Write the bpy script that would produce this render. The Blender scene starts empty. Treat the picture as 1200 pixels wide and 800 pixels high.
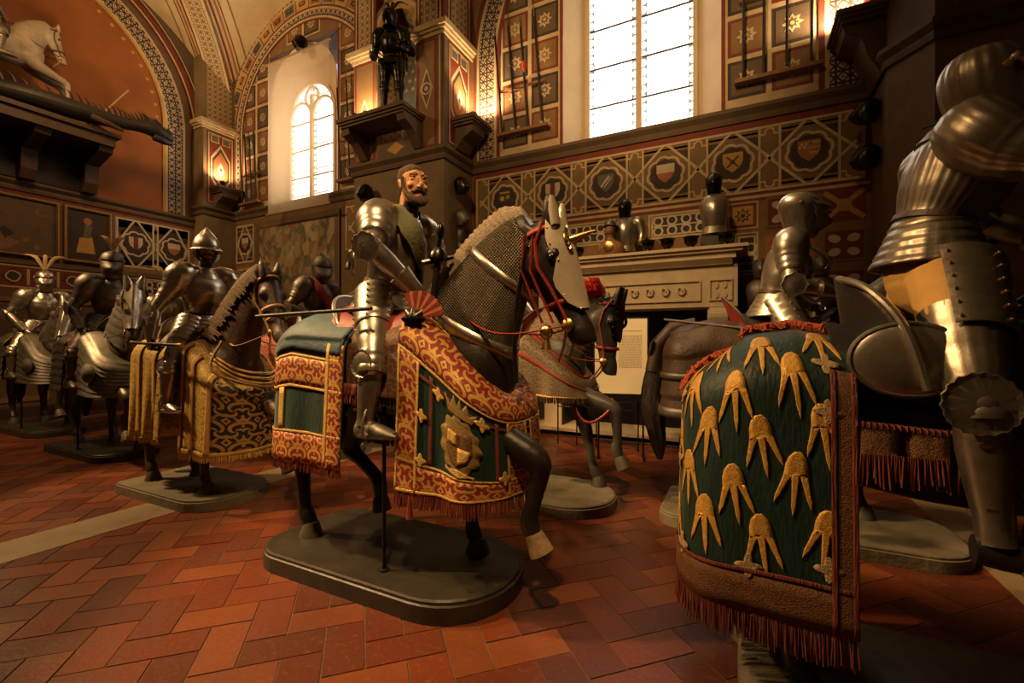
import bpy, bmesh, math, random
from mathutils import Vector as V, Matrix, noise as mnoise
R = random.Random(7)
C = bpy.context.scene.collection
SC = bpy.context.scene
PI = math.pi
rad = math.radians
def sin(a): return math.sin(a)
def cos(a): return math.cos(a)

# ------------------------------------------------------------------ camera, world, light, exposure
cam_d = bpy.data.cameras.new('camera'); cam = bpy.data.objects.new('camera', cam_d); C.objects.link(cam)
cam.location = (0, 0, 1.42); cam.rotation_euler = (PI/2, 0, rad(26.9))
cam_d.sensor_width = 36; cam_d.lens = 16.0; cam_d.clip_start = 0.02; cam_d.clip_end = 100
SC.camera = cam
SC.view_settings.view_transform = 'Standard'; SC.view_settings.look = 'None'
SC.view_settings.exposure = 0.2; SC.view_settings.gamma = 1.0
SC.view_settings.use_curve_mapping = False
SC.cycles.use_denoising = True
SC.cycles.max_bounces = 6; SC.cycles.diffuse_bounces = 3; SC.cycles.glossy_bounces = 3
SC.cycles.transmission_bounces = 4; SC.cycles.transparent_max_bounces = 6
SC.cycles.sample_clamp_indirect = 3.0; SC.cycles.caustics_reflective = False
W = bpy.data.worlds.new('world'); SC.world = W; W.use_nodes = True
W.node_tree.nodes['Background'].inputs[0].default_value = (0.55, 0.7, 1.0, 1)
W.node_tree.nodes['Background'].inputs[1].default_value = 0.6

GLASS_RIGHT = 4.5       # radiance of the daylit panes
GLASS_FAR = 4.0
WARM = (1.0, 0.54, 0.20)
WARM2 = (1.0, 0.61, 0.26)
def spot(loc, to, energy, color=WARM, angle=50, blend=0.5, size=0.25):
    d = bpy.data.lights.new('spot', 'SPOT'); d.energy = energy; d.color = color
    d.spot_size = rad(angle); d.spot_blend = blend; d.shadow_soft_size = size
    o = bpy.data.objects.new('display_and_fill_spot', d); C.objects.link(o)  # name shared by the display spots and the added fill
    o.location = loc; o.rotation_euler = (V(to)-V(loc)).to_track_quat('-Z', 'Y').to_euler()
    return o
# spots high in the hall: on the riders, plus added fill where noted
spot((-5.6, 0.2, 5.6), (-1.9, 2.3, 1.3), 1500, WARM2, 42, .4, .12)      # on the bare headed rider
spot((-8.6, 0.4, 5.6), (-4.6, 2.5, 1.0), 1500, WARM2, 40, .4, .12)      # on the burgonet rider
spot((-9.5, 0.2, 6.0), (-8.0, 2.9, 1.0), 520, WARM2, 60, .5)
spot((-2.6, 0.1, 5.6), (0.1, 2.2, 1.1), 300, WARM2, 30, .5)        # on the green claw caparison
spot((-2.2, 3.0, 6.5), (0.45, 4.05, 2.1), 850, WARM2, 24, .5)
spot((-4.8, 2.2, 7.0), (-2.4, 4.2, 1.6), 420, WARM2, 44, .6)
spot((-7.2, 2.0, 7.0), (-5.0, 4.2, 1.7), 380, WARM2, 40, .6)
spot((-0.4, -0.2, 5.4), (-1.7, 2.2, 1.5), 640, WARM2, 40, .5, .12)     # second spot on the same rider, from the front
spot((-7.0, -0.2, 5.6), (-9.6, 3.0, 1.3), 420, WARM2, 34, .5)  # extra spot put in to brighten the farthest left horse
spot((-3.4, 1.6, 6.8), (-1.2, 6.4, 1.7), 620, WARM2, 34, .6, .2)  # fill added to lift the fireplace and the panel before it
spot((0.6, 0.8, 6.0), (-1.33, 5.5, 1.25), 1100, WARM2, 14, .5, .1)     # fill spot added to brighten the printed panel
spot((-1.5, 0.1, 5.8), (-1.5, 7.4, 6.4), 900, WARM2, 44, .7, .3)  # unseen spot added to light the right window's splayed reveal
spot((-8.6, 0.2, 6.4), (-8.9, 6.9, 6.2), 420, WARM2, 26, .7, .3)  # same kind of added light, on the hanging banner
spot((-8.8, 3.2, 5.4), (-10.6, 5.2, 9.3), 420, WARM2, 80, .8, .3)  # invented uplight that brightens the vault cells by the far corner
# unseen fill spots added on the near side to brighten the walls
spot((-1.6, -0.2, 6.6), (-2.6, 7.2, 3.9), 560, WARM2, 64, .9, .4)
spot((-8.6, -0.2, 7.2), (-9.0, 7.2, 5.4), 800, WARM2, 84, .8, .4)
spot((-7.6, 3.0, 7.4), (-12.0, 3.2, 4.6), 260, WARM, 84, .8, .4)

# ------------------------------------------------------------------ mesh builder
class MB:
    def __init__(s): s.v=[]; s.f=[]; s.m=[]; s.uv=[]; s.cur=0
    def add(s, vs, fs, uvs=None):
        o=len(s.v); s.v+= [tuple(p) for p in vs]; s.uv += uvs if uvs else [(0,0)]*len(vs)
        s.f += [tuple(o+i for i in f) for f in fs]; s.m += [s.cur]*len(fs); return s
    def loft(s, st, segs=14, cap=True, a0=0, a1=2*PI, mod=None, closed=True):
        """st: (centre, half axis a, half axis b); mod(i,theta)->radius factor"""
        full = abs(a1-a0-2*PI) < 1e-6
        n = segs if full else segs+1
        vs=[]; uvs=[]
        for i,(c,a,b) in enumerate(st):
            for j in range(n):
                t=a0+(a1-a0)*j/segs
                k=mod(i,t) if mod else 1
                vs.append(c+(a*cos(t)+b*sin(t))*k); uvs.append((j/segs, i/(max(1,len(st)-1))))
        fs=[]
        for i in range(len(st)-1):
            for j in range(n if full else n-1):
                k=(j+1)%n
                fs.append((i*n+j, i*n+k, (i+1)*n+k, (i+1)*n+j))
        if cap and full:
            fs.append(tuple(range(n-1,-1,-1))); fs.append(tuple((len(st)-1)*n+j for j in range(n)))
        return s.add(vs,fs,uvs)
    def tube(s, pts, rads, segs=10, cap=True, flat=1.0, mod=None, up=None):
        pts=[V(p) for p in pts]
        if not hasattr(rads,'__len__'): rads=[rads]*len(pts)
        st=[]; prev=None
        for i,p in enumerate(pts):
            t=(pts[min(i+1,len(pts)-1)]-pts[max(i-1,0)])
            if t.length<1e-9: t=V((0,0,1))
            t.normalize()
            if prev is None:
                ref=V(up) if up else (V((0,0,1)) if abs(t.z)<.9 else V((1,0,0)))
                a=t.cross(ref).normalized()
            else:
                a=(prev-t*prev.dot(t))
                if a.length<1e-6: a=t.orthogonal()
                a.normalize()
            prev=a; b=t.cross(a)
            st.append((p,a*rads[i],b*rads[i]*flat))
        return s.loft(st,segs,cap,mod=mod)
    def ball(s, c, r, segs=14, rings=9, M=None):
        c=V(c); r=V(r) if hasattr(r,'__len__') else V((r,r,r))
        M=M or Matrix.Identity(3)
        ax,ay,az=M@V((r.x,0,0)),M@V((0,r.y,0)),M@V((0,0,r.z))
        st=[]
        for i in range(rings):
            p=-PI/2+PI*(i+.02)/(rings-1+.04)
            st.append((c+az*sin(p),ax*max(cos(p),.02),ay*max(cos(p),.02)))
        return s.loft(st,segs)
    def box(s, lo, hi, M=None, o=None):
        x0,y0,z0=lo; x1,y1,z1=hi
        vs=[V(p) for p in ((x0,y0,z0),(x1,y0,z0),(x1,y1,z0),(x0,y1,z0),(x0,y0,z1),(x1,y0,z1),(x1,y1,z1),(x0,y1,z1))]
        if M: vs=[M@p for p in vs]
        if o: vs=[p+V(o) for p in vs]
        return s.add(vs,[(0,3,2,1),(4,5,6,7),(0,1,5,4),(1,2,6,5),(2,3,7,6),(3,0,4,7)])
    def prism(s, poly, o, ex, ey, depth, bev=0):
        """poly in the (ex,ey) plane at o, extruded by depth along ex x ey"""
        o,ex,ey=V(o),V(ex),V(ey); n=ex.cross(ey).normalized(); k=len(poly)
        A=[o+ex*x+ey*y for x,y in poly]; vs=A+[p+n*depth for p in A]
        fs=[tuple(range(k-1,-1,-1)),tuple(range(k,2*k))]+[(i,(i+1)%k,k+(i+1)%k,k+i) for i in range(k)]
        return s.add(vs,fs)
    def lathe(s, prof, o, ax=(0,0,1), segs=24, mod=None, sx=1.0, ref=None, cap=True):
        o=V(o); ax=V(ax).normalized(); a=(V(ref)-ax*V(ref).dot(ax)).normalized() if ref else ax.orthogonal().normalized(); b=ax.cross(a)
        return s.loft([(o+ax*z,a*max(r,1e-4)*sx,b*max(r,1e-4)) for r,z in prof],segs,cap,mod=mod)
    def shell(s, st, a0, a1, th=.006, segs=14, mod=None):
        """open curved plate with thickness, st as for loft"""
        n=segs+1; k=len(st); A0,A1=a0,a1
        vs=[]; 
        for lay in (0,1):
            for i,(c,a,b) in enumerate(st):
                a0,a1=(A0(i),A1(i)) if callable(A0) else (A0,A1)
                for j in range(n):
                    t=a0+(a1-a0)*j/segs; d=a*cos(t)+b*sin(t); q=mod(i,t) if mod else 1
                    vs.append(c+d*q-(d.normalized()*th if lay else d*0))
        fs=[]; L=k*n
        for i in range(k-1):
            for j in range(n-1):
                q=(i*n+j,i*n+j+1,(i+1)*n+j+1,(i+1)*n+j); fs.append(q); fs.append(tuple(L+x for x in reversed(q)))
        for j in range(n-1):
            fs.append((j+1,j,L+j,L+j+1)); e=(k-1)*n; fs.append((e+j,e+j+1,L+e+j+1,L+e+j))
        for i in range(k-1):
            fs.append((i*n,(i+1)*n,L+(i+1)*n,L+i*n)); e=n-1; fs.append(((i+1)*n+e,i*n+e,L+i*n+e,L+(i+1)*n+e))
        return s.add(vs,fs)
    def mesh(s, name, mats, smooth=True, shift=None):
        me=bpy.data.meshes.new(name)
        vs=s.v if not shift else [(p[0]+shift[0],p[1]+shift[1],p[2]+shift[2]) for p in s.v]
        me.from_pydata(vs,[],s.f)
        if not isinstance(mats,(list,tuple)): mats=[mats]
        for m in mats: me.materials.append(m)
        if len(mats)>1: me.polygons.foreach_set('material_index',s.m)
        uvl=me.uv_layers.new(name='uv')
        idx=[0]*len(me.loops); me.loops.foreach_get('vertex_index',idx)
        flat=[]
        for i in idx: flat+=s.uv[i]
        uvl.data.foreach_set('uv',flat)
        if smooth:
            me.polygons.foreach_set('use_smooth',[True]*len(me.polygons))
            try: me.set_sharp_from_angle(angle=rad(smooth if smooth is not True else 40))
            except Exception: pass
        me.update(); return me
    def build(s, name, mats, parent=None, smooth=True, shift=None, label=None):
        o=bpy.data.objects.new(name, s.mesh(name,mats,smooth,shift)); C.objects.link(o)
        if parent: o.parent=parent
        if label: o['label']=label
        return o
    def remesh(s, name, mat, parent=None, voxel=.02, smooth=4, shift=None):
        o=s.build(name,mat,None,True,shift)
        m=o.modifiers.new('r','REMESH'); m.mode='VOXEL'; m.voxel_size=voxel; m.use_smooth_shade=True
        m=o.modifiers.new('s','SMOOTH'); m.iterations=smooth; m.factor=.5
        dg=bpy.context.evaluated_depsgraph_get(); dg.update()
        me=bpy.data.meshes.new_from_object(o.evaluated_get(dg)); o.modifiers.clear()
        old=o.data; o.data=me; bpy.data.meshes.remove(old); me.name=name
        me.polygons.foreach_set('use_smooth',[True]*len(me.polygons))
        if not me.materials: me.materials.append(mat)
        if parent: o.parent=parent
        return o

def thing(name,label,cat,loc=(0,0,0),rz=0,group=None,scale=1):
    o=bpy.data.objects.new(name,None); C.objects.link(o); o.location=loc; o.rotation_euler=(0,0,rz); o.scale=(scale,)*3
    o.empty_display_size=.1
    o['label']=label; o['category']=cat
    if group: o['group']=group
    return o
def tag(o,label,cat,group=None,kind=None):
    o['label']=label; o['category']=cat
    if group: o['group']=group
    if kind: o['kind']=kind
    return o
def struct(o): o['kind']='structure'; return o

def lerp(a,b,t): return a+(b-a)*t
def dens(pts,n):
    """catmull-rom through equal tuples"""
    out=[]; k=len(pts)
    for i in range(n):
        f=i*(k-1)/(n-1); j=min(int(f),k-2); t=f-j
        p0,p1,p2,p3=pts[max(j-1,0)],pts[j],pts[j+1],pts[min(j+2,k-1)]
        out.append(tuple(.5*((2*b)+(c-a)*t+(2*a-5*b+4*c-d)*t*t+(3*b-a-3*c+d)*t**3) for a,b,c,d in zip(p0,p1,p2,p3)))
    return out
def interp(tab,x):
    if x<=tab[0][0]: return tab[0][1]
    for (a,b),(c,d) in zip(tab,tab[1:]):
        if x<=c: return b+(d-b)*(x-a)/(c-a)
    return tab[-1][1]

# ------------------------------------------------------------------ materials
class NG:
    def __init__(s,name):
        s.mat=bpy.data.materials.new(name); s.mat.use_nodes=True; s.t=s.mat.node_tree; s.n=s.t.nodes
        s.b=s.n['Principled BSDF']; s.out=s.n['Material Output']; s._tc=None
    def new(s,t,**k):
        n=s.n.new(t)
        for a,b in k.items(): setattr(n,a,b)
        return n
    def link(s,a,b): s.t.links.new(a,b)
    def put(s,sock,v):
        if hasattr(v,'is_output'): s.link(v,sock)
        else:
            if isinstance(v,(tuple,list)) and len(v)==3 and sock.type=='RGBA': v=(*v,1)
            sock.default_value=v
    def m(s,op,a,b=None,c=None):
        n=s.new('ShaderNodeMath',operation=op); s.put(n.inputs[0],a)
        if b is not None: s.put(n.inputs[1],b)
        if c is not None: s.put(n.inputs[2],c)
        return n.outputs[0]
    def tc(s):
        if not s._tc: s._tc=s.new('ShaderNodeTexCoord')
        return s._tc
    def uv(s):
        n=s.new('ShaderNodeSeparateXYZ'); s.link(s.tc().outputs['UV'],n.inputs[0]); return n.outputs[0],n.outputs[1]
    def obj(s):
        n=s.new('ShaderNodeSeparateXYZ'); s.link(s.tc().outputs['Object'],n.inputs[0]); return n.outputs
    def noise(s,scale,detail=4,vec=None,rough=.5):
        n=s.new('ShaderNodeTexNoise'); n.inputs['Scale'].default_value=scale; n.inputs['Detail'].default_value=detail
        n.inputs['Roughness'].default_value=rough
        s.link(vec or s.tc().outputs['Object'],n.inputs['Vector']); return n.outputs['Fac']
    def mix(s,f,a,b):
        n=s.new('ShaderNodeMix',data_type='RGBA'); s.put(n.inputs['Factor'],f); s.put(n.inputs['A'],a) if False else None
        s.put(n.inputs[6],a); s.put(n.inputs[7],b); return n.outputs[2]
    def ramp(s,f,lo,hi):
        n=s.new('ShaderNodeMapRange'); s.put(n.inputs[0],f); n.inputs[1].default_value=lo; n.inputs[2].default_value=hi; return n.outputs[0]
    def gt(s,a,b): return s.m('GREATER_THAN',a,b)
    def fin(s,col,rough=.6,metal=0,bump=None,bs=.3,bd=.02,spec=.5):
        s.put(s.b.inputs['Base Color'],col); s.put(s.b.inputs['Roughness'],rough); s.put(s.b.inputs['Metallic'],metal)
        s.b.inputs['Specular IOR Level'].default_value=spec
        if bump is not None:
            n=s.new('ShaderNodeBump'); n.inputs['Strength'].default_value=bs; n.inputs['Distance'].default_value=bd
            s.link(bump,n.inputs['Height']); s.link(n.outputs[0],s.b.inputs['Normal'])
        return s.mat
def pm(name,c1,c2=None,scale=6,rough=.6,metal=0,bump=0,bscale=None,spec=.5,rvar=0,stretch=None):
    g=NG(name); vec=None
    if stretch:
        mp=g.new('ShaderNodeMapping'); mp.inputs['Scale'].default_value=stretch; g.link(g.tc().outputs['Object'],mp.inputs[0]); vec=mp.outputs[0]
    c2=c2 or tuple(x*.65 for x in c1)
    f=g.ramp(g.noise(scale,5,vec,.6),.3,.7)
    col=g.mix(f,c1,c2)
    r=rough if not rvar else g.m('MULTIPLY_ADD',g.noise(scale*2.3,4,vec),rvar*2,rough-rvar)
    return g.fin(col,r,metal,g.noise(bscale or scale*4,4,vec) if bump else None,bump,.02,spec)

M={}
M['steel']=pm('steel',(0.52, 0.47, 0.39),(0.36, 0.32, 0.26),7,0.33,.9,.08,22,rvar=.10)
M['steel_brown']=pm('steel_brown',(.36,.31,.24),(.22,.185,.14),7,.38,.9,.08,22,rvar=.10)
M['steel_bright']=pm('steel_bright',(0.66, 0.6, 0.5),(0.5, 0.45, 0.37),8,0.31,.9,.06,20,rvar=.10)
M['steel_dark']=pm('steel_dark',(0.24, 0.215, 0.18),(0.15, 0.13, 0.11),8,0.54,.9,.1,25,rvar=.08)
M['steel_black']=pm('steel_black',(.035,.032,.03),(.06,.055,.05),9,.3,1,.05,20)
M['chanfron_pale']=pm('chanfron_pale',(.62,.54,.40),(.50,.42,.30),8,.32,.35,.06,30)
M['brass']=pm('brass',(.75,.50,.18),(.5,.3,.1),20,.3,1)
M['gold_thread']=pm('gold_thread',(.75,.50,.14),(.52,.31,.07),90,.5,.35,.5,160)
M['leather']=pm('leather',(.075,.04,.022),(.045,.024,.014),12,.5,0,.2,60)
M['leather_black']=pm('leather_black',(.018,.014,.012),None,12,.45,0,.15,60)
M['leather_red']=pm('leather_red',(.33,.03,.02),(.2,.018,.012),15,.5,0,.2,70)
M['leather_tan']=pm('leather_tan',(.30,.15,.06),(.2,.09,.03),12,.55,0,.2,60)
M['buff']=pm('buff',(.62,.36,.10),(.48,.25,.06),6,.75,0,.15,50)
M['coat_black']=pm('coat_black',(.026,.018,.013),(.012,.009,.007),5,.40,0,.12,30,spec=.35)
M['coat_brown']=pm('coat_brown',(.05,.03,.018),(.024,.014,.008),5,.4,0,.15,30)
M['coat_grey']=pm('coat_grey',(.085,.078,.068),(.04,.036,.032),5,.42,0,.12,30)
M['coat_dapple']=pm('coat_dapple',(.085,.048,.026),(.036,.02,.011),9,.45,0,.2,40)
M['coat_white']=pm('coat_white',(.42,.36,.28),(.24,.19,.13),4,.5,0,.1,30)
M['hoof']=pm('hoof',(.10,.085,.06),(.05,.04,.03),14,.5,0,.15,50)
M['hoof_worn']=pm('hoof_worn',(.50,.33,.14),(.16,.10,.05),9,.6,0,.2,50)
M['hair_black']=pm('hair_black',(.014,.010,.008),(.03,.02,.014),40,.55,0,.6,90,stretch=(1,1,.15))
M['crest_wool']=pm('crest_wool',(.30,.235,.165),(.19,.14,.09),40,.75,0,.6,90)
M['hair_tan']=pm('hair_tan',(.22,.16,.10),(.12,.085,.05),40,.65,0,.6,90)
M['eye']=pm('eye',(.01,.008,.006),None,5,.08)
M['skin']=pm('skin',(.62,.31,.13),(.50,.22,.085),6,.45,0,.05,60)
M['hair_brown']=pm('hair_brown',(.11,.058,.024),(.06,.03,.013),60,.8,0,.7,120,stretch=(1,1,.3))
M['cloth_dark']=pm('cloth_dark',(.05,.035,.025),None,8,.85,0,.3,120)
M['sash_green']=pm('sash_green',(.17,.17,.075),(.11,.105,.04),10,.7,0,.3,60)
M['sash_red']=pm('sash_red',(.42,.03,.025),(.26,.018,.015),10,.6,0,.3,60)
M['velvet_blue']=pm('velvet_blue',(.055,.115,.135),(.026,.060,.075),9,.6,0,.2,50,stretch=(1,3,1))
M['velvet_green']=pm('velvet_green',(.008,.036,.026),(.003,.015,.013),7,.55,0,.25,40,stretch=(2,2,.5))
for k in ('velvet_green','velvet_blue'):
    b=M[k].node_tree.nodes['Principled BSDF']; b.inputs['Sheen Weight'].default_value=.35; b.inputs['Sheen Roughness'].default_value=.35; b.inputs['Sheen Tint'].default_value=(.75,.85,.8,1)
M['velvet_red']=pm('velvet_red',(.20,.035,.02),(.10,.018,.012),10,.75,0,.2,60)
M['fringe_red']=pm('fringe_red',(.24,.045,.018),(.10,.02,.01),50,.75,0,.6,150,stretch=(1,1,.08))
M['fringe_orange']=pm('fringe_orange',(.55,.10,.025),(.32,.05,.015),50,.75,0,.6,120,stretch=(1,1,.2))
M['plume_red']=pm('plume_red',(.75,.055,.02),(.5,.03,.012),40,.7,0,.6,100)
M['plume_cream']=pm('plume_cream',(.62,.45,.22),(.4,.26,.1),30,.75,0,.4,80)
M['wood_base']=pm('wood_base',(.040,.033,.021),(.023,.019,.012),5,.45,0,.12,25,rvar=.12)
M['stone_base']=pm('stone_base',(.20,.165,.105),(.11,.09,.055),6,.8,0,.3,30)
M['iron']=pm('iron',(.02,.018,.016),None,10,.45,.7)
def mail_mat(name,c):
    g=NG(name); x,y,z=g.obj()
    k=330.
    a=g.m('SINE',g.m('MULTIPLY',g.m('ADD',x,g.m('MULTIPLY',y,.8)),k)); b=g.m('SINE',g.m('MULTIPLY',z,k))
    h=g.m('MULTIPLY',a,b); f=g.ramp(h,-.6,.6)
    return g.fin(g.mix(f,tuple(v*.25 for v in c),c),.42,.85,h,.6,.01)
M['mail']=mail_mat('mail',(.135,.105,.070)); M['mail_dark']=mail_mat('mail_dark',(.10,.085,.065))
def arabesque(name,bg,fg,k,metal=.3,rough=.6,lobes=3,thr=.15):
    g=NG(name); u,v=g.uv()
    a=g.m('MULTIPLY',u,k); b=g.m('MULTIPLY',v,k)
    mx=g.m('ABSOLUTE',g.m('SUBTRACT',g.m('FRACT',a),.5)); my=g.m('SUBTRACT',g.m('FRACT',b),.5)
    nz=g.noise(6,2); mx=g.m('ADD',mx,g.m('MULTIPLY',g.m('SUBTRACT',nz,.5),.12))
    dx=g.m('SUBTRACT',mx,.24)
    r=g.m('SQRT',g.m('ADD',g.m('MULTIPLY',dx,dx),g.m('MULTIPLY',my,my))); an=g.m('ARCTAN2',my,dx)
    s=g.m('SINE',g.m('ADD',g.m('MULTIPLY',an,lobes),g.m('MULTIPLY',r,17)))
    s2=g.m('SINE',g.m('MULTIPLY',g.m('ADD',mx,g.m('MULTIPLY',my,my)),22))
    f=g.m('MAXIMUM',g.gt(s,thr+.15),g.m('MULTIPLY',g.gt(s2,.55),g.gt(r,.3)))
    wv=g.noise(140,2)
    col=g.mix(f,g.mix(wv,bg,tuple(x*.6 for x in bg)),g.mix(wv,fg,tuple(x*.55 for x in fg)))
    return g.fin(col,rough,g.m('MULTIPLY',f,metal),g.m('ADD',f,g.m('MULTIPLY',wv,.6)),.5,.008)
M['brocade_red']=arabesque('brocade_red',(.27,.02,.014),(.72,.40,.09),7)
M['brocade_black']=arabesque('brocade_black',(.020,.016,.015),(.62,.36,.10),4.0)
M['brocade_gold']=arabesque('brocade_gold',(.80,.55,.13),(.58,.35,.07),7,.2)
M['brocade_crimson']=arabesque('brocade_crimson',(.40,.03,.03),(.55,.30,.16),6,.1,.7)
M['tooled']=arabesque('tooled',(.13,.085,.045),(.26,.18,.10),8,.1,.6)
M['embroidery']=arabesque('embroidery',(.30,.20,.055),(.62,.43,.15),26,.3)
M['damask_brown']=arabesque('damask_brown',(.15,.055,.03),(.24,.13,.075),5,.1,.7)
# ================================================================== THE ROOM
XE,XR,YN,YL=-12.0,8.0,-0.42,7.2        # end wall, far right, near wall, long wall
BAYS=[(-11.6,-6.53,-9.07),(-4.48,1.46,-1.5)]
def flat(name,c,c2=None,scale=5,rough=.75,bump=.08): return pm(name,c,c2 or tuple(x*.72 for x in c),scale,rough,0,bump,30)
DM=dict(ground=flat('wall_ochre',(.235,.135,.065)), cream=flat('painted_cream',(.64,.48,.27)), red=flat('painted_red',(.215,.040,.020)),
 dark=flat('painted_dark',(.055,.034,.026)), olive=flat('painted_olive',(.22,.155,.06)), gold=flat('painted_gold',(.60,.33,.07)),
 white=flat('painted_white',(.68,.56,.41)), grey=flat('painted_grey',(.14,.135,.12)), terra=flat('painted_terracotta',(.44,.16,.065)),
 brown=flat('painted_brown',(.275,.15,.058)), stone=flat('pier_stone',(.24,.165,.09),(.17,.115,.06),3,.85,.15),
 orange=flat('lunette_orange',(.36,.12,.028),(.25,.075,.018),1.3), plaster=flat('reveal_plaster',(.68,.55,.40),(.58,.46,.32),2),
 vault=flat('vault_cream',(.66,.52,.31),(.54,.40,.22),2), moulding=flat('moulding',(.15,.095,.055)))
def mosaic(name,a,b,c,k):
    g=NG(name); u,v=g.uv(); p=g.m('FRACT',g.m('MULTIPLY',u,k)); q=g.m('FRACT',g.m('MULTIPLY',v,k))
    d=g.m('ADD',g.m('ABSOLUTE',g.m('SUBTRACT',p,.5)),g.m('ABSOLUTE',g.m('SUBTRACT',q,.5)))
    e=g.m('MAXIMUM',g.m('ABSOLUTE',g.m('SUBTRACT',p,.5)),g.m('ABSOLUTE',g.m('SUBTRACT',q,.5)))
    f=g.m('ABSOLUTE',g.m('SUBTRACT',d,.42)); ring=g.m('LESS_THAN',f,.10)
    col=g.mix(g.gt(e,.40),a,b); col=g.mix(ring,col,b); col=g.mix(g.m('LESS_THAN',e,.10),col,c)
    return g.fin(col,.75)
DM['mosaic']=mosaic('mosaic_band',(.58,.45,.29),(.05,.035,.03),(.30,.06,.03),6.5)
DM['mosaic2']=mosaic('mosaic_dark',(.10,.06,.035),(.50,.36,.2),(.42,.2,.06),8)
DM['mosaic3']=mosaic('mosaic_check',(.05,.035,.03),(.62,.48,.28),(.55,.3,.06),5)
DN=list(DM); DL=[DM[k] for k in DN]
class Deco(MB):
    def __init__(s,o,ex,ey): super().__init__(); s.o,s.ex,s.ey=V(o),V(ex),V(ey); s.n=s.ex.cross(s.ey)
    def c(s,mat): s.cur=DN.index(mat); return s
    def poly(s,pts,mat,h=.006,b=0): s.c(mat); return s.prism(pts,s.o+s.n*b,s.ex,s.ey,h)
    def rect(s,x0,y0,x1,y1,mat,h=.006,b=0): return s.poly([(x0,y0),(x1,y0),(x1,y1),(x0,y1)],mat,h,b)
    def uvrect(s,x0,y0,x1,y1,mat,h=.006):
        s.c(mat); P=lambda x,y:s.o+s.ex*x+s.ey*y+s.n*h
        return s.add([P(x0,y0),P(x1,y0),P(x1,y1),P(x0,y1)],[(0,1,2,3)],[(x0,y0),(x1,y0),(x1,y1),(x0,y1)])
    def frame(s,x0,y0,x1,y1,w,mat,h=.01):
        s.rect(x0,y0,x1,y0+w,mat,h); s.rect(x0,y1-w,x1,y1,mat,h); s.rect(x0,y0+w,x0+w,y1-w,mat,h); s.rect(x1-w,y0+w,x1,y1-w,mat,h)
    def path(s,pts,w,mat,h=.012,closed=False):
        s.c(mat); k=len(pts); L=[];Rr=[]
        for i,p in enumerate(pts):
            a=pts[i-1] if (i or closed) else p; b=pts[(i+1)%k] if (i<k-1 or closed) else p
            dx,dy=b[0]-a[0],b[1]-a[1]; l=math.hypot(dx,dy) or 1
            L.append((p[0]-dy/l*w/2,p[1]+dx/l*w/2)); Rr.append((p[0]+dy/l*w/2,p[1]-dx/l*w/2))
        P=lambda q,hh:s.o+s.ex*q[0]+s.ey*q[1]+s.n*hh
        vs=[P(q,h) for q in L]+[P(q,h) for q in Rr]+[P(q,0) for q in L]+[P(q,0) for q in Rr]
        fs=[]
        for i in range(k if closed else k-1):
            j=(i+1)%k
            fs+=[(k+i,k+j,j,i),(i,j,2*k+j,2*k+i),(k+j,k+i,3*k+i,3*k+j)]
        return s.add(vs,fs)
    def arc(s,cx,cy,r0,r1,a0,a1,mat,h=.008,seg=40):
        s.c(mat); vs=[];uv=[]
        for i in range(seg+1):
            a=a0+(a1-a0)*i/seg
            for r in (r0,r1):
                vs.append(s.o+s.ex*(cx+r*cos(a))+s.ey*(cy+r*sin(a))+s.n*h); uv.append((a*(r0+r1)/2,r))
        return s.add(vs,[(2*i,2*i+1,2*i+3,2*i+2) for i in range(seg)],uv)
    def disc(s,cx,cy,r,mat,h=.008,seg=14,ph=0): return s.poly([(cx+r*cos(ph+2*PI*i/seg),cy+r*sin(ph+2*PI*i/seg)) for i in range(seg)],mat,h)
    def star(s,cx,cy,r,mat,h=.012,n=8,q=.55): return s.poly([(cx+r*(1 if i%2==0 else q)*cos(PI*i/n),cy+r*(1 if i%2==0 else q)*sin(PI*i/n)) for i in range(2*n)],mat,h)
    def lobed(s,cx,cy,r,w,mat,h=.012,n=8):
        return s.path([(cx+r*(1+.13*abs(cos(n/2*t)))*cos(t+.2),cy+r*(1+.13*abs(cos(n/2*t)))*sin(t+.2)) for t in [2*PI*i/64 for i in range(64)]],w,mat,h,True)
    def done(s,name,parent=None,**k): return s.build(name,DL,parent,smooth=False,**k)

def wallbox(name,boxes,mat,smooth=False):
    mb=MB()
    for lo,hi in boxes: mb.box(lo,hi)
    return struct(mb.build(name,mat,None,smooth))
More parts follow.
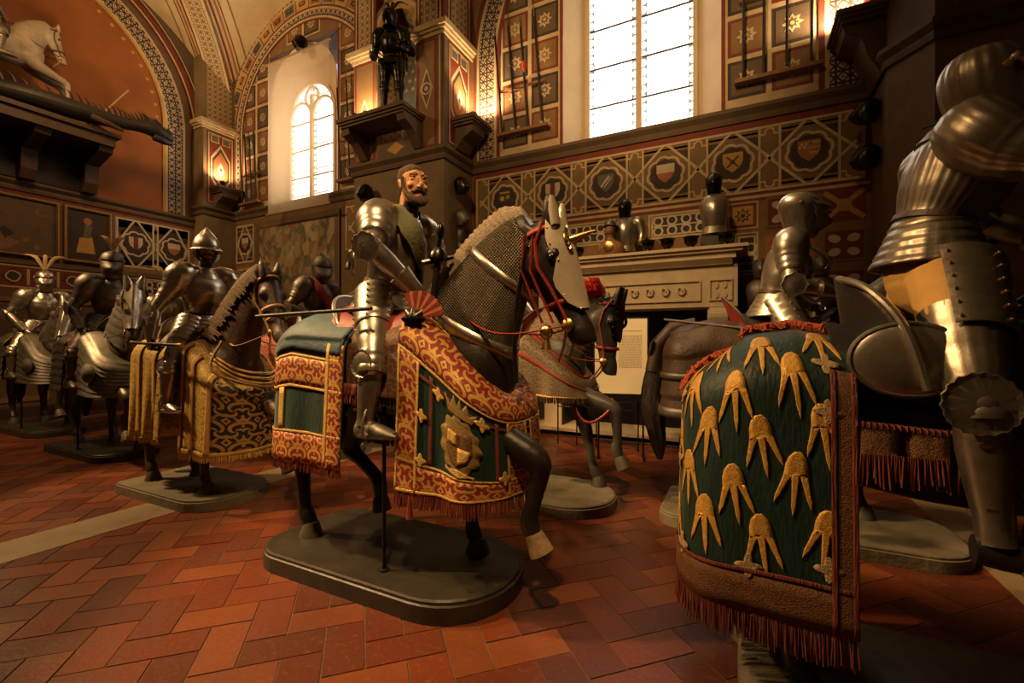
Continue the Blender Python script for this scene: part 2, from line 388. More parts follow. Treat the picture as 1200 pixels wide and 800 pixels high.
# --- floor: grout slab + laid bricks in herringbone, every brick its own fired colour, crossed by pale stone strips
struct(MB().box((XE,YN,-.2),(XR,YL,-.004)).build('floor',pm('grout',(.16,.085,.045),(.09,.05,.03),9,.85),None,False))
def brick_floor():
    me_v=[];me_f=[];cols=[]
    Lb,Wb,g=.36,.18,.004; c45=math.sqrt(.5)
    for i in range(-60,90):
        for j in range(-60,90):
            # herringbone cells: an L of two bricks repeats on the lattice (Wb,Wb),(2Lb,0)->(Lb,-Lb)
            for kind in (0,1):
                ox=i*Wb+j*Lb; oy=i*Wb-j*Lb
                if kind==0: x0,y0,x1,y1=ox,oy,ox+Lb,oy+Wb
                else: x0,y0,x1,y1=ox+Lb-0*Wb,oy-Lb+Wb,ox+Lb+Wb,oy+Wb
                cx,cy=(x0+x1)/2,(y0+y1)/2
                wx,wy=cx*c45-cy*c45-3.5,cx*c45+cy*c45+3.0
                if not(XE+.1<wx<2.6 and YN+.05<wy<YL-.05): continue
                if any(a<wx<b for a,b in ((-4.66,-4.22),)): 
                    pass
                pts=[(x0+g,y0+g),(x1-g,y0+g),(x1-g,y1-g),(x0+g,y1-g)]
                o=len(me_v); z=R.uniform(-.0015,.0015)
                for x,y in pts: me_v.append((x*c45-y*c45-3.5,x*c45+y*c45+3.0,z))
                for x,y in pts: me_v.append((x*c45-y*c45-3.5,x*c45+y*c45+3.0,-.01))
                me_f+= [(o,o+1,o+2,o+3)]+[(o+k,o+4+k,o+4+(k+1)%4,o+(k+1)%4) for k in range(4)]
                t=R.random(); cols.append((t,R.random()))
    me=bpy.data.meshes.new('bricks'); me.from_pydata(me_v,[],me_f)
    at=me.color_attributes.new('brick','FLOAT_COLOR','CORNER')
    flat=[]
    for p in range(len(me.polygons)):
        a,b=cols[p//5]; n=len(me.polygons[p].vertices)
        flat+=[a,b,0,1]*n
    at.data.foreach_set('color',flat)
    g=NG('terracotta'); at=g.new('ShaderNodeVertexColor',layer_name='brick'); sp=g.new('ShaderNodeSeparateColor'); g.link(at.outputs[0],sp.inputs[0])
    n1=g.noise(2.2,4); n2=g.noise(38,4)
    base=g.mix(sp.outputs[0],(.19,.040,.0135),(.082,.019,.009))
    base=g.mix(g.m('MULTIPLY',g.gt(sp.outputs[1],.72),.6),base,(.26,.075,.021))
    base=g.mix(g.m('MULTIPLY',g.ramp(n1,.35,.7),.6),base,(.075,.025,.013))
    base=g.mix(g.m('MULTIPLY',g.ramp(n2,.55,.8),.3),base,(.30,.15,.08))
    g.fin(base,g.m('MULTIPLY_ADD',n1,.30,.25),0,g.m('ADD',n2,g.m('MULTIPLY',n1,2)),.25,.006)
    me.materials.append(g.mat)
    o=bpy.data.objects.new('floor_brick',me); C.objects.link(o); struct(o)
brick_floor()
M['strip']=pm('floor_stone',(.27,.20,.115),(.19,.13,.07),4,.55,0,.1,25)
for k,(lo,hi) in enumerate([((-4.66,YN,-.01),(-4.22,YL,.003)),((-11.2,YN,-.01),(-10.9,YL,.003)),((1.35,YN,-.01),(1.75,YL,.003))]):
    struct(MB().box(lo,hi).build('floor_strip',M['strip'],None,False))
struct(MB().box((-4.48,6.78,0),(1.46,YL,.075)).build('floor_step',pm('step_stone',(.42,.32,.20),(.30,.22,.13),5,.7,0,.1),None,False))

# --- long wall with two deep splayed windows
WIN=[dict(x0=-10.2,x1=-7.95,g0=-9.9,g1=-8.35,z0=4.72,z1=8.3,gz=7.55),dict(x0=-2.69,x1=-.28,g0=-2.37,g1=-.63,z0=4.72,z1=8.6,gz=8.3)]
def long_wall():
    b=[((XE,YL,-.2),(XR,YL+.9,4.72))]
    xs=[XE]
    for w in WIN:
        b.append(((xs[-1],YL,4.72),(w['x0'],YL+.9,10.2))); b.append(((w['x0'],YL,w['z1']),(w['x1'],YL+.9,10.2))); xs.append(w['x1'])
    b.append(((xs[-1],YL,4.72),(XR,YL+.9,10.2)))
    wallbox('wall_right',b,DM['ground'])
long_wall()
def glass_mat(name,strength):
    g=NG(name); u,v=g.uv()
    def band(x,k,w): return g.m('LESS_THAN',g.m('ABSOLUTE',g.m('SUBTRACT',g.m('FRACT',g.m('MULTIPLY',x,k)),.5)),w)
    lead=g.m('MAXIMUM',band(v,1.72,.028),g.m('MULTIPLY',band(v,10,.05),.35))
    # a border of small roundels down both sides of each light
    U=g.m('ABSOLUTE',g.m('SUBTRACT',g.m('FRACT',g.m('MULTIPLY',u,2)),.5)); edge=g.gt(U,.36)
    rv=g.m('SUBTRACT',g.m('FRACT',g.m('MULTIPLY',v,7)),.5); ru=g.m('MULTIPLY',g.m('SUBTRACT',U,.43),7)
    rr=g.m('SQRT',g.m('ADD',g.m('MULTIPLY',rv,rv),g.m('MULTIPLY',ru,ru))); ring=g.gt(rr,.42)
    tint=g.mix(g.m('MULTIPLY',edge,1.0),(1,.90,.74),g.mix(ring,(1,.82,.52),(.07,.06,.05)))
    tint=g.mix(g.m('MULTIPLY',lead,.8),tint,(.10,.07,.05))
    nz=g.noise(3,3); tint=g.mix(g.m('MULTIPLY',g.ramp(nz,.5,.8),.25),tint,(.80,.86,1))
    e=g.new('ShaderNodeEmission'); g.put(e.inputs[0],tint); e.inputs[1].default_value=strength
    g.link(e.outputs[0],g.out.inputs[0]); return g.mat
def window(n,w,mat,sash):
    rv=Deco((0,0,0),(1,0,0),(0,0,1)); cx=(w['g0']+w['g1'])/2; hw=(w['g1']-w['g0'])/2; YG=7.52
    # splayed reveal: sill, two cheeks, soffit following a round head
    def head(h,top,z0,k=18):
        sp=top-h if top-h>z0 else z0+.2
        return [(-h,z0)]+[(-h*cos(PI*i/k),sp+(top-sp)*sin(PI*i/k)) for i in range(k+1)]+[(h,z0)]
    inn=head(hw,w['gz'],4.5 if n==2 else 4.66); ocx=(w['x0']+w['x1'])/2; oh=(w['x1']-w['x0'])/2
    out=head(oh,w['z1'],w['z0'])
    rv.c('plaster'); k=len(inn)
    rv.add([V((cx+x,YG,z)) for x,z in inn]+[V((ocx+x,YL-.002,z)) for x,z in out],[(i,(i+1)%k,k+(i+1)%k,k+i) for i in range(k)])
    # wall fill between the square hole and the round head
    o2=[(ocx+x,z) for x,z in out[1:-1]]
    pts=o2+[(w['x1'],w['z1']+.01),(w['x0'],w['z1']+.01)]
    half=len(o2)//2
    rv.poly(o2[:half+1]+[(w['x0'],w['z1']+.02)],'ground',.02,-.02); rv.poly(o2[half:]+[(w['x1'],w['z1']+.02)],'ground',.02,-.02)
    struct(rv.done('window_%d'%n))
    o=bpy.data.objects['window_%d'%n]
    gl=MB(); gl.add([(cx+x,YG+.02,z) for x,z in inn],[tuple(range(k))],[(.5+ (x/(2*hw)) ,z) for x,z in inn])
    gl.build('pane',mat,o,False)
    fr=Deco((0,YG,0),(1,0,0),(0,0,1))
    wm='plaster'
    fr.rect(cx-.045,inn[0][1],cx+.045,w['gz']-hw*.35,wm,.06)
    fr.path([(cx+x*.98,z) for x,z in inn],.07,wm,.06)
    for z in (5.35,6.0,6.65): fr.rect(cx-hw,z,cx+hw,z+.025,'dark',.02)
    sp=w['gz']-hw
    for sx in (-1,1):
        fr.path([(cx+sx*hw/2+hw/2*cos(a),sp-.1+hw*.62*sin(a)) for a in [PI*i/16 for i in range(17)]],.05,wm,.05)
    fr.path([(cx+.22*cos(a),sp+hw*.6+.22*sin(a)) for a in [2*PI*i/24 for i in range(24)]],.04,wm,.05,True)
    fr.done('tracery',o)
window(1,WIN[0],glass_mat('pane_far',GLASS_FAR),0); window(2,WIN[1],glass_mat('pane_right',GLASS_RIGHT),1)

# --- cornices and painted friezes along the long wall
def shield(d,cx,cy,s,kind):
    out=[(-.5,.5),(.5,.5),(.5,0),(.36,-.3),(0,-.58),(-.36,-.3),(-.5,0)]
    P=lambda pts:[(cx+x*s,cy+y*s) for x,y in pts]
    up=[(-.5,.5),(.5,.5),(.5,0),(-.5,0)]; lo=[(-.5,0),(.5,0),(.36,-.3),(0,-.58),(-.36,-.3)]
    if kind==0:
        d.poly(P(out),'dark',.014); d.star(cx-.05,cy,.06,'gold',.018); d.star(cx+.06,cy+.02,.05,'gold',.018); d.rect(cx-.1,cy+.09,cx+.1,cy+.12,'gold',.018)
    elif kind==1: d.poly(P(out),'white',.014); d.poly(P([(-.16,.5),(.16,.5),(.16,-.47),(0,-.58),(-.16,-.47)]),'red',.018)
    elif kind==2: d.poly(P(out),'grey',.014); d.path(P([(-.3,-.25),(.2,.35)]),.03,'white',.018); d.path(P([(-.1,-.3),(.35,.25)]),.015,'white',.018)
    elif kind==3: d.poly(P(up),'white',.014); d.poly(P(lo),'terra',.014)
    elif kind==4:
        d.poly(P(out),'gold',.014)
        for a in (.8,2.34): d.path(P([(-.42*cos(a),-.42*sin(a)),(.42*cos(a),.42*sin(a))]),.02,'dark',.018)
        d.disc(cx,cy,.03,'dark',.019)
    else:
        d.poly(P(out),'terra',.014)
        for i in range(3): d.poly(P([(0,.42-i*.26),(.48,.42-i*.26),(.48-.06*i,.29-i*.26),(0,.29-i*.26)]),'gold',.018)
        for i in range(3):
            for j in range(2): d.rect(cx-s*(.45-.2*i)+ (j%2)*.02,cy+s*(.1+.16*j),cx-s*(.35-.2*i)+(j%2)*.02,cy+s*(.2+.16*j),'white',.018)
def strapwork(d,x0,x1,z0,z1,cents,kinds,bar='cream',ground='brown',step=.915):
    d.rect(x0,z0,x1,z1,ground,.003); zc=(z0+z1)/2; h=(z1-z0)/2
    d.frame(x0,z0,x1,z1,.035,bar,.014)
    cl=lambda x:min(max(x,x0+.02),x1-.02)
    for k,c in enumerate(cents):
        d.poly([(cl(c-.42),zc),(c-.06,zc+h-.06),(c+.06,zc+h-.06),(cl(c+.42),zc),(c+.06,zc-h+.06),(c-.06,zc-h+.06)],'ground' if ground=='brown' else ground,.005)
        for s in (-1,1):
            for t in (-1,1): d.poly([(cl(c+s*.36),zc+t*.12),(cl(c+s*.36),zc+t*.32),(c+s*.16,zc+t*.32)],'dark',.0055)
        for s in (-1,1):
            d.path([(cl(c+s*(step/2+.06)),zc-.05 ),(c+s*.03,zc+h-.02)],.036,bar,.012); d.path([(cl(c+s*(step/2+.06)),zc+.05),(c+s*.03,zc-h+.02)],.036,bar,.013)
            xb=cl(c+s*.335); d.rect(xb-.016,z0,xb+.016,z1,bar,.011)
            m=cl(c+s*step/2); last=s==1 or k==0
            for t in (-1,1):
                d.path([(cl(c+s*.335),zc+t*h*.72),(cl(c+s*.40),zc+t*h*.72),(cl(c+s*.41),zc+t*h*.86),(m,zc+t*h*.9)],.028,bar,.0125)
                d.path([(cl(c-.335),zc+t*h*.82),(cl(c+.335),zc+t*h*.82)],.024,bar,.0105)
            if last: d.poly([(cl(m-.10),zc-.14),(m,zc-.3),(cl(m+.10),zc-.14),(cl(m+.1),zc+.14),(m,zc+.3),(cl(m-.1),zc+.14)],'olive',.006)
        d.lobed(c,zc,.235,.036,bar,.016); d.disc(c,zc,.225,'dark',.010,20); shield(d,c,zc+.02,.26,kinds[k%len(kinds)])
def rosette(d,x0,z0,x1,z1,mats=('red','brown'),st='cream'):
    d.rect(x0,z0,x1,z1,mats[0],.006); w=.045; d.rect(x0+w,z0+w,x1-w,z1-w,mats[1],.009)
    cx,cz=(x0+x1)/2,(z0+z1)/2; r=min(x1-x0,z1-z0)*.27
    d.star(cx,cz,r,st,.012,8,.62); d.star(cx,cz,r*.62,mats[1],.015,8,.5); d.disc(cx,cz,r*.22,st,.017,8)
def lattice(d,x0,x1,z0,z1,nx,cw,ch,inside):
    """cream grid with rosette panels"""
    d.rect(x0,z0,x1,z1,'cream',.002) if inside is None else None
    nz=int((z1-z0)/ch)
    for i in range(nx):
        for j in range(nz):
            a,b=x0+i*cw,z0+j*ch; g=.035
            if inside and not (inside(a+cw/2,b+ch/2) and sum(inside(p,q) for p,q in ((a+g,b+g),(a+cw-g,b+g),(a+g,b+ch-g),(a+cw-g,b+ch-g)))>=2): continue
            d.rect(a,b,a+cw,b+ch,'cream',.004); rosette(d,a+g,b+g,a+cw-g,b+ch-g,('red','brown') if (i+j)%2 else ('dark','moulding'))
def loops(d,x0,z0,x1,z1):
    d.rect(x0,z0,x1,z1,'dark',.005); d.frame(x0,z0,x1,z1,.025,'cream',.012)
    n=max(2,int((x1-x0)/.2)); w=(x1-x0)/n
    for i in range(n):
        cx=x0+w*(i+.5); cz=(z0+z1)/2
        for t in (-1,1): d.path([(cx+.062*cos(a),cz+t*.075+.062*sin(a)) for a in [2*PI*k/16 for k in range(16)]],.028,'white',.013,True)
        d.path([(cx-w/2,cz),(cx+w/2,cz)],.02,'white',.011)
def petals(d,x0,z0,x1,z1):
    d.rect(x0,z0,x1,z1,'red',.005); d.frame(x0,z0,x1,z1,.03,'brown',.012)
    cx,cz=(x0+x1)/2,(z0+z1)/2; w,h=(x1-x0)/2-.05,(z1-z0)/2-.05
    for sx in (-1,1):
        for sz in (-1,1):
            d.poly([(cx+sx*(w*.55+w*.42*cos(a)*cos(.7)-h*.3*sin(a)*sin(.7)),cz+sz*(h*.55+w*.28*cos(a)*sin(.7)+h*.36*sin(a)*cos(.7))) for a in [2*PI*k/14 for k in range(14)][::(1 if sx*sz>0 else -1)]],'white',.012)
def long_friezes():
    d=Deco((0,YL,0),(1,0,0),(0,0,1)); x0,x1=-4.46,1.44
    d.rect(x0,3.43,x1,4.50,'red',.002); strapwork(d,x0+.07,x1-.05,3.50,4.40,[-3.79,-2.875,-1.96,-1.045,-.13,.785],[0,1,2,3,4,5])
    d.rect(x0,3.42,x1,3.46,'cream',.006); d.rect(x0,3.38,x1,3.42,'red',.006)
    d.rect(x0,2.2,x1,3.38,'brown',.001)
    for a,b in ((-4.3,-3.0),(-2.85,-1.7),(-1.25,-.25)):
        d.frame(a-.05,2.98,b+.05,3.36,.03,'cream',.009); loops(d,a,3.02,b,3.32)
    d.frame(-.19,3.0,.19,3.38,.02,'cream',.01); d.rect(-.17,3.02,.17,3.36,'red',.006); d.rect(-.13,3.06,.13,3.32,'gold',.009); d.star(0,3.19,.11,'dark',.012); d.star(0,3.19,.075,'gold',.014); d.disc(0,3.19,.03,'dark',.016)
    d.frame(-.1,2.35,.19,2.95,.02,'cream',.01); d.c('dark'); loops(d,-.06,2.4,.16,2.9)
    for z in (2.98,2.46,1.94): petals(d,.28,z,.85,z+.42) if z!=2.46 else d.rect(.28,z,.85,z+.42,'terra',.005)
    for z in (2.98,2.46,1.94): (petals(d,.93,z,1.40,z+.42) if z!=2.98 else (d.rect(.93,z,1.4,z+.42,'red',.005),d.path([(.95,z+.03),(1.38,z+.39)],.06,'gold',.01),d.path([(.95,z+.39),(1.38,z+.03)],.06,'gold',.01),rosette(d,1.09,z+.13,1.25,z+.29,('gold','red'))))
    d.rect(-4.46,0.1,1.44,2.2,'dark',.002)
    struct(d.done('wall_frieze'))
    # banner bay
    d=Deco((0,YL,0),(1,0,0),(0,0,1))
    strapwork(d,-11.55,-10.85,3.4,4.35,[-11.2],[3],'white'); d.rect(-11.55,2.9,-10.85,3.3,'terra',.004); loops(d,-11.5,2.95,-10.9,3.25)
    strapwork(d,-7.7,-6.5,3.4,4.35,[-7.1],[1],'cream')
    struct(d.done('wall_frieze'))
long_friezes()
def upper_bay(x0,x1,cx,wx0,wx1,name,r=None,bands=None,ri=None):
    d=Deco((0,YL,0),(1,0,0),(0,0,1)); zs=6.55; r=r or (x1-x0)/2
    ri=ri or r-.48
    d.rect(x0,4.72,wx0-.05,10,'brown',.001); d.rect(wx1+.05,4.72,x1,10,'brown',.001)
    d.rect(cx-ri,4.72,wx0,zs,'cream',.002); d.rect(wx1,4.72,cx+ri,zs,'cream',.002)
    ins=lambda p,q:(abs(p-cx)<ri-.06 if q<zs else math.hypot(p-cx,q-zs)<ri-.06) and not (wx0-.02<p<wx1+.02)
    n=max(1,round((wx0-(cx-ri)-.12)/.58)); cw=(wx0-(cx-ri)-.14)/n
    lattice(d,cx-ri+.09,wx0-.05,4.82,9.2,n,cw,.6,ins)
    n=max(1,round(((cx+ri)-wx1-.12)/.58)); cw2=(cx+ri-wx1-.14)/n
    lattice(d,wx1+.05,cx+ri-.09,4.82,9.2,n,cw2,.6,ins)
    nn=int((wx1-wx0)/.55); cwm=(wx1-wx0)/nn
    wtop=[w['z1'] for w in WIN if abs(w['x0']-wx0)<.3][0]
    lattice(d,wx0,wx1,wtop+.12,9.4,nn,cwm,.55,lambda p,q:math.hypot(p-cx,q-zs)<ri-.06)
    for xx in (wx0-.03,wx1+.03): d.rect(xx-.025,4.72,xx+.025,8.3,'red',.014)
    bands=bands or [(ri-.07,ri,'red'),(ri,ri+.05,'cream'),(ri+.05,ri+.36,'mosaic'),(ri+.36,ri+.41,'cream'),(ri+.41,r,'red')]
    for a,b,m in bands:
        d.arc(cx,zs,a,b,0,PI,m,.02,48)
        for s in (-1,1):
            xa,xb=sorted((cx+s*a,cx+s*b)); d.uvrect(xa,4.72,xb,zs,m,.02)
    struct(d.done(name))
upper_bay(-4.44,1.44,-1.5,-2.69,-.28,'wall_panelling')
upper_bay(-11.6,-6.53,-9.07,-10.2,-7.95,'wall_panelling',3.2,[(2.2,2.24,'red'),(2.24,2.28,'cream'),(2.28,2.44,'mosaic'),(2.44,2.48,'cream'),(2.48,2.52,'red'),(2.52,2.80,'brown'),(2.80,2.84,'cream'),(2.84,3.12,'mosaic'),(3.12,3.16,'cream'),(3.16,3.22,'red')],2.28)
def trapezoids():
    d=Deco((0,YL,0),(1,0,0),(0,0,1)); cx,zs=-9.07,6.55
    for i in range(19):
        a0,a1=PI*(i+.06)/19,PI*(i+.94)/19; m=('gold','grey','terra')[i%3]
        d.arc(cx,zs,2.53,2.79,a0,a1,'cream',.024,4); d.arc(cx,zs,2.555,2.765,a0+.012,a1-.012,m,.028,4); d.arc(cx,zs,2.61,2.71,a0+.035,a1-.035,'dark',.032,4); d.arc(cx,zs,2.64,2.68,a0+.05,a1-.05,m,.036,4)
    struct(d.done('wall_panelling'))
trapezoids()
def cornice(name,path,zb):
    """moulded string course swept along a plan path (room on its right hand side)"""
    prof=[(0,0),(.035,0),(.05,.05),(.03,.09),(.09,.15),(.09,.20),(0,.22)]
    mb=MB(); n=len(path); st=[]
    for i,p in enumerate(path):
        p=V((*p,0)); a=(p-V((*path[i-1],0))).normalized() if i else None; b=(V((*path[i+1],0))-p).normalized() if i<n-1 else None
        a=a or b; b=b or a; na=V((a.y,-a.x,0)); nb=V((b.y,-b.x,0)); m=(na+nb)/max(.3,1+na.dot(nb))
        st+= [p+m*q+V((0,0,zb+z)) for q,z in prof]
    k=len(prof); mb.add(st,[(i*k+j,(i+1)*k+j,(i+1)*k+(j+1)%k,i*k+(j+1)%k) for i in range(n-1) for j in range(k)])
    return struct(mb.build(name,DM['moulding'],None,False))
cornice('trim_1',[(XE,YN),(XE,6.4)],4.22)
cornice('trim_2',[(XE,6.42),(-11.6,6.42),(-11.6,YL),(-6.53,YL),(-6.53,6.3),(-4.48,6.3),(-4.48,YL),(1.46,YL),(1.46,6.5),(1.75,6.1),(4.4,6.1)],4.5)

# --- piers
def panel(d,x0,z0,x1,z1):
    d.rect(x0,z0,x1,z1,'red',.004); d.frame(x0+.03,z0+.03,x1-.03,z1-.03,.022,'cream',.010); 
    cx,cz=(x0+x1)/2,(z0+z1)/2; w=(x1-x0)/2-.09; h=min((z1-z0)/2-.12,.62)
    hexa=lambda k:[(cx-w*k,cz-h*k*.42),(cx,cz-h*k),(cx+w*k,cz-h*k*.42),(cx+w*k,cz+h*k*.42),(cx,cz+h*k),(cx-w*k,cz+h*k*.42)]
    d.poly(hexa(1),'cream',.007); d.poly(hexa(.86),'dark',.009); d.poly(hexa(.72),'terra',.011); d.poly([(cx-w*.38,cz),(cx,cz-h*.3),(cx+w*.38,cz),(cx,cz+h*.3)],'white',.014); d.poly([(cx-w*.12,cz),(cx,cz-h*.1),(cx+w*.12,cz),(cx,cz+h*.1)],'red',.017)
    for sx in (-1,1):
        xx=sorted((cx+sx*w*.15,cx+sx*w)); d.frame(xx[0],cz+h*1.02,xx[1],min(z1-.06,cz+h*1.02+.34),.02,'cream',.009); d.rect(xx[0]+.03,cz+h*1.02+.03,xx[1]-.03,min(z1-.09,cz+h*1.02+.31),'grey',.008)
def panel2(d,x0,z0,x1,z1,cz):
    d.rect(x0,z0,x1,z1,'red',.003); d.rect(x0+.05,z0+.04,x1-.05,z1-.04,'brown',.006); cx=(x0+x1)/2; w=(x1-x0)/2-.08
    d.poly([(cx-w,cz),(cx,cz-.36),(cx+w,cz),(cx,cz+.36)],'cream',.010); d.poly([(cx-w*.8,cz),(cx,cz-.28),(cx+w*.8,cz),(cx,cz+.28)],'moulding',.012); d.lobed(cx,cz,.085,.025,'cream',.016,4); d.disc(cx,cz,.04,'cream',.014)
def capital(mb,lo,hi,z):
    (x0,y0),(x1,y1)=lo,hi
    for e,a,b in ((.03,0,.06),(.07,.06,.10),(.11,.10,.19)): mb.box((x0-e,y0-e,z+a),(x1+e,y1,z+b))
def left_pier():
    mb=MB(); mb.box((-6.53,6.3,0),(-4.48,YL+.1,4.5)); mb.box((-6.58,6.25,0),(-4.43,6.35,.25))
    struct(mb.build('wall_pier',DM['stone'],None,False))
    mb=MB(); mb.box((-6.53,6.3,4.7),(-5.99,YL+.05,6.62)); mb.box((-5.07,6.3,4.7),(-4.48,YL+.05,6.62)); mb.box((-6.0,7.05,4.7),(-5.0,YL+.05,9.9)); mb.box((-6.0,6.3,4.7),(-5.06,7.2,5.0))
    struct(mb.build('wall_pier',DM['brown'],None,False))
    mb=MB(); capital(mb,(-6.53,6.3),(-5.99,YL),6.6); capital(mb,(-5.07,6.3),(-4.48,YL),6.6)
    struct(mb.build('trim_3',DM['cream'],None,False))
    mb=MB(); mb.box((-6.53,6.3,6.79),(-5.99,YL+.05,9.9)); mb.box((-5.07,6.3,6.79),(-4.48,YL+.05,9.9))
    struct(mb.build('wall_pier',DM['red'],None,False))
    d=Deco((0,6.3,0),(1,0,0),(0,0,1)); panel2(d,-6.51,4.74,-6.01,6.58,5.55); panel2(d,-5.05,4.74,-4.62,6.58,5.75); d.rect(-4.6,4.74,-4.5,6.58,'moulding',.02); d.rect(-4.56,4.74,-4.53,6.58,'cream',.03)
    for a,b in ((-6.48,-6.04),(-5.02,-4.53)): d.frame(a,6.82,b,9.8,.03,'cream',.012); d.uvrect(a+.07,6.85,b-.07,9.8,'mosaic2',.010)
    d.rect(-5.95,4.74,-5.1,4.98,'moulding',.006); d.poly([(-5.72,4.86),(-5.52,4.75),(-5.32,4.86),(-5.52,4.97)],'gold',.012)
    # pointed head of the niche
    cx=-5.53
    for r0,r1,m in ((.36,.46,'gold'),(.46,.54,'cream'),(.54,.62,'olive')): d.arc(cx,7.0,r0,r1,0,PI,m,-.02,30)
    struct(d.done('wall_pier_paint'))
    # niche back with gold stars
    d=Deco((0,7.05,0),(1,0,0),(0,0,1)); d.rect(-5.99,5,-5.07,8.2,'grey',.003); 
    for i in range(6):
        for j in range(9): d.star(-5.9+.16*i+(.08 if j%2 else 0),6.35+.17*j,.05,'gold',.01,5,.42)
    struct(d.done('wall_niche'))
    # niche arch wall above
    d=Deco((0,6.45,0),(1,0,0),(0,0,1)); cx=-5.53; pts=[(cx+.46*cos(a),7.0+.62*sin(a)) for a in [PI*i/20 for i in range(21)]]
    d.poly(pts[:11]+[(cx,9.6),(-5.06,9.6)],'gold',.05,-.05); d.poly(pts[10:]+[(-6.0,9.6),(cx,9.6)],'gold',.05,-.05)
    d.path([(cx+.44*cos(a),7.0+.6*sin(a)) for a in [PI*i/20 for i in range(21)]],.06,'cream',.02); d.path([(cx+.36*cos(a)*1.18,7.05+.64*sin(a)*1.2) for a in [PI*i/20 for i in range(21)]],.035,'olive',.02)
    struct(d.done('wall_niche'))
    d=Deco((-4.48,0,0),(0,1,0),(0,0,1)); panel(d,6.42,4.8,7.1,6.56); d.rect(6.3,4.72,6.4,6.58,'moulding',.012); d.frame(6.42,6.82,7.1,9.8,.03,'cream',.01); d.uvrect(6.5,6.85,7.0,9.8,'mosaic2',.012)
    struct(d.done('wall_pier_paint'))
    d=Deco((-5.99,0,0),(0,1,0),(0,0,1)); d.uvrect(6.36,5.05,7.04,6.55,'mosaic2',.006); d.frame(6.32,5.0,7.05,6.6,.035,'cream',.01); struct(d.done('wall_pier_paint'))
left_pier()
def right_pier():
    poly=[(1.46,YL+.1),(1.46,6.5),(1.75,6.1),(4.4,6.1),(4.4,YL+.1)]
    mb=MB(); mb.prism(poly,(0,0,0),(1,0,0),(0,1,0),4.5); struct(mb.build('wall_pier',DM['stone'],None,False))
    mb=MB(); mb.prism(poly,(0,0,4.7),(1,0,0),(0,1,0),5.2); struct(mb.build('wall_pier',DM['moulding'],None,False))
    d=Deco((0,6.1,0),(1,0,0),(0,0,1)); panel2(d,1.85,4.78,2.5,6.6,5.7); d.rect(2.6,4.72,4.3,6.6,'brown',.004); d.frame(2.75,4.95,4.1,6.5,.05,'moulding',.03); d.frame(2.9,5.1,3.95,6.35,.04,'red',.02); struct(d.done('wall_pier_paint'))
right_pier()
def corner_pier():
    wallbox('wall_pier',[((XE-.1,6.42,0),(-11.6,YL+.1,4.5)),((XE-.1,6.42,4.7),(-11.6,YL+.1,6.6)),((XE-.1,6.42,6.79),(-11.6,YL+.1,9.9))],DM['stone'])
    mb=MB(); capital(mb,(XE,6.42),(-11.6,YL),6.6); struct(mb.build('trim_4',DM['cream'],None,False))
    d=Deco((-11.6,0,0),(0,1,0),(0,0,1)); panel(d,6.5,4.8,7.15,6.56); d.uvrect(6.5,6.82,7.1,9.8,'mosaic2',.01); struct(d.done('wall_pier_paint'))
corner_pier()

# --- end wall
def end_wall():
    wallbox('wall_left',[((XE-.3,YN,-.2),(XE,YL+.1,10.2))],DM['moulding'])
    d=Deco((XE,0,0),(0,1,0),(0,0,1)); cy,zs,ri=3.45,6.45,2.32
    arc=[(cy+ri*cos(a),zs+ri*sin(a)) for a in [PI*i/40 for i in range(41)]]
    d.poly([(cy-ri,4.44),(cy+ri,4.44)]+arc,'orange',.004)
    for a,b,m in ((ri-.03,ri+.02,'gold'),(ri+.02,ri+.07,'cream'),(ri+.07,ri+.39,'mosaic'),(ri+.39,ri+.44,'cream'),(ri+.44,ri+.56,'moulding'),(ri+.56,ri+.6,'red'),(ri+.64,ri+.68,'cream'),(ri+.68,ri+.8,'red'),(ri+.84,ri+.87,'cream')):
        d.arc(cy,zs,a,b,0,PI,m,.03,56)
        if b<ri+.6:
            for s in (-1,1):
                xa,xb=sorted((cy+s*a,cy+s*b)); d.uvrect(xa,4.44,xb,zs,m,.03)
    d.rect(YN,4.44,cy-ri-.6,9,'brown',.002)
    # little garland painted round the lunette
    for i in range(26):
        a=PI*(i+.5)/26; d.disc(cy+(ri-.14)*cos(a),zs+(ri-.14)*sin(a),.035,'gold',.008,8)
    struct(d.done('wall_lunette'))
    d=Deco((XE,0,0),(0,1,0),(0,0,1))
    d.rect(YN,2.86,6.4,4.22,'brown',.003); d.rect(YN,4.16,6.4,4.22,'red',.008); d.rect(YN,2.86,6.4,2.95,'moulding',.03)
    strapwork(d,4.85,6.32,3.05,4.1,[5.22,5.98],[1,3],'white','dark',.76)
    d.rect(YN,2.40,6.4,2.86,'red',.003); d.frame(YN,2.42,5.0,2.84,.03,'cream',.01)
    for i in range(13):
        y=-.2+.42*i
        if y>4.9: break
        d.poly([(y,2.63),(y+.16,2.47),(y+.32,2.63),(y+.16,2.79)],'dark' if i%3 else 'gold',.008); d.lobed(y+.16,2.63,.085,.025,'cream',.012,4)
        d.rect(y+.34,2.48,y+.38,2.78,'cream',.01)
    d.frame(5.1,2.42,6.3,2.84,.03,'cream',.01); loops(d,5.15,2.46,6.25,2.8)
    struct(d.done('wall_frieze'))
    d=Deco((XE,0,0),(0,1,0),(0,0,1)); wood='moulding'
    d.rect(YN,0,6.4,2.4,'moulding',.01)
    for i in range(8): d.frame(-.3+.84*i,.3,.45+.84*i,2.25,.09,'brown',.03)
    d.rect(YN,0,6.4,.2,'dark',.05)
    struct(d.done('wall_wainscot'))
end_wall()
# --- remaining shell: near wall, far right wall, lower bands
wallbox('wall_near',[((XE,YN-.3,-.2),(XR,YN,10.2))],DM['stone'])
wallbox('wall_far',[((XR,YN-.3,-.2),(XR+.3,YL+.1,10.2))],DM['stone'])

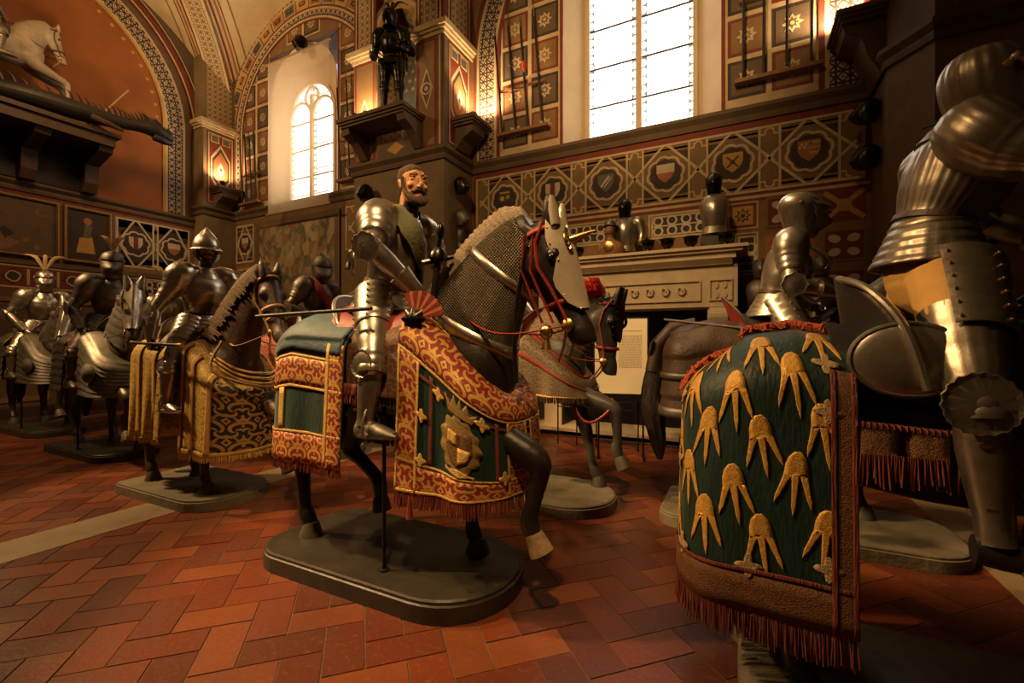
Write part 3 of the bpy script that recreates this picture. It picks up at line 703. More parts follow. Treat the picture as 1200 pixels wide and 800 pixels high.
# --- groin vault
def vault():
    hs,rz=6.72,2.75; xs=[(-12.0,-5.5),(-5.5,1.46),(1.46,8.0)]; yc,b=(YN+YL)/2,(YL-YN)/2
    h2=lambda y:hs+rz*math.sqrt(max(0,1-((y-yc)/b)**2))
    mb=MB(); NX,NY=30,34
    ribs=Deco((0,0,0),(1,0,0),(0,0,1)); 
    for x0,x1 in xs:
        xc,a=(x0+x1)/2,(x1-x0)/2
        h1=lambda x:hs+rz*math.sqrt(max(0,1-((x-xc)/a)**2))
        H=lambda x,y:max(h1(x),h2(y))
        vs=[];fs=[]
        for i in range(NX+1):
            x=xc-a*cos(PI*i/NX)
            for j in range(NY+1):
                y=yc-b*cos(PI*j/NY); vs.append((x,y,H(x,y)))
        for i in range(NX):
            for j in range(NY): q=i*(NY+1)+j; fs.append((q,q+NY+1,q+NY+2,q+1) if (i<NX/2)==(j<NY/2) else (q,q+NY+1,q+NY+2,q+1))
        mb.add(vs,fs)
        for sx in (-1,1):
            for sy in (-1,1):
                N=26; dirv=V((-sx*a,-sy*b,0)).normalized(); pr=V((-dirv.y,dirv.x,0))
                def strip(o0,o1,m,drop,follow):
                    ribs.c(m); pv=[];uv=[]; L=0; last=None
                    for i in range(N+1):
                        t=1-cos(PI/2*i/N); x,y=xc+sx*a*(1-t),yc+sy*b*(1-t); z0=H(x,y)
                        if last: L+=(V((x,y,z0))-last).length
                        last=V((x,y,z0))
                        for o in (o0,o1):
                            k=min(1,(i+1.5)/7); q=V((x,y,0))+pr*o*k
                            zz=(H(min(max(q.x,x0),x1),min(max(q.y,YN),YL)) if follow else z0)-drop
                            pv.append((q.x,q.y,zz)); uv.append((L,o))
                    ribs.add(pv,[(2*i,2*i+1,2*i+3,2*i+2) for i in range(N)],uv)
                strip(-.17,.17,'mosaic2',.05,False); strip(-.22,-.17,'cream',.045,False); strip(.17,.22,'cream',.045,False)
                for s in (-1,1):
                    for o0,o1,m in ((.27,.31,'red'),(.36,.40,'terra'),(.44,.46,'red'),(.62,.64,'olive')):
                        strip(s*o0,s*o1,m,.025,True)
    struct(mb.build('ceiling',DM['vault'],None,60)); struct(ribs.done('ceiling_rib'))
vault()
wallbox('ceiling_slab',[((XE,YN,9.9),(XR,YL,10.2))],DM['stone'])
# ================================================================== HORSES  (local: x forward, z up, 0 = top of the plinth)
TRUNK=[(-.73,1.18,.06,.10),(-.69,1.19,.17,.20),(-.61,1.20,.24,.26),(-.48,1.19,.285,.285),(-.25,1.16,.285,.285),(0,1.12,.295,.285),(.25,1.12,.285,.30),(.45,1.14,.255,.32),(.62,1.16,.225,.30),(.76,1.15,.18,.22),(.84,1.13,.09,.12)]
HIND_STAND=[(-.56,1.14,.2),(-.5,.92,.17),(-.58,.70,.10),(-.68,.51,.064),(-.67,.40,.05),(-.655,.2,.044),(-.63,.13,.054),(-.59,.06,.05)]
HIND_FWD=[(-.54,1.14,.2),(-.40,.92,.17),(-.40,.70,.10),(-.46,.51,.064),(-.45,.40,.05),(-.43,.2,.044),(-.41,.13,.054),(-.37,.06,.05)]
HIND_LIFT=[(-.54,1.14,.2),(-.40,.93,.165),(-.47,.70,.10),(-.55,.53,.066),(-.45,.46,.05),(-.32,.37,.046),(-.265,.31,.054),(-.255,.21,.046)]
FORE_STAND=[(.56,1.12,.17),(.5,.92,.115),(.5,.72,.078),(.51,.49,.062),(.5,.40,.046),(.5,.2,.040),(.505,.13,.05),(.54,.06,.046)]
FORE_LIFT=[(.6,1.06,.16),(.68,.91,.12),(.86,.80,.085),(1.06,.70,.070),(1.08,.62,.05),(1.04,.46,.042),(1.02,.38,.052),(1.05,.30,.044)]
FORE_HIGH=[(.6,1.06,.16),(.70,.93,.125),(.90,.84,.09),(1.14,.76,.068),(1.17,.68,.05),(1.18,.50,.042),(1.17,.42,.052),(1.20,.34,.044)]
def topz(x): return interp([(-.79,1.22),(-.73,1.36),(-.62,1.45),(-.5,1.475),(-.2,1.44),(.1,1.41),(.35,1.44),(.55,1.46),(.8,1.36)],x)
def halfw(x): return interp([(-.79,.05),(-.70,.19),(-.58,.26),(-.4,.29),(.2,.29),(.5,.25),(.7,.2),(.86,.08)],x)
class Horse:
    def __init__(h,name,label,loc,rz=0,coat='coat_black',poll=(1.08,1.86),ang=72,hs=1.0,legs=None,voxel=.02,scale=1,group=None,tail=True,mane=None,turn=0,hoofmat='hoof',cat='horse statue',xs=1.0):
        h.root=thing(name,label,cat,loc,rz,group,scale); h.poll=V((poll[0],0,poll[1])); h.hs=hs
        a=rad(ang); h.d=V((cos(a),0,-sin(a))); h.n=V((sin(a),0,cos(a)))     # down the face, out of the forehead
        h.lat=V((0,1,0))
        if turn:
            Q=Matrix.Rotation(rad(turn),3,'Z'); h.d=Q@h.d; h.n=Q@h.n; h.lat=Q@h.lat
        mb=MB()
        st=dens(TRUNK,26); mb.loft([(V((x*xs,0,z)),V((0,w,0)),V((0,0,t))) for x,z,w,t in st],22)
        # neck: base -> crest curve -> poll
        P0=V((.50*xs,0,1.22)); P2=h.poll+h.n*(-.06)+h.d*(-.02); P1=V((lerp(P0.x,P2.x,.42)+.02,0,lerp(P0.z,P2.z,.72)+.02))
        h.neck=[]
        for i in range(13):
            t=i/12; p=P0*(1-t)**2+P1*2*t*(1-t)+P2*t*t; tg=((P1-P0)*(1-t)+(P2-P1)*t).normalized()
            up=V((-tg.z,0,tg.x)); hw=interp([(0,.20),(.3,.15),(.6,.11),(1,.085)],t); ht=interp([(0,.34),(.25,.285),(.5,.225),(.8,.17),(1,.125)],t)
            h.neck.append((p,V((0,hw,0)),up*ht))
        mb.loft(h.neck,18)
        h.hst=[]
        for s,w,t in ((-.05,.055,.07),(0,.082,.10),(.10,.10,.142),(.20,.10,.148),(.30,.082,.118),(.40,.064,.09),(.48,.058,.078),(.55,.062,.078),(.60,.058,.070),(.635,.04,.048)):
            s*=hs; c=h.poll+h.d*s+h.n*(.085-t+(.02 if s>.5 else 0)); h.hst.append((c,h.lat*w*hs,h.n*t*hs))
        mb.loft(h.hst,18)
        q=h.poll+h.d*.175*hs
        for s in (-1,1):
            mb.ball(h.poll+h.d*.16*hs+h.lat*s*.085*hs+h.n*.03,(.035*hs,.03*hs,.035*hs))         # brow
            mb.ball(h.poll+h.d*.17*hs+h.lat*s*.075*hs-h.n*.10,(.075*hs,.04*hs,.085*hs))          # cheek
            mb.ball(h.poll+h.d*.56*hs+h.lat*s*.045*hs+h.n*.03,(.035*hs,.024*hs,.03*hs))           # nostril flare
            b=h.poll+h.lat*s*.055*hs+h.n*.05-h.d*.01; e=b-h.d*.15*hs+h.lat*s*.02+h.n*.03
            mb.tube([b+h.d*.03,lerp(b,e,.35),lerp(b,e,.7),e],[.034*hs,.040*hs,.028*hs,.006],10)   # ears
        h.hoofs=[]
        legs=legs or dict(nh=HIND_STAND,fh=HIND_FWD,nf=FORE_LIFT,ff=FORE_STAND)
        h.legs=legs
        for k,L in legs.items():
            s=-1 if k[0]=='n' else 1; y=(.15 if k[1]=='h' else .14)
            D=dens([(x,s*(y if i>1 else y*.85),z,r) for i,(x,z,r) in enumerate(L)],24)
            mb.tube([p[:3] for p in D],[p[3] for p in D],12)
            h.hoofs.append((V(D[-3][:3]),V(D[-1][:3])))
        h.body=mb.remesh('body',M[coat],h.root,voxel,3)
        for (a,b) in h.hoofs:
            t=(b-a).normalized(); down=V((t.x*.55,0,-1)).normalized() if b.z<.1 else (t*1.0+V((.12,0,-.1))).normalized()
            hm=MB(); l=.085 if b.z<.1 else .10
            o=b-V((0,0,.0)); 
            if b.z<.1: o=V((b.x,b.y,.072)); prof=[(.045,-.02),(.054,0),(.072,.060),(.074,.072)]; hm.lathe(prof,o,(.0,0,-1),16,ref=(1,0,0)); 
            else: hm.lathe([(.04,-.03),(.052,0),(.064,.07),(.066,.085),(.05,.09)],o,down,16)
            hm.build('hoof',M[hoofmat],h.root,50)
        ey=MB()
        for s in (-1,1):
            e=MB(); e.ball(h.poll+h.d*.175*hs+h.lat*s*.094*hs+h.n*.022,.023*hs,10,8); e.build('eye',M['eye'],h.root)
        if tail:
            tb=MB(); pts=dens([(-.68,0,1.33,.05),(-.82,0,1.30,.065),(-.93,0,1.08,.085),(-.97,0,.78,.095),(-.93,0,.48,.07),(-.91,0,.3,.02)],18)
            tb.tube([p[:3] for p in pts],[p[3] for p in pts],20,mod=lambda i,t:1+.12*sin(9*t+i*.35)); tb.build('tail',M['hair_black'],h.root,60)
        if mane:
            mm=MB()
            for i in [2+q/4 for q in range(41)]:
                j=min(int(i),11); p,a,b=(lerp(h.neck[j][k],h.neck[j+1][k],i-j) for k in range(3)); top=p+b*.98
                for s in (-1,1,0):
                    k=R.uniform(.75,1.1); q=[top+V((0,0,.02)),top+V((0,s*.05+.01,.0))+b*.05,top-b*.5*k+V((0,s*(a.y+.012),0)),top-b*.95*k+V((.03*k,s*(a.y+.02),0))] if s else [p+b*.95,p+b*1.12+V((-.03,0,.02)),p+b*.98+V((-.1,0,-.04))]
                    mm.tube(q,[.03,.035,.026,.006] if s else [.04,.035,.01],7)
            mm.build('mane',M[mane],h.root,60)
    # ---------- fittings
    def sec(h,s):
        """head section at distance s (metres, before scale): centre, lateral, forehead axes"""
        T=h.hst; S=[-.05,0,.10,.20,.30,.40,.48,.55,.60,.635]
        for i in range(len(S)-1):
            if s<=S[i+1]: break
        t=(s-S[i])/(S[i+1]-S[i]); return tuple(lerp(T[i][k],T[i+1][k],t) for k in range(3))
    def headband(h,s,w,mat,name='strap',g=.010):
        mb=MB(); st=[]
        for e in (-w/2,w/2):
            c,a,b=h.sec(s+e); st.append((c,a+a.normalized()*g,b+b.normalized()*g))
        mb.loft([st[0],st[1]],24,False); 
        o=mb.build(name,M[mat],h.root); m=o.modifiers.new('t','SOLIDIFY'); m.thickness=.006; m.offset=1; return o
    def bridle(h,mat='leather_red',boss='brass'):
        for s,n in ((.015,'browband'),(.40,'noseband'),(.24,'cheek_strap')):
            if n!='cheek_strap': h.headband(s,.026,mat,n)
        for sg in (-1,1):
            mb=MB(); pts=[]
            for s,b in ((-.02,.25),(.08,.05),(.2,.0),(.32,-.05),(.44,-.15),(.53,-.2)):
                c,a,n=h.sec(s); k=math.sqrt(max(0,1-b*b)); pts.append(c+a*sg*(k+.10)+n*b+a.normalized()*sg*.006)
            mb.tube(pts,.017,6,flat=.5); mb.build('cheek_strap',M[mat],h.root)
            c,a,n=h.sec(.52); o=c+a*sg*1.15-n*.3
            bb=MB(); bb.lathe([(.0,.02),(.018,.018),(.034,.008),(.036,0)],o,V(a)*sg,16); 
            bb.tube([o,o-h.n*.05+h.d*.10,o-h.n*.10+h.d*.17],[.009,.008,.007],8); bb.build('curb_bit',M[boss],h.root)
    def chanfron(h,mat='steel',s1=.46,arc=1.9,flare=.05,spike=True,peak=True,guard=True):
        mb=MB(); st=[]
        for i in range(12):
            s=-.02+(s1+.02)*i/11; c,a,b=h.sec(s); st.append((c+h.n*.0,a*1.0+a.normalized()*.016,b+b.normalized()*.018))
        # angle pi/2 = forehead
        AR=lambda i:arc*interp([(0,.85),(.25,.80),(.42,.62),(.52,.75),(.68,1),(.9,.9),(1,.55)],i/11)
        mb.shell(st,lambda i:PI/2-AR(i)/2,lambda i:PI/2+AR(i)/2,.005,18,mod=lambda i,t:1+(.10*math.exp(-((t-PI/2)/.18)**2) if i<11 else .05)+flare*(abs(t-PI/2)/(arc/2))**4)
        mb.cur=1
        for i in range(1,12,2):
            c,a,b=st[i]
            for t in (PI/2-AR(i)/2*.93,PI/2+AR(i)/2*.93): mb.ball(c+(a*cos(t)+b*sin(t))*1.05,.006,6,5)
        o=mb.build('chanfron',[M[mat],M['brass']],h.root,50)
        for sg in (-1,1) if guard else ():
            ec=MB()
            c=h.poll+h.d*.16*h.hs+h.lat*sg*.115*h.hs+h.n*.045
            ec.shell([(c+h.n*.0,h.d*.06,h.n*.055),(c+h.lat*sg*.03+h.n*.012,h.d*.066,h.n*.062)],.0,PI*1.1,.004,14)
            ec.build('eye_guard',M[mat],o,50)
        if spike:
            c,a,b=h.sec(.10); p=c+b*1.05
            sp=MB(); sp.lathe([(.062+.010*(i%2),.004*(i//12)) for i in range(1)]+[(.065,0),(.06,.01),(.03,.014),(.026,.02),(.016,.09),(.004,.15)],p,h.n,20); sp.build('spike',M['brass'],o,50)
            rs=MB(); rs.lathe([(.058,.006),(.075,.014),(.07,.02),(.05,.016)],p,h.n,40,mod=lambda i,t:1+.12*cos(20*t)); rs.build('rosette',M['steel'],o,50)
        if peak:
            for sg in (-1,1):
                pk=MB(); b0=h.poll+h.lat*sg*.058*h.hs+h.n*.065; pk.shell([(b0+h.d*.02,h.lat*.042,h.n*.03),(b0-h.d*.06+h.n*.01,h.lat*.045,h.n*.032),(b0-h.d*.13+h.n*.03+h.lat*sg*.02,h.lat*.02,h.n*.014)],-.2,PI+.2,.004,10)
                pk.build('ear_guard',M[mat],o,50)
        return o
    def crinet(h,mat,t0=.15,t1=1.0,lames=False,g=.012,name='crinet'):
        mb=MB(); st=[]; n=24 if lames else 14
        for i in range(n+1):
            t=lerp(t0,t1,i/n)*12; j=min(int(t),11); f=t-j; c,a,b=(lerp(h.neck[j][k],h.neck[j+1][k],f) for k in range(3))
            gg=g+(.012*((i%3)/3.) if lames else 0); st.append((c,a+a.normalized()*gg,b+b.normalized()*gg))
        mb.loft(st,24,False); o=mb.build(name,M[mat],h.root,35); m=o.modifiers.new('t','SOLIDIFY'); m.thickness=.004; return o
    def crest(h,mat,w=.075,rise=.05,name='crest_cover',t0=.1,t1=1.0,teeth=True):
        mb=MB(); st=[]; n=44
        for i in range(n+1):
            t=lerp(t0,t1,i/n)*12; j=min(int(t),11); f=t-j; c,a,b=(lerp(h.neck[j][k],h.neck[j+1][k],f) for k in range(3))
            bn=b.normalized(); k=(1-.08*(i%2 if teeth else 0))*(1 if i<n-5 else .5+.1*(n-i)); p=c+b*.93
            st.append((p,V((0,w*k,0)),bn*rise*k))
        mb.loft(st,14); return mb.build(name,M[mat],h.root,30)
    def reins(h,hand,mat='leather_red',w=.011,sag=.12):
        for sg in (-1,1):
            c,a,n=h.sec(.52); p=c+a*sg*1.25-n*.4; q=V(hand)+V((0,sg*.03,0)); m=lerp(p,q,.5)+V((-.02,sg*.13,-sag))
            pts=dens([tuple(p),tuple(lerp(p,m,.55)+V((0,sg*.05,-sag*.3))),tuple(m),tuple(lerp(m,q,.6)),tuple(q)],18)
            MB().tube(pts,w,6,flat=.45).build('rein',M[mat],h.root)
    def saddle(h,mat='leather',plate='steel',cantle=.30,pommel=.26,wrap=.10,rimmat=None,cx=-.33,cdx=-.10,pplate=None):
        s=MB(); st=[]
        for x,w,up in ((-.30,.24,.06),(-.2,.27,.05),(0,.26,.03),(.2,.25,.04),(.32,.22,.07)):
            st.append((V((x,0,topz(x)-.13)),V((0,w+.03,0)),V((0,0,.17+up))))
        s.shell(st,-.25,PI+.25,.03,22); o=s.build('saddle',M[mat],h.root,50)
        for x,hh,w,dx,nm in ((cx,cantle,.26,cdx,'cantle'),(.34,pommel,.20,.10,'pommel')):
            c=MB(); z0=topz(x)-.05; ring=[]
            for i in range(25):
                a=PI*i/24; ring.append((cos(a)*w*(1-.15*sin(a)),sin(a)**.8*hh))
            P=lambda y,z,t:V((x+dx*z/hh+(wrap*(abs(y)/w)**2)*(1 if x<0 else -1)+t,y,z0+z))
            vs=[];fs=[]
            for t in (0,.02*(1 if x<0 else -1)):
                vs+=[P(y,z,t) for y,z in ring]+[P(y*.6,z*.55,t) for y,z in ring]+[P(y*.02,z*.02,t) for y,z in ring]
            k=25
            for l in (0,1):
                for r in (0,1):
                    for i in range(k-1):
                        b=l*3*k+r*k; f=(b+i,b+i+1,b+k+i+1,b+k+i); fs.append(f if l==0 else f[::-1])
            fs+=[(i,3*k+i,3*k+i+1,i+1) for i in range(k-1)]
            c.add(vs,fs); po=c.build(nm,M[(pplate if nm=='pommel' else None) or plate],o,50)
            rim=MB(); rim.tube([P(y,z,.01*(1 if x<0 else -1)) for y,z in ring],.012,8); rim.build('rim',M[rimmat or ('leather' if plate!='leather' else 'steel')],po)
        return o
    def stirrups(h,foot,mat='steel',leather='leather'):
        for sg in (-1,1):
            f=V((foot[0],sg*abs(foot[1]),foot[2])); st=MB()
            st.tube([V((.05,sg*.30,1.36)),V((.06,sg*.345,1.15)),f+V((0,0,.16))],[.018,.016,.014],6,flat=.4); o=st.build('stirrup_leather',M[leather],h.root)
            rr=MB(); rr.tube([f+V((0,-.06,-.005)),f+V((0,-.062,.06)),f+V((0,-.03,.13)),f+V((0,0,.16)),f+V((0,.03,.13)),f+V((0,.062,.06)),f+V((0,.06,-.005))],.008,8); rr.box((f.x-.035,f.y-.065,f.z-.018),(f.x+.035,f.y+.065,f.z-.004)); rr.build('stirrup',M[mat],o,50)

class Drape:
    """cloth hanging from a horse: every u is a station along the hem line, v runs from the top edge to the hem"""
    def __init__(s,hem,S,ztop,zhem,rz=.26,a=.36,flare=.03,folds=(.012,17),w=None,lames=0):
        s.P=[V((*p,0)) for p in hem]; s.L=[0]
        for p,q in zip(s.P,s.P[1:]): s.L.append(s.L[-1]+(q-p).length)
        s.len=s.L[-1]; s.S,s.zt,s.zh,s.rz,s.a,s.fl,s.fo,s.lames=S,ztop,zhem,rz,a,flare,folds,lames
    def base(s,u):
        l=u*s.len
        for i in range(len(s.L)-1):
            if l<=s.L[i+1]+1e-9: break
        t=(l-s.L[i])/max(1e-9,s.L[i+1]-s.L[i]); return lerp(s.P[i],s.P[i+1],t)
    def nrm2(s,u):
        e=.012; d=s.base(min(1,u+e))-s.base(max(0,u-e)); n=V((d.y,-d.x,0)).normalized(); c=(s.P[0]+s.P[-1])*.5; return n if n.dot(s.base(u)-c+V((0,0,0)))>=0 else -n
    def at(s,u,v,off=0):
        Q=s.base(u); S=V((*s.S(Q,u),0)); zt=s.zt(Q,u); zh=s.zh(Q,u) if callable(s.zh) else s.zh; n=s.nrm2(u)
        if v<s.a:
            f=v/s.a*PI/2; k=sin(f); z=zt-s.rz*(1-cos(f)); e=0
        else:
            k=1; e=(v-s.a)/(1-s.a); z=lerp(zt-s.rz,zh,e)
        p=lerp(S,Q,k); p=V((p.x,p.y,z))
        if e>0:
            A,K=s.fo; wv=sin(K*u*s.len+1.3*sin(3*u*s.len))+.4*sin(K*1.9*u*s.len+2)
            p+=n*(s.fl*e+A*e*wv)
        if s.lames: 
            q=(v*s.lames)%1; p+=n*(.014*q)*(1 if v>s.a*.3 else .4)
            if v<s.a: p.z+=.010*q*cos(v/s.a*PI/2)
        return p+(n*off*min(1,.25+v/s.a) + V((0,0,off*max(0,1-v/s.a)))) if off else p
    def vlen(s): return s.rz*1.5+.15+.6
    def build(s,name,mat,parent,u0=0,u1=1,v0=0,v1=1,nu=60,nv=26,off=0,th=.004,hem=None,ulen=None):
        mb=MB(); vs=[];uv=[]
        for i in range(nu+1):
            u=lerp(u0,u1,i/nu)
            for j in range(nv+1):
                v=lerp(v0,v1,j/nv); p=s.at(u,v,off)
                if hem and j==nv: p.z-=hem*R.random()
                vs.append(p); uv.append((u*s.len,v*s.vlen()))
        fs=[(i*(nv+1)+j,i*(nv+1)+j+1,(i+1)*(nv+1)+j+1,(i+1)*(nv+1)+j) for i in range(nu) for j in range(nv)]
        mb.add(vs,fs,uv); o=mb.build(name,M[mat],parent,60); m=o.modifiers.new('t','SOLIDIFY'); m.thickness=th; m.offset=-1; return o
    def band(s,name,mat,parent,u0,u1,v0,v1,off=.006,nu=None,nv=None):
        return s.build(name,mat,parent,u0,u1,v0,v1,nu or max(4,int((u1-u0)*64)),nv or max(3,int((v1-v0)*26)),off,.004)
    def fringe(s,name,mat,parent,u0,u1,v,length,n,off=.004,rnd=.25):
        """hanging threads along the hem"""
        mb=MB()
        for i in range(n):
            u=lerp(u0,u1,(i+.5)/n); p=s.at(u,v,off); nn=s.nrm2(u); t=V((-nn.y,nn.x,0)); w=(u1-u0)*s.len/n*.92; l=length*R.uniform(1-rnd,1)
            d=nn*R.uniform(-.012,.012)+t*R.uniform(-.01,.01)
            a=p+V((0,0,.008)); b=p+d*.6-V((0,0,l*.6)); c=p+d-V((0,0,l))
            mb.tube([a,b,c],[w*.5,w*.75,w*.6],5,flat=.9)
        return mb.build(name,M[mat],parent)
    def motif(s,name,mat,parent,u,v,poly,scale,off=.007,rot=0):
        """applique: poly in metres (x along the hem, y up), draped on the cloth"""
        mb=MB(); cu=u*s.len; VL=s.vlen()
        # measure the real vertical scale of the cloth at this spot
        dv=(s.at(u,min(1,v+.02))-s.at(u,max(0,v-.02))).length/(min(1,v+.02)-max(0,v-.02))
        from mathutils.geometry import tessellate_polygon
        P2=[(x*scale,y*scale) for x,y in poly]; T=[tuple(t) for t in tessellate_polygon([[V((x,y,0)) for x,y in P2]])]
        for _ in range(2):
            mid={}; N=[]
            def md(i,j):
                k=(min(i,j),max(i,j))
                if k not in mid: mid[k]=len(P2); P2.append(((P2[i][0]+P2[j][0])/2,(P2[i][1]+P2[j][1])/2))
                return mid[k]
            for i,j,k in T: q,w,e=md(i,j),md(j,k),md(k,i); N+=[(i,q,e),(q,j,w),(e,w,k),(q,w,e)]
            T=N
        pts=[]; fs=[]
        for qx,qy in P2:
            x=qx*cos(rot)-qy*sin(rot); y=qx*sin(rot)+qy*cos(rot)
            pts.append(s.at(min(1,max(0,u+x/s.len)),min(1.0,max(.0,v-y/dv)),off))
        n0=s.at(u,v,.02)-s.at(u,v,0)
        for i,j,k in T:
            fs.append((i,j,k) if (pts[j]-pts[i]).cross(pts[k]-pts[i]).dot(n0)>0 else (i,k,j))
        mb.add(pts,fs); o=mb.build(name,M[mat],parent,60); m=o.modifiers.new('t','SOLIDIFY'); m.thickness=.003; m.offset=1
        return o
def rear_hem(xf,xr,w,rr=.22,k=10):
    """near side front corner -> round the buttocks -> far side front corner"""
    pts=[(xf,-w)]+[(xr+rr-rr*sin(PI/2*i/k),-w*cos(PI/2*i/k)**.6) for i in range(k)]+[(xr,0)]
    return pts+[(x,-y) for x,y in pts[-2::-1]]
def front_hem(xb,xf,w,rr=.22,k=10):
    pts=[(xb,-w)]+[(xf-rr+rr*sin(PI/2*i/k),-w*cos(PI/2*i/k)**.6) for i in range(k)]+[(xf,0)]
    return pts+[(x,-y) for x,y in pts[-2::-1]]
def rear_drape(xf=-.2,xr=-.95,w=.35,zhem=.62,rr=.22,sx=-.64,top=None,**k):
    k.setdefault('folds',(.010,15)); top=top or (lambda x:topz(max(x,-.64))+.025)
    return Drape(rear_hem(xf,xr,w,rr),lambda Q,u:(min(max(Q.x,sx),xf),0),lambda Q,u:top(Q.x),zhem,rz=.24,**k)
def front_drape(xb=.40,xf=.98,w=.34,zhem=.62,z0=1.44,z1=1.05,**k):
    k.setdefault('folds',(.014,16))
    def S(Q,u):
        t=min(1,max(0,(Q.x-xb)/(xf-xb))); ang=t*PI/2
        return (lerp(xb+.05,xf-.10,t**.8), math.copysign(.17*math.sqrt(max(0,1-t**3)),Q.y) if abs(Q.y)>1e-4 else 0)
    def zt(Q,u):
        t=min(1,max(0,(Q.x-xb)/(xf-xb))); return lerp(z0,z1,t**1.1)
    return Drape(front_hem(xb,xf,w),S,zt,zhem,rz=.10,a=.20,**k)
# ================================================================== RIDERS  (written in the frame of their horse, seat at z = 1.5)
SEAT=1.5
ARM_REIN=dict(elbow=(-.02,.36,1.76),wrist=(.22,.20,1.60))
def frame_of(d):
    d=V(d).normalized(); s=d.cross(V((0,0,1)))
    s=s.normalized() if s.length>.05 else V((0,1,0)); return d,s,s.cross(d)
def plate(mb,p0,p1,prof,ref=None,segs=18,lames=0,flute=0,nf=14,n=None,sx=1.0,ridge=0):
    p0,p1=V(p0),V(p1); d=p1-p0; L=d.length; t=d.normalized()
    ref=V(ref) if ref else V((1,0,.2)); a=(ref-t*ref.dot(t)).normalized(); b=t.cross(a)
    n=n or (lames*4 if lames else 14); P=dens(prof,max(n,4)) if not lames else None; st=[]
    for i in range(n+1):
        q=i/n; r=interp(prof,prof[0][0]+(prof[-1][0]-prof[0][0])*q); x=prof[0][0]+(prof[-1][0]-prof[0][0])*q
        if lames: r+=.006*(1-((q*lames)%1)) if q<1 else 0
        st.append((p0+d*x,a*r,b*r*sx))
    def mod(i,th):
        k=1
        if flute: k+=flute*cos(nf*th)*sin(PI*min(1,max(0,i/n)))**.5
        if ridge: k+=ridge*math.exp(-(((th+PI)%(2*PI)-PI)/.25)**2)
        return k
    mb.loft(st,segs if not flute else max(segs,nf*4),True,mod=mod if (flute or ridge) else None)
    return a,b
def hand(mb,w,d,n,th,curl=(55,70,45),r=.0105,spread=.0,scale=1.0):
    """palm and five fingers; d towards the fingers, n the palm side, th the thumb side"""
    d=V(d).normalized(); n=(V(n)-d*V(n).dot(d)).normalized(); th=(V(th)-d*V(th).dot(d)-n*V(th).dot(n)).normalized(); w=V(w); S=scale
    mb.loft([(w+d*x*S,th*a*S,n*b*S) for x,a,b in ((-.01,.028,.02),(.02,.033,.019),(.055,.042,.018),(.085,.043,.015),(.095,.036,.010))],14)
    for i in range(4):
        o=(.030-.0205*i)*S; L=(.044,.049,.046,.036)[i]*S; p=w+d*(.088-.004*abs(i-1))*S+th*o; a=0; pts=[p-d*.02*S]; pts.append(p)
        for k,(cl,f) in enumerate(zip(curl,(1,.62,.5))):
            a+=rad(cl+(i*3)); p=p+(d*cos(a)+n*sin(a))*L*f+th*spread*(1.5-i)*.004; pts.append(p)
        mb.tube(pts,[r*S*k for k in (1.05,1.08,1,.93,.72)],8)
    p=w+d*.025*S+th*.030*S+n*.004; q=p+(d*.55+th*.55+n*.45).normalized()*.045*S; e=q+(d*.65+n*.75-th*.15).normalized()*.032*S; f=e+(d*.5+n*.7-th*.5).normalized()*.025*S
    mb.tube([p-d*.02*S,p,q,e,f],[r*S*k for k in (1.3,1.35,1.2,1.05,.75)],8)
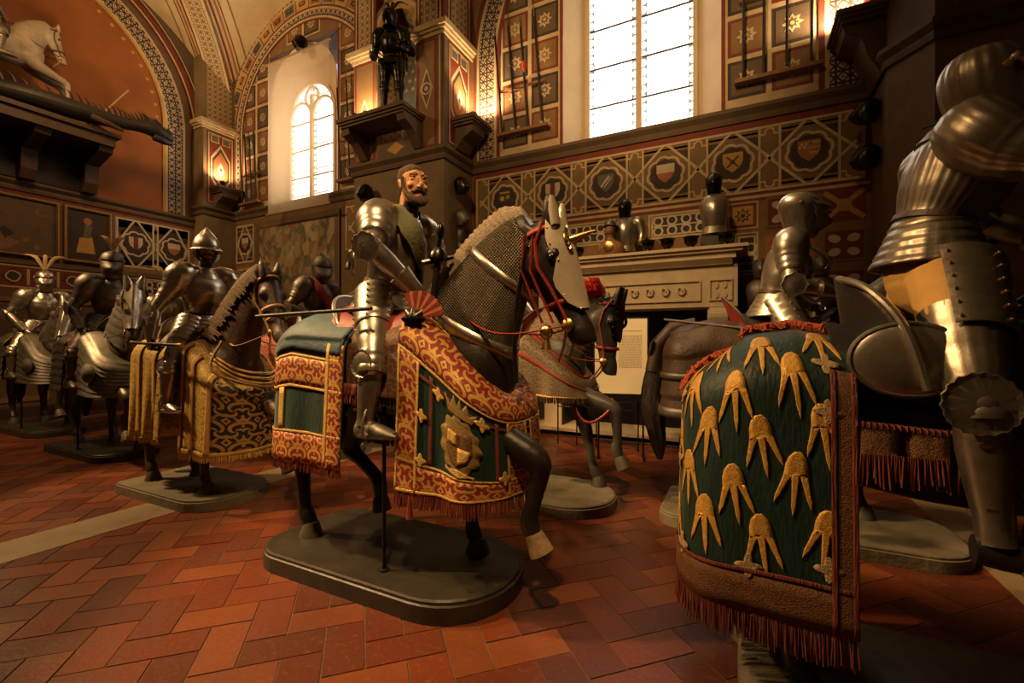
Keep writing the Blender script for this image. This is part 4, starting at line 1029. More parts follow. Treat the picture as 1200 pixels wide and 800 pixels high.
def face_head(c,f,skin='skin',parent=None,shift=None,voxel=.0055,beard='hair_brown',hair='hair_brown',neck=None,scale=1.0,capless=True):
    """a bare head: returns the mesh builder for skin (joined to the body) and adds hair, beard, eyes to parent"""
    c=V(c); f=V(f).normalized(); u=V((0,0,1)); u=(u-f*u.dot(f)).normalized(); l=u.cross(f)      # l points to the figure's left
    K=scale; P=lambda x,y,z:c+(f*x+l*y+u*z)*K
    mb=MB()
    mb.loft([(P(fw,0,z),l*hw*K,f*hd*K) for z,hw,hd,fw in dens([(-.128,.020,.016,.080),(-.118,.036,.036,.064),(-.095,.052,.062,.040),(-.06,.062,.080,.020),(-.02,.068,.090,.010),(.02,.073,.096,.002),(.055,.076,.099,-.004),(.09,.068,.090,-.010),(.115,.046,.062,-.014),(.128,.015,.02,-.014)],24)],24)
    mb.tube([P(.092,0,.034),P(.104,0,.010),P(.122,0,-.022),P(.116,0,-.034),P(.094,0,-.036)],[.010,.011,.0125,.012,.008],10)
    for s in (-1,1):
        mb.ball(P(.106,s*.011,-.031),(.010*K,.009*K,.008*K))
        mb.ball(P(.083,s*.034,.044),(.018*K,.026*K,.009*K),M=Matrix((f,l,u)).transposed())   # brow
        mb.ball(P(.070,s*.045,-.020),(.026*K,.020*K,.018*K),M=Matrix((f,l,u)).transposed())  # cheekbone
        mb.ball(P(.080,s*.033,.016),(.014*K,.018*K,.006*K),M=Matrix((f,l,u)).transposed())   # lower lid
        mb.ball(P(.0,s*.074,.0),(.022*K,.010*K,.033*K),M=Matrix((f,l,u)).transposed()); mb.ball(P(-.006,s*.079,.014),(.014*K,.010*K,.016*K))
    for z,w,r in ((-.062,.024,.008),(-.074,.021,.0085)): mb.tube([P(.076,-w,z),P(.094,-w*.5,z+.001),P(.099,0,z),P(.094,w*.5,z+.001),P(.076,w,z)],[r*.6,r,r,r,r*.6],8)
    mb.ball(P(.082,0,-.108),(.020*K,.024*K,.016*K))
    nk=V(neck) if neck is not None else P(-.02,0,-.22)
    mb.tube([P(-.012,0,-.04),lerp(P(-.015,0,-.09),nk,.4),nk],[.062*K,.058*K,.068*K],16)
    def hairs():
        h=MB()
        h.loft([(P(fw,0,z),l*hw*K,f*hd*K) for z,hw,hd,fw in dens([(-.045,.060,.055,-.042),(-.01,.074,.070,-.034),(.03,.079,.082,-.022),(.06,.081,.098,-.012),(.09,.074,.097,-.012),(.114,.052,.070,-.016),(.133,.018,.026,-.016)],16)],40,mod=lambda i,t:1+.010*sin(9*t+i*.8)+.006*sin(23*t-i*1.1)); 
        for s in (-1,1): h.tube([P(.022,s*.078,.035),P(.028,s*.074,-.005),P(.034,s*.069,-.04)],[.012,.012,.010],8)
        h.build('hair',M[hair],parent,60,shift)
        b=MB()
        jaw=[P(.030,-.069,-.030),P(.048,-.061,-.066),P(.078,-.040,-.098),P(.104,0,-.124),P(.078,.040,-.098),P(.048,.061,-.066),P(.030,.069,-.030)]
        b.tube(dens([tuple(x) for x in jaw],22),[.010+.016*sin(PI*i/21) for i in range(22)],14,mod=lambda i,t:1+.10*sin(7*t+i*1.7))
        b.tube([P(.094,0,-.092),P(.106,0,-.118),P(.104,0,-.150)],[.016,.022,.008],12,mod=lambda i,t:1+.1*sin(6*t+i))
        for s in (-1,1): b.tube([P(.109,s*.002,-.050),P(.106,s*.018,-.052),P(.094,s*.036,-.060),P(.082,s*.046,-.060),P(.078,s*.052,-.052)],[.009,.010,.008,.005,.002],8)
        b.build('beard',M[beard],parent,60,shift)
        for s in (-1,1):
            e=MB(); e.tube([P(.098,s*.014,.043),P(.095,s*.032,.051),P(.080,s*.050,.044)],[.004,.005,.002],6); e.build('eyebrow',M[beard],parent,True,shift)
        for s in (-1,1):
            q=MB(); q.ball(P(.080,s*.0315,.026),.0125*K,12,10); q.build('eye',M['eye_white'],parent,True,shift)
            q=MB(); q.ball(P(.0885,s*.0315,.026),.0062*K,10,8); q.build('eye',M['eye'],parent,True,shift)
            q=MB(); q.tube([P(.088,s*.016,.029),P(.0945,s*.031,.0355),P(.084,s*.048,.029)],[.003,.0045,.003],6); q.build('eyelid',M[skin],parent,True,shift)
    return mb,hairs
M['eye_white']=pm('eye_white',(.5,.42,.32),None,5,.2)

class Rider:
    def __init__(r,name,label,horse,cfg,group=None,cat='armoured rider figure'):
        hz=horse.root; r.h=horse; c=dict(pel=(-.03,0,1.60),chest=(.05,0,1.92),neck=(.07,0,2.08),head=(.10,0,2.29),knee=(.17,.37,1.18),ankle=(.13,.385,.845),toe=(.37,.40,.80),near=ARM_REIN,far=ARM_REIN,steel='steel',flute=0,helmet='close',face=(1,0,0),fine=1,skirt=True)
        c.update(cfg); r.c=c; sc=hz.scale[0]
        loc=hz.matrix_basis@V((0,0,SEAT)) if False else V(hz.location)+V((0,0,SEAT*sc))
        r.root=thing(name,label,cat,loc,hz.rotation_euler[2],group,sc); r.sh=(0,0,-SEAT)
        r.pel,r.chest,r.neck,r.head=(V(c[k]) for k in('pel','chest','neck','head'))
        r.S=M[c['steel']]
        r.J={}
        ax=(r.neck-r.pel).normalized()
        for k,s in (('near',-1),('far',1)):
            A=c[k]; sh=lerp(r.pel,r.neck,c.get('sh_t',.84))+V((0,s*.20,0)); r.J[k]=dict(sh=sh,el=V((A['elbow'][0],s*A['elbow'][1],A['elbow'][2])),wr=V((A['wrist'][0],s*A['wrist'][1],A['wrist'][2])),s=s)
            L=c.get('leg_'+k,{}); kn,an,to=(L.get(q,c[q]) for q in('knee','ankle','toe'))
            r.J[k].update(hip=r.pel+V((.03,s*.115,c.get('hipz',-.03))),kn=V((kn[0],s*kn[1],kn[2])),an=V((an[0],s*an[1],an[2])),to=V((to[0],s*to[1],to[2])))
        r.body(); r.torso(); 
        for k in ('near','far'): r.arm(k); r.leg(k)
        getattr(r,'hel_'+c['helmet'])()
    def b(r,mb,name,mat=None,parent=None,smooth=40,label=None):
        return mb.build(name,M[mat] if isinstance(mat,str) else (mat or r.S),parent or r.root,smooth,r.sh,label)
    def spine(r,t): return lerp(r.pel+V((0,0,.05)),r.neck,t)
    def tst(r,t,g=0):
        tab=[(0,.140,.112,.0),(.12,.148,.125,.012),(.35,.182,.158,.026),(.55,.198,.168,.030),(.75,.195,.150,.018),(.9,.155,.112,.004),(1,.085,.078,0)]
        hw=interp([(q[0],q[1]) for q in tab],t); hd=interp([(q[0],q[2]) for q in tab],t); fw=interp([(q[0],q[3]) for q in tab],t)
        ax=(r.neck-r.pel).normalized(); lat=V((0,1,0)); f=lat.cross(ax).normalized()
        return r.spine(t)+f*fw, lat*(hw+g), f*(hd+g)
    def body(r):
        mb=MB(); c=r.c
        mb.loft([r.tst(t/10,-.018) for t in range(11)],16)
        mb.ball(r.pel+V((0,0,-.02+c.get('hipz',-.03)/2)),(.15,.165,.13-c.get('hipz',-.03)*.6))
        for k in ('near','far'):
            j=r.J[k]
            mb.tube([lerp(r.spine(.8),j['sh'],.4),j['sh'],lerp(j['sh'],j['el'],.5),j['el'],lerp(j['el'],j['wr'],.3),lerp(j['el'],j['wr'],.7),j['wr']],[.06,.066,.052,.042,.046,.036,.03],12)
            mb.tube([j['hip'],lerp(j['hip'],j['kn'],.4),lerp(j['hip'],j['kn'],.8),j['kn'],lerp(j['kn'],j['an'],.3),lerp(j['kn'],j['an'],.7),j['an']],[c.get('thigh',.10),c.get('thigh',.10)*.88,.066,.055,.052,.038,.034],12)
            mb.tube([j['an']+V((-.05,0,-.03)),lerp(j['an'],j['to'],.5)+V((0,0,-.01)),j['to']],[.036,.036,.022],10)
        mb.tube([r.spine(.9),r.head+V((0,0,-.08))],[.062,.056],12); mb.ball(r.head,(.085,.066,.105))
        mb.remesh('body',M[c.get('under','cloth_dark')],r.root,.014,3,r.sh)
    def torso(r):
        c=r.c; fl=c['flute']; mb=MB(); n=20
        def mod(i,t):
            # theta pi/2 = front
            k=1+.045*math.exp(-((t-PI/2)/.22)**2)*sin(PI*min(1,(i/n)*1.2))
            if fl: k+=fl*cos(34*t)*(1 if .12<i/n<.85 else .3)
            return k
        mb.loft([r.tst(i/n) for i in range(n+1)],136 if fl else 36,True,mod=mod)
        cu=r.b(mb,'cuirass')
        g=MB(); ax=(r.neck-r.pel).normalized(); 
        for i,(t,w) in enumerate(((.90,.115),(.95,.098),(1.0,.085))): 
            p=r.spine(t)+V((.005,0,0)); g.lathe([(w+.022,-.02),(w+.008,.005),(w-.006,.035),(w-.014,.04)],p,ax,26)
        r.b(g,'gorget',parent=r.root)
        # waist belt, skirt of lames
        bl=MB(); p=r.tst(.02,.012); q=r.tst(.085,.008); bl.loft([p,q],30); r.b(bl,'belt',c.get('belt','leather'))
        if c['skirt']:
            f=MB(); st=[]; N=20
            for i in range(N+1):
                t=i/N; w=.142+c.get('fauld_w',.105)*t**1.1+.007*((t*5)%1); d=.118+c.get('fauld_w',.105)*.9*t**1.1+.007*((t*5)%1); st.append((r.pel+V((.005-.01*t,0,.075-.185*t)),V((0,w,0)),V((d,0,0))))
            f.loft(st,100 if fl else 40,False,mod=(lambda i,t:1+fl*1.0*cos(25*t)*(i/N)) if fl else None); o=r.b(f,'fauld'); m=o.modifiers.new('t','SOLIDIFY'); m.thickness=.005
        for k in ('near','far'):
            j=r.J[k]; s=j['s']; t=(j['kn']-j['hip']).normalized(); o=V((0,s,0)); o=(o-t*o.dot(t)).normalized(); u=t.cross(o)*(-s); u=u if u.x>0 else -u
            T=MB(); st=[]; N=c.get('tasset_n',18); LT=c.get('tasset_len',.56)
            for i in range(N+1):
                q=i/N; p=lerp(j['hip'],j['kn'],-.06+LT*q); w=c.get('tasset_r',.128)-.018*q+.006*((q*6)%1); st.append((p,o*w,u*w*1.02))
            TA=c.get('tasset_arc',(-.75,1.75)); T.shell(st,TA[0],TA[1],.006,18); T.cur=1; rv=T
            for i in range(2,N,3):
                p,a,bb=st[i]
                for th in (TA[0]+.13,(TA[0]+TA[1])/2,TA[1]-.13): rv.ball(p+(a*cos(th)+bb*sin(th))*1.02,.006,6,5)
            T.build('tasset',[r.S,M['brass']],r.root,40,r.sh)
    def arm(r,k):
        c=r.c; j=r.J[k]; s=j['s']; sh,el,wr=j['sh'],j['el'],j['wr']; fl=c['flute']; ud=(el-sh).normalized()
        p=MB(); nk=lerp(r.spine(.93),sh,.35)+V((0,0,.035)); out=sh+V((0,s*.015,.022)); path=dens([tuple(nk)+(.055,),tuple(lerp(nk,out,.55)+V((0,0,.012)))+(.098,),tuple(out)+(.116,),tuple(sh+ud*.09)+(.106,),tuple(sh+ud*.17)+(.084,),tuple(lerp(sh,el,.66))+(.071,)],26)
        nl=7
        p.tube([q[:3] for q in path],[q[3]+.006*(1-((i*nl/25)%1)) for i,q in enumerate(path)],84 if fl else 24,mod=(lambda i,t:1+fl*1.2*cos(20*t)) if fl else None)
        pa=r.b(p,'pauldron')
        if c.get('wings',False):
            for sx in (1,-1):
                w=MB(); o=lerp(sh,r.spine(.62),.30)+V((sx*.105,s*.02,-.015)); w.ball(o,(.045,.085,.095),18,10); r.b(w,'pauldron_wing',parent=pa)
        a=MB(); plate(a,lerp(sh,el,.48),lerp(sh,el,1.0),[(0,.066),(.5,.064),(1,.055)],lames=0); r.b(a,'rerebrace')
        e=MB(); bend=(el-lerp(sh,wr,.5)); bend=bend.normalized() if bend.length>.03 else V((0,s,0)); bend=(bend+V((0,s*.25,0))).normalized()
        fd=(wr-el).normalized()
        e.ball(el+bend*.008,(.066,.066,.066),18,12)
        for q in (-1,0,1): e.tube([el+fd*(.04*q)+ (ud*(-.02 if q<0 else 0))],.05) if False else None
        ax=(bend.cross(fd)); ax=ax.normalized() if ax.length>.01 else V((0,0,1)); 
        wd=V((0,s,0)); wd=(wd-fd*wd.dot(fd)*.5).normalized()
        e.lathe([(.0,.022),(.03,.026),(.062,.012),(.080,.016),(.084,.010),(.0,.0)],el+wd*.046,wd,30,mod=lambda i,t:1+.06*cos(8*t))
        r.b(e,'couter')
        v=MB(); plate(v,el,wr,[(0,.056),(.12,.061),(.35,.061),(.7,.049),(1,.043)],sx=.92,flute=fl*.8,nf=12); r.b(v,'vambrace')
        g=MB(); plate(g,lerp(el,wr,.62),wr+fd*.02,[(0,.071),(.12,.067),(.7,.050),(1,.043)],lames=0); 
        hd=V(c[k].get('dir',fd)); pn=V(c[k].get('palm',(0,-s,-.6))); tb=V(c[k].get('thumb',(0,-s*.2,1)))
        r.hand={**getattr(r,'hand',{}),k:wr+hd.normalized()*.085+V(pn).normalized()*.03}
        bare=c.get('bare_hands'); hm=MB(); hand(hm,wr+fd*.012,hd,pn,tb,c[k].get('curl',(55,70,45)),scale=1.08)
        ga=r.b(g,'gauntlet_cuff'); r.b(hm,'gauntlet' if not bare else 'hand',bare or c.get('glove',c['steel']),ga)
        kn=MB(); kd=hd.normalized(); kn.loft([(wr+kd*x-pn.normalized()*.014,tb.normalized()*w,pn.normalized()*.014) for x,w in ((.02,.035),(.05,.044),(.08,.045),(.105,.04))],12); r.b(kn,'knuckle_plate',None,ga)
    def leg(r,k):
        c=r.c; j=r.J[k]; s=j['s']; hip,kn,an,to=j['hip'],j['kn'],j['an'],j['to']; fl=c['flute']; o=V((0,s,0))
        m=MB(); plate(m,lerp(hip,kn,c.get('cuisse_t',.12)),kn,[(0,.112),(.3,.106),(.6,.090),(.85,.076),(1,.068)],ref=(1,s*.3,.3),lames=3,flute=fl*.9,nf=18); r.b(m,'cuisse')
        e=MB(); fwd=(kn-lerp(hip,an,.5)); fwd=fwd.normalized() if fwd.length>.02 else V((1,0,0))
        e.ball(kn+fwd*.014,(.074,.074,.078),20,12)
        for q in (-1,1): plate(e,kn+(an-hip).normalized()*(.045*q-.022),kn+(an-hip).normalized()*(.045*q+.022),[(0,.079),(.5,.083),(1,.079)],n=4)
        po=r.b(e,'poleyn')
        w=MB(); fan=c.get('fan',.075); wd=(o+V((.0,0,.05))).normalized(); 
        w.lathe([(.0,.020),(fan*.4,.024),(fan*.85,.012),(fan,.018),(fan*1.03,.012),(0,0)],kn+o*.060+V((-.015,0,0)),wd,60,mod=(lambda i,t:1+.035*cos(18*t)) if fan<.1 else (lambda i,t:1+.02*cos(22*t))); 
        if fan>=.1:
            for q in range(9):
                a=-1.4+q*.35; p0=kn+o*.082+V((-.02,0,0)); w.tube([p0+V((.03,0,0)),p0+V((-cos(a)*fan*.9,-s*0,sin(a)*fan*.9))-o*.010],[.004,.009],6)
        r.b(w,'poleyn_wing',parent=po)
        g=MB(); plate(g,lerp(kn,an,.10),lerp(kn,an,1.02),[(0,.066),(.25,.071),(.5,.064),(.8,.050),(.95,.050),(1,.056)],ref=(1,0,0),sx=.92,ridge=.05); gr=r.b(g,'greave')
        for q in (.3,.75): bk=MB(); p=lerp(kn,an,q); bk.box((-.014,-.004,-.006),(.014,.004,.006),o=p+o*.066+V((-.02,0,0))); r.b(bk,'buckle','brass',gr)
        f=MB(); d=(to-an); d.z=min(d.z,-.02); heel=an+V((-.055,0,-.050)); tp=to; st=[]
        for i in range(15):
            q=i/14; p=lerp(heel,tp,q); h=interp([(0,.045),(.2,.058),(.4,.050),(.75,.034),(1,.014)],q)+.004*((q*7)%1); wv=interp([(0,.034),(.3,.040),(.7,.047),(.9,.038),(1,.018)],q); st.append((p+V((0,0,h*.6-.015)),V((0,wv,0)),V((0,0,h)) ))
        f.loft(st,16); r.b(f,'sabaton',c.get('boot'))
    # ---------- helmets
    def hp(r):
        f=V(r.c['face']).normalized(); u=V((0,0,1)); u=(u-f*u.dot(f)).normalized(); l=u.cross(f); return f,l,u
    def skull(r,st,segs=40,mod=None):
        f,l,u=r.hp(); k=r.c.get('hk',1); mb=MB(); mb.loft([(r.head+(u*z+f*fw)*k,l*hw*k,f*hd*k) for z,hw,hd,fw in st],segs,True,mod=mod); return mb
    def comb(r,h=.03,z0=.05,w=.008,par=None):
        f,l,u=r.hp(); mb=MB(); st=[]
        for i in range(15):
            a=rad(25+ i*11); p=r.head+f*(.135*cos(a)-.012)+u*(.03+.118*sin(a)); k=sin(PI*i/14); st.append((p,l*w,(f*cos(a)+u*sin(a))*(.012+h*k)))
        mb.loft(st,10); return r.b(mb,'comb',parent=par)
    def plume(r,mat='plume_cream',n=3,par=None,h=.22,back=-.06):
        f,l,u=r.hp()
        for i in range(n):
            a=(i-(n-1)/2)*.5; b=r.head+u*.13+f*back; mb=MB()
            pts=dens([tuple(b)+(.006,),tuple(b+u*h*.45+l*a*.10-f*.02)+(.022,),tuple(b+u*h*.85+l*a*.22-f*.05)+(.026,),tuple(b+u*h*(1.0-.12*abs(a))+l*a*.40-f*.12)+(.014,),tuple(b+u*h*.86+l*a*.5-f*.17)+(.003,)],16)
            mb.tube([p[:3] for p in pts],[p[3] for p in pts],12,flat=.4,mod=lambda i,t:1+.15*sin(i*2.1+5*t)); r.b(mb,'plume',mat,par)
    def hel_close(r,flute=None):
        fl=r.c['flute'] if flute is None else flute; f,l,u=r.hp()
        st=dens([(-.175,.098,.112,.012),(-.13,.096,.118,.022),(-.07,.104,.132,.020),(0,.114,.138,.008),(.06,.116,.136,.0),(.11,.097,.115,-.006),(.14,.062,.078,-.010),(.155,.018,.025,-.010)],26)
        mb=r.skull(st,120 if fl else 36,(lambda i,t:1+fl*1.3*cos(22*t)*(1 if i>9 else .2)) if fl else None); h=r.b(mb,'helmet')
        v=MB(); vs=[]
        for z,hw,hd,fw in dens([(-.125,.100,.118,.030),(-.085,.108,.150,.040),(-.04,.115,.172,.036),(.0,.118,.160,.022),(.035,.121,.146,.010)],14): hk=r.c.get('hk',1); vs.append((r.head+(u*z+f*fw)*hk,l*hw*hk,f*hd*hk))
        v.shell(vs,.35,PI-.35,.005,30,mod=lambda i,t:1+.10*math.exp(-((t-PI/2)/.30)**2)*sin(PI*min(1,i/11))); vi=r.b(v,'visor',parent=h)
        sl=MB()
        vs=[]
        for z in (.040,.056): vs.append((r.head+(u*z+f*.010)*hk,l*.119*hk,f*.143*hk))
        sl.shell(vs,.55,PI-.55,.004,24); r.b(sl,'sight','steel_black',h)
        for s in (-1,1): pv=MB(); pv.lathe([(.018,0),(.016,.008),(.008,.012),(0,.013)],r.head+(l*s*.116+u*.035)*hk,l*s,16); r.b(pv,'pivot','brass',h)
        if r.c.get('comb',True): r.comb(r.c.get('comb_h',.028),par=h)
        if r.c.get('plume'): r.plume(r.c['plume'],r.c.get('plume_n',3),h,r.c.get('plume_h',.22))
        return h
    def hel_monkey(r):
        f,l,u=r.hp(); fl=r.c['flute']
        st=dens([(-.175,.100,.115,.012),(-.13,.098,.118,.022),(-.07,.106,.128,.012),(0,.116,.142,-.004),(.06,.117,.145,-.012),(.11,.098,.122,-.016),(.142,.060,.078,-.018),(.155,.018,.025,-.018)],26)
        h=r.b(r.skull(st,36),'helmet')
        v=MB(); vs=[]
        for z,hw,hd,fw in ((.075,.118,.140,.004),(.060,.121,.160,.012),(.045,.121,.172,.018),(.040,.119,.150,.012),(.018,.119,.158,.016),(.005,.117,.176,.022),(-.010,.115,.156,.020),(-.030,.112,.160,.028),(-.050,.108,.176,.034),(-.075,.104,.170,.034),(-.1,.1,.145,.03),(-.125,.098,.12,.028)): vs.append((r.head+u*z+f*fw,l*hw,f*hd))
        v.shell(vs,.35,PI-.35,.005,26,mod=lambda i,t:1+.05*math.exp(-((t-PI/2)/.35)**2)); r.b(v,'visor',parent=h)
        r.comb(.012,par=h)
        for s in (-1,1): pv=MB(); pv.lathe([(.018,0),(.016,.008),(.008,.012),(0,.013)],r.head+l*s*.118+u*.05+f*-.02,l*s,16); r.b(pv,'pivot','brass',h)
    def hel_burgonet(r):
        f,l,u=r.hp()
        st=dens([(.015,.118,.140,0),(.045,.116,.138,0),(.085,.106,.126,-.004),(.130,.082,.098,-.008),(.170,.050,.060,-.012),(.205,.020,.024,-.016),(.225,.006,.007,-.018)],18)
        h=r.b(r.skull(st,36,lambda i,t:1+.03*math.exp(-((t-PI/2)/.2)**2)+.03*math.exp(-((t-3*PI/2)/.2)**2)),'helmet')
        b=MB(); prof=[(.016,.114,.136),(.008,.128,.152),(-.004,.142,.170),(-.010,.143,.172),(-.004,.137,.164),(.010,.114,.136)]
        b.loft([(r.head+u*z+f*.004,l*w,f*d) for z,w,d in prof],44,False); r.b(b,'brim',parent=h)
        for s in (-1,1):
            k=MB(); k.tube([r.head+l*s*.088+f*.01+u*.02,r.head+l*s*.086+f*.02-u*.06,r.head+l*s*.055+f*.055-u*.115],[.03,.036,.018],10,flat=.35); r.b(k,'cheek_piece',None,h)
        r.facehead(.009)
    def facehead(r,voxel=.0055):
        f,l,u=r.hp(); mb,hairs=face_head(r.head,f,'skin',r.root,r.sh,voxel,neck=r.spine(.93),scale=r.c.get('head_scale',1.0)); 
        mb.remesh('head',M['skin'],r.root,voxel,2,r.sh); hairs()
    def hel_bare(r): r.facehead(.0048)
    def hel_none(r): pass
def plinth(label,pts,z,mat='wood_base',rod=None,trim=True,group=None,name='display_plinth'):
    """pts: rounded outline in world x,y"""
    cx=sum(p[0] for p in pts)/len(pts); cy=sum(p[1] for p in pts)/len(pts)
    t=thing(name,label,'plinth',(cx,cy,0),0,group); q=[(x-cx,y-cy) for x,y in pts]
    mb=MB(); ins=lambda k:[(x*(1-k/max(.2,math.hypot(x,y))),y*(1-k/max(.2,math.hypot(x,y)))) for x,y in q]
    rings=[(0,.0),(z*.75,.0),(z*.80,.012),(z*.93,.012),(z,.024)]; vs=[]; n=len(q)
    for zz,k in rings: vs+=[(x,y,zz) for x,y in ins(k)]
    fs=[(i*n+j,i*n+(j+1)%n,(i+1)*n+(j+1)%n,(i+1)*n+j) for i in range(len(rings)-1) for j in range(n)]+[tuple((len(rings)-1)*n+j for j in range(n)),tuple(range(n-1,-1,-1))]
    mb.add(vs,fs); mb.build('plinth_block',M[mat],t,25)
    if rod:
        x,y,h=rod; r=MB(); r.tube([(x-cx,y-cy,z-.005),(x-cx,y-cy,h)],.011,8); r.lathe([(.03,0),(.03,.008),(.014,.014),(.012,.03)],(x-cx,y-cy,z),(0,0,1),14); r.build('support_rod',M['iron'],t)
    return t
def rounded(x0,x1,y0,y1,rl,rr,k=8):
    out=[]
    for (cx,cy,a0,r) in ((x1-rr,y1-rr,0,rr),(x0+rl,y1-rl,PI/2,rl),(x0+rl,y0+rl,PI,rl),(x1-rr,y0+rr,1.5*PI,rr)):
        for i in range(k+1): a=a0+PI/2*i/k; out.append((cx+r*cos(a),cy+r*sin(a)))
    return out

# ------------------------------------------------------------------ the bare headed rider on the dark horse
plinth('long dark wooden plinth with rounded corners under the bare-headed rider\'s horse',rounded(-2.82,-1.12,1.82,2.66,.24,.40),.12,rod=(-1.82,1.98,1.05))
M['knot_red']=pm('knot_red',(.62,.20,.10),None,20,.7)
HM=Horse('horse_statue','dark carved horse in green velvet caparison with red and gold borders and white half chanfron',(-2.0,2.27,.12),0,'coat_black',poll=(1.06,1.90),ang=74,hs=1.03,
    legs=dict(nh=HIND_STAND,fh=HIND_LIFT,nf=FORE_LIFT,ff=FORE_STAND),voxel=.016,tail=False)
HM.crinet('mail',.10,.93,name='mail_crinet'); HM.crest('crest_wool',.060,.115,'crest_cover'); HM.bridle('leather_red'); HM.chanfron('chanfron_pale',.46,2.9,.16,True,True,False)
cl=MB(); c0=HM.neck[2]; 
def collar(h,i,w,mat,name,g=.02):
    c,a,b=h.neck[i]; t=V((b.z,0,-b.x)).normalized(); mb=MB(); mb.loft([(c-t*w/2,a+a.normalized()*g,b+b.normalized()*g),(c+t*w/2,a+a.normalized()*g,b+b.normalized()*g)],28,False); o=mb.build(name,M[mat],h.root); m=o.modifiers.new('t','SOLIDIFY'); m.thickness=.008; m.offset=1; return o
collar(HM,2,.07,'steel','neck_collar'); collar(HM,7,.05,'steel','neck_strap_plate',.016)
def main_drapes(h):
    d=rear_drape(-.06,-.80,.355,.56); c=d.build('rear_caparison','velvet_green',h.root,nu=90)
    top=d.band('blue_velvet_top','velvet_blue',c,.01,.99,.0,.36,.010,64,14)
    for nm,mt,v0,v1,o in (('upper_border','brocade_red',.40,.56,.007),('upper_braid','gold_thread',.385,.40,.009),('lower_braid','gold_thread',.56,.575,.009),('hem_border','brocade_red',.83,1.0,.007),('hem_braid','gold_thread',.815,.83,.009)):
        d.band(nm,mt,c,0,1,v0,v1,o,90)
    for u0,u1 in ((0,.055),(.945,1)): d.band('front_border','brocade_red',c,u0,u1,.3,1,.009)
    for u in (.062,.938): d.band('front_braid','gold_thread',c,u-.006,u+.006,.3,.99,.011)
    for u in (.26,.40,.6,.74): d.band('panel_braid','gold_thread',c,u-.012,u+.012,.575,.815,.010)
    d.fringe('fringe','fringe_red',c,0,1,.995,.06,200)
    f=front_drape(.34,.93,.345,.50,1.45,1.0); c=f.build('front_caparison','velvet_green',h.root,nu=90)
    f.band('neck_border','brocade_red',c,0,1,.0,.26,.007,90)
    for v in (.0,.255): f.band('neck_braid','gold_thread',c,0,1,v,v+.018,.010,90)
    f.band('neck_stripe','velvet_red',c,0,1,.33,.355,.006,90)
    f.band('hem_border','brocade_red',c,0,1,.84,1.0,.007,90); f.band('hem_braid','gold_thread',c,0,1,.822,.838,.010,90)
    f.band('hem_braid','gold_thread',c,0,1,.975,.99,.012,90)
    for u0,u1 in ((0,.085),(.38,.485),(.515,.62),(.915,1)):
        f.band('side_border','brocade_red',c,u0,u1,.27,1,.009)
        for u in (u0+.004,u1-.004): f.band('side_braid','gold_thread',c,max(0,u-.004),min(1,u+.004),.27,.99,.012)
    for u in (.13,.345,.655,.87): f.band('inner_stripe','velvet_red',c,u-.006,u+.006,.30,.83,.006)
    oval=[(.105*(1+.07*cos(11*t))*cos(t),.135*(1+.07*cos(11*t))*sin(t)) for t in [2*PI*i/66 for i in range(66)]]
    inner=[(-.062,.075),(.062,.075),(.066,-.02),(.045,-.075),(0,-.105),(-.045,-.075),(-.066,-.02)]
    crown=[(-.062,.135),(.062,.135),(.088,.205),(.05,.175),(.034,.225),(.012,.185),(0,.235),(-.012,.185),(-.034,.225),(-.05,.175),(-.088,.205)]
    knot=[(.028*(1+.35*cos(4*t))*cos(t),.028*(1+.35*cos(4*t))*sin(t)) for t in [2*PI*i/20 for i in range(20)]]
    for u in (.235,.765):
        for nm,mt,pg,of in (('arms_cartouche','embroidery',oval,.008),('arms_shield','embroidery_dark',inner,.013),('crown','embroidery',crown,.009)): f.motif(nm,mt,c,u,.60,pg,1.0,of)
        for pg in ([(-.055,.06),(-.004,.06),(-.004,.0),(-.058,.0)],[(.004,-.006),(.06,-.006),(.045,-.065),(.004,-.09)]): f.motif('arms_quarter','gold_thread',c,u,.60,pg,1,.018)
        for k in range(3): f.motif('emblem_scroll','gold_thread',c,u+.015*(k-1),.775+.012*k,[(-.045,-.006),(-.02,-.014),(.03,-.004),(.05,-.012),(.05,.002),(.02,.008),(-.02,0),(-.045,.008)],1,.011)
    for u,v in ((.10,.55),(.10,.80),(.365,.80),(.16,.36),(.30,.36),(.63,.8),(.9,.8)): f.motif('knot','gold_thread',c,u,v,knot,1,.013)
    f.fringe('fringe','fringe_red',c,0,1,.995,.085,240)
    for u in (.06,.44): 
        p=f.at(u,1,.0); MB().tube([p,p+V((0,0,-.10)),p+V((0,0,-.13))],[.008,.016,.02],8).build('tassel',M['fringe_red'],c)
    # shabrack between the two, hanging under the saddle
    s=Drape([(.34,-.315),(-.28,-.325)],lambda Q,u:(Q.x,0),lambda Q,u:topz(Q.x)+.03,.98,rz=.2,a=.5,flare=.03,folds=(.004,12)); k=s.build('saddle_cloth','damask_brown',h.root,nu=24,nv=20)
    s.band('hem_border','velvet_red',k,0,1,.86,1,.006); s.fringe('fringe','fringe_red',k,0,1,.995,.05,70)
    s=Drape([(-.28,.325),(.34,.315)],lambda Q,u:(Q.x,0),lambda Q,u:topz(Q.x)+.03,.98,rz=.2,a=.5,flare=.03,folds=(.004,12)); k=s.build('saddle_cloth','damask_brown',h.root,nu=24,nv=20)
M['embroidery_dark']=pm('embroidery_dark',(.22,.11,.03),(.10,.04,.015),60,.7,.1,.4,140)
main_drapes(HM); HM.saddle('leather_red','leather',.20,.20,pplate='leather_red'); HM.stirrups((.17,.385,.80)); 
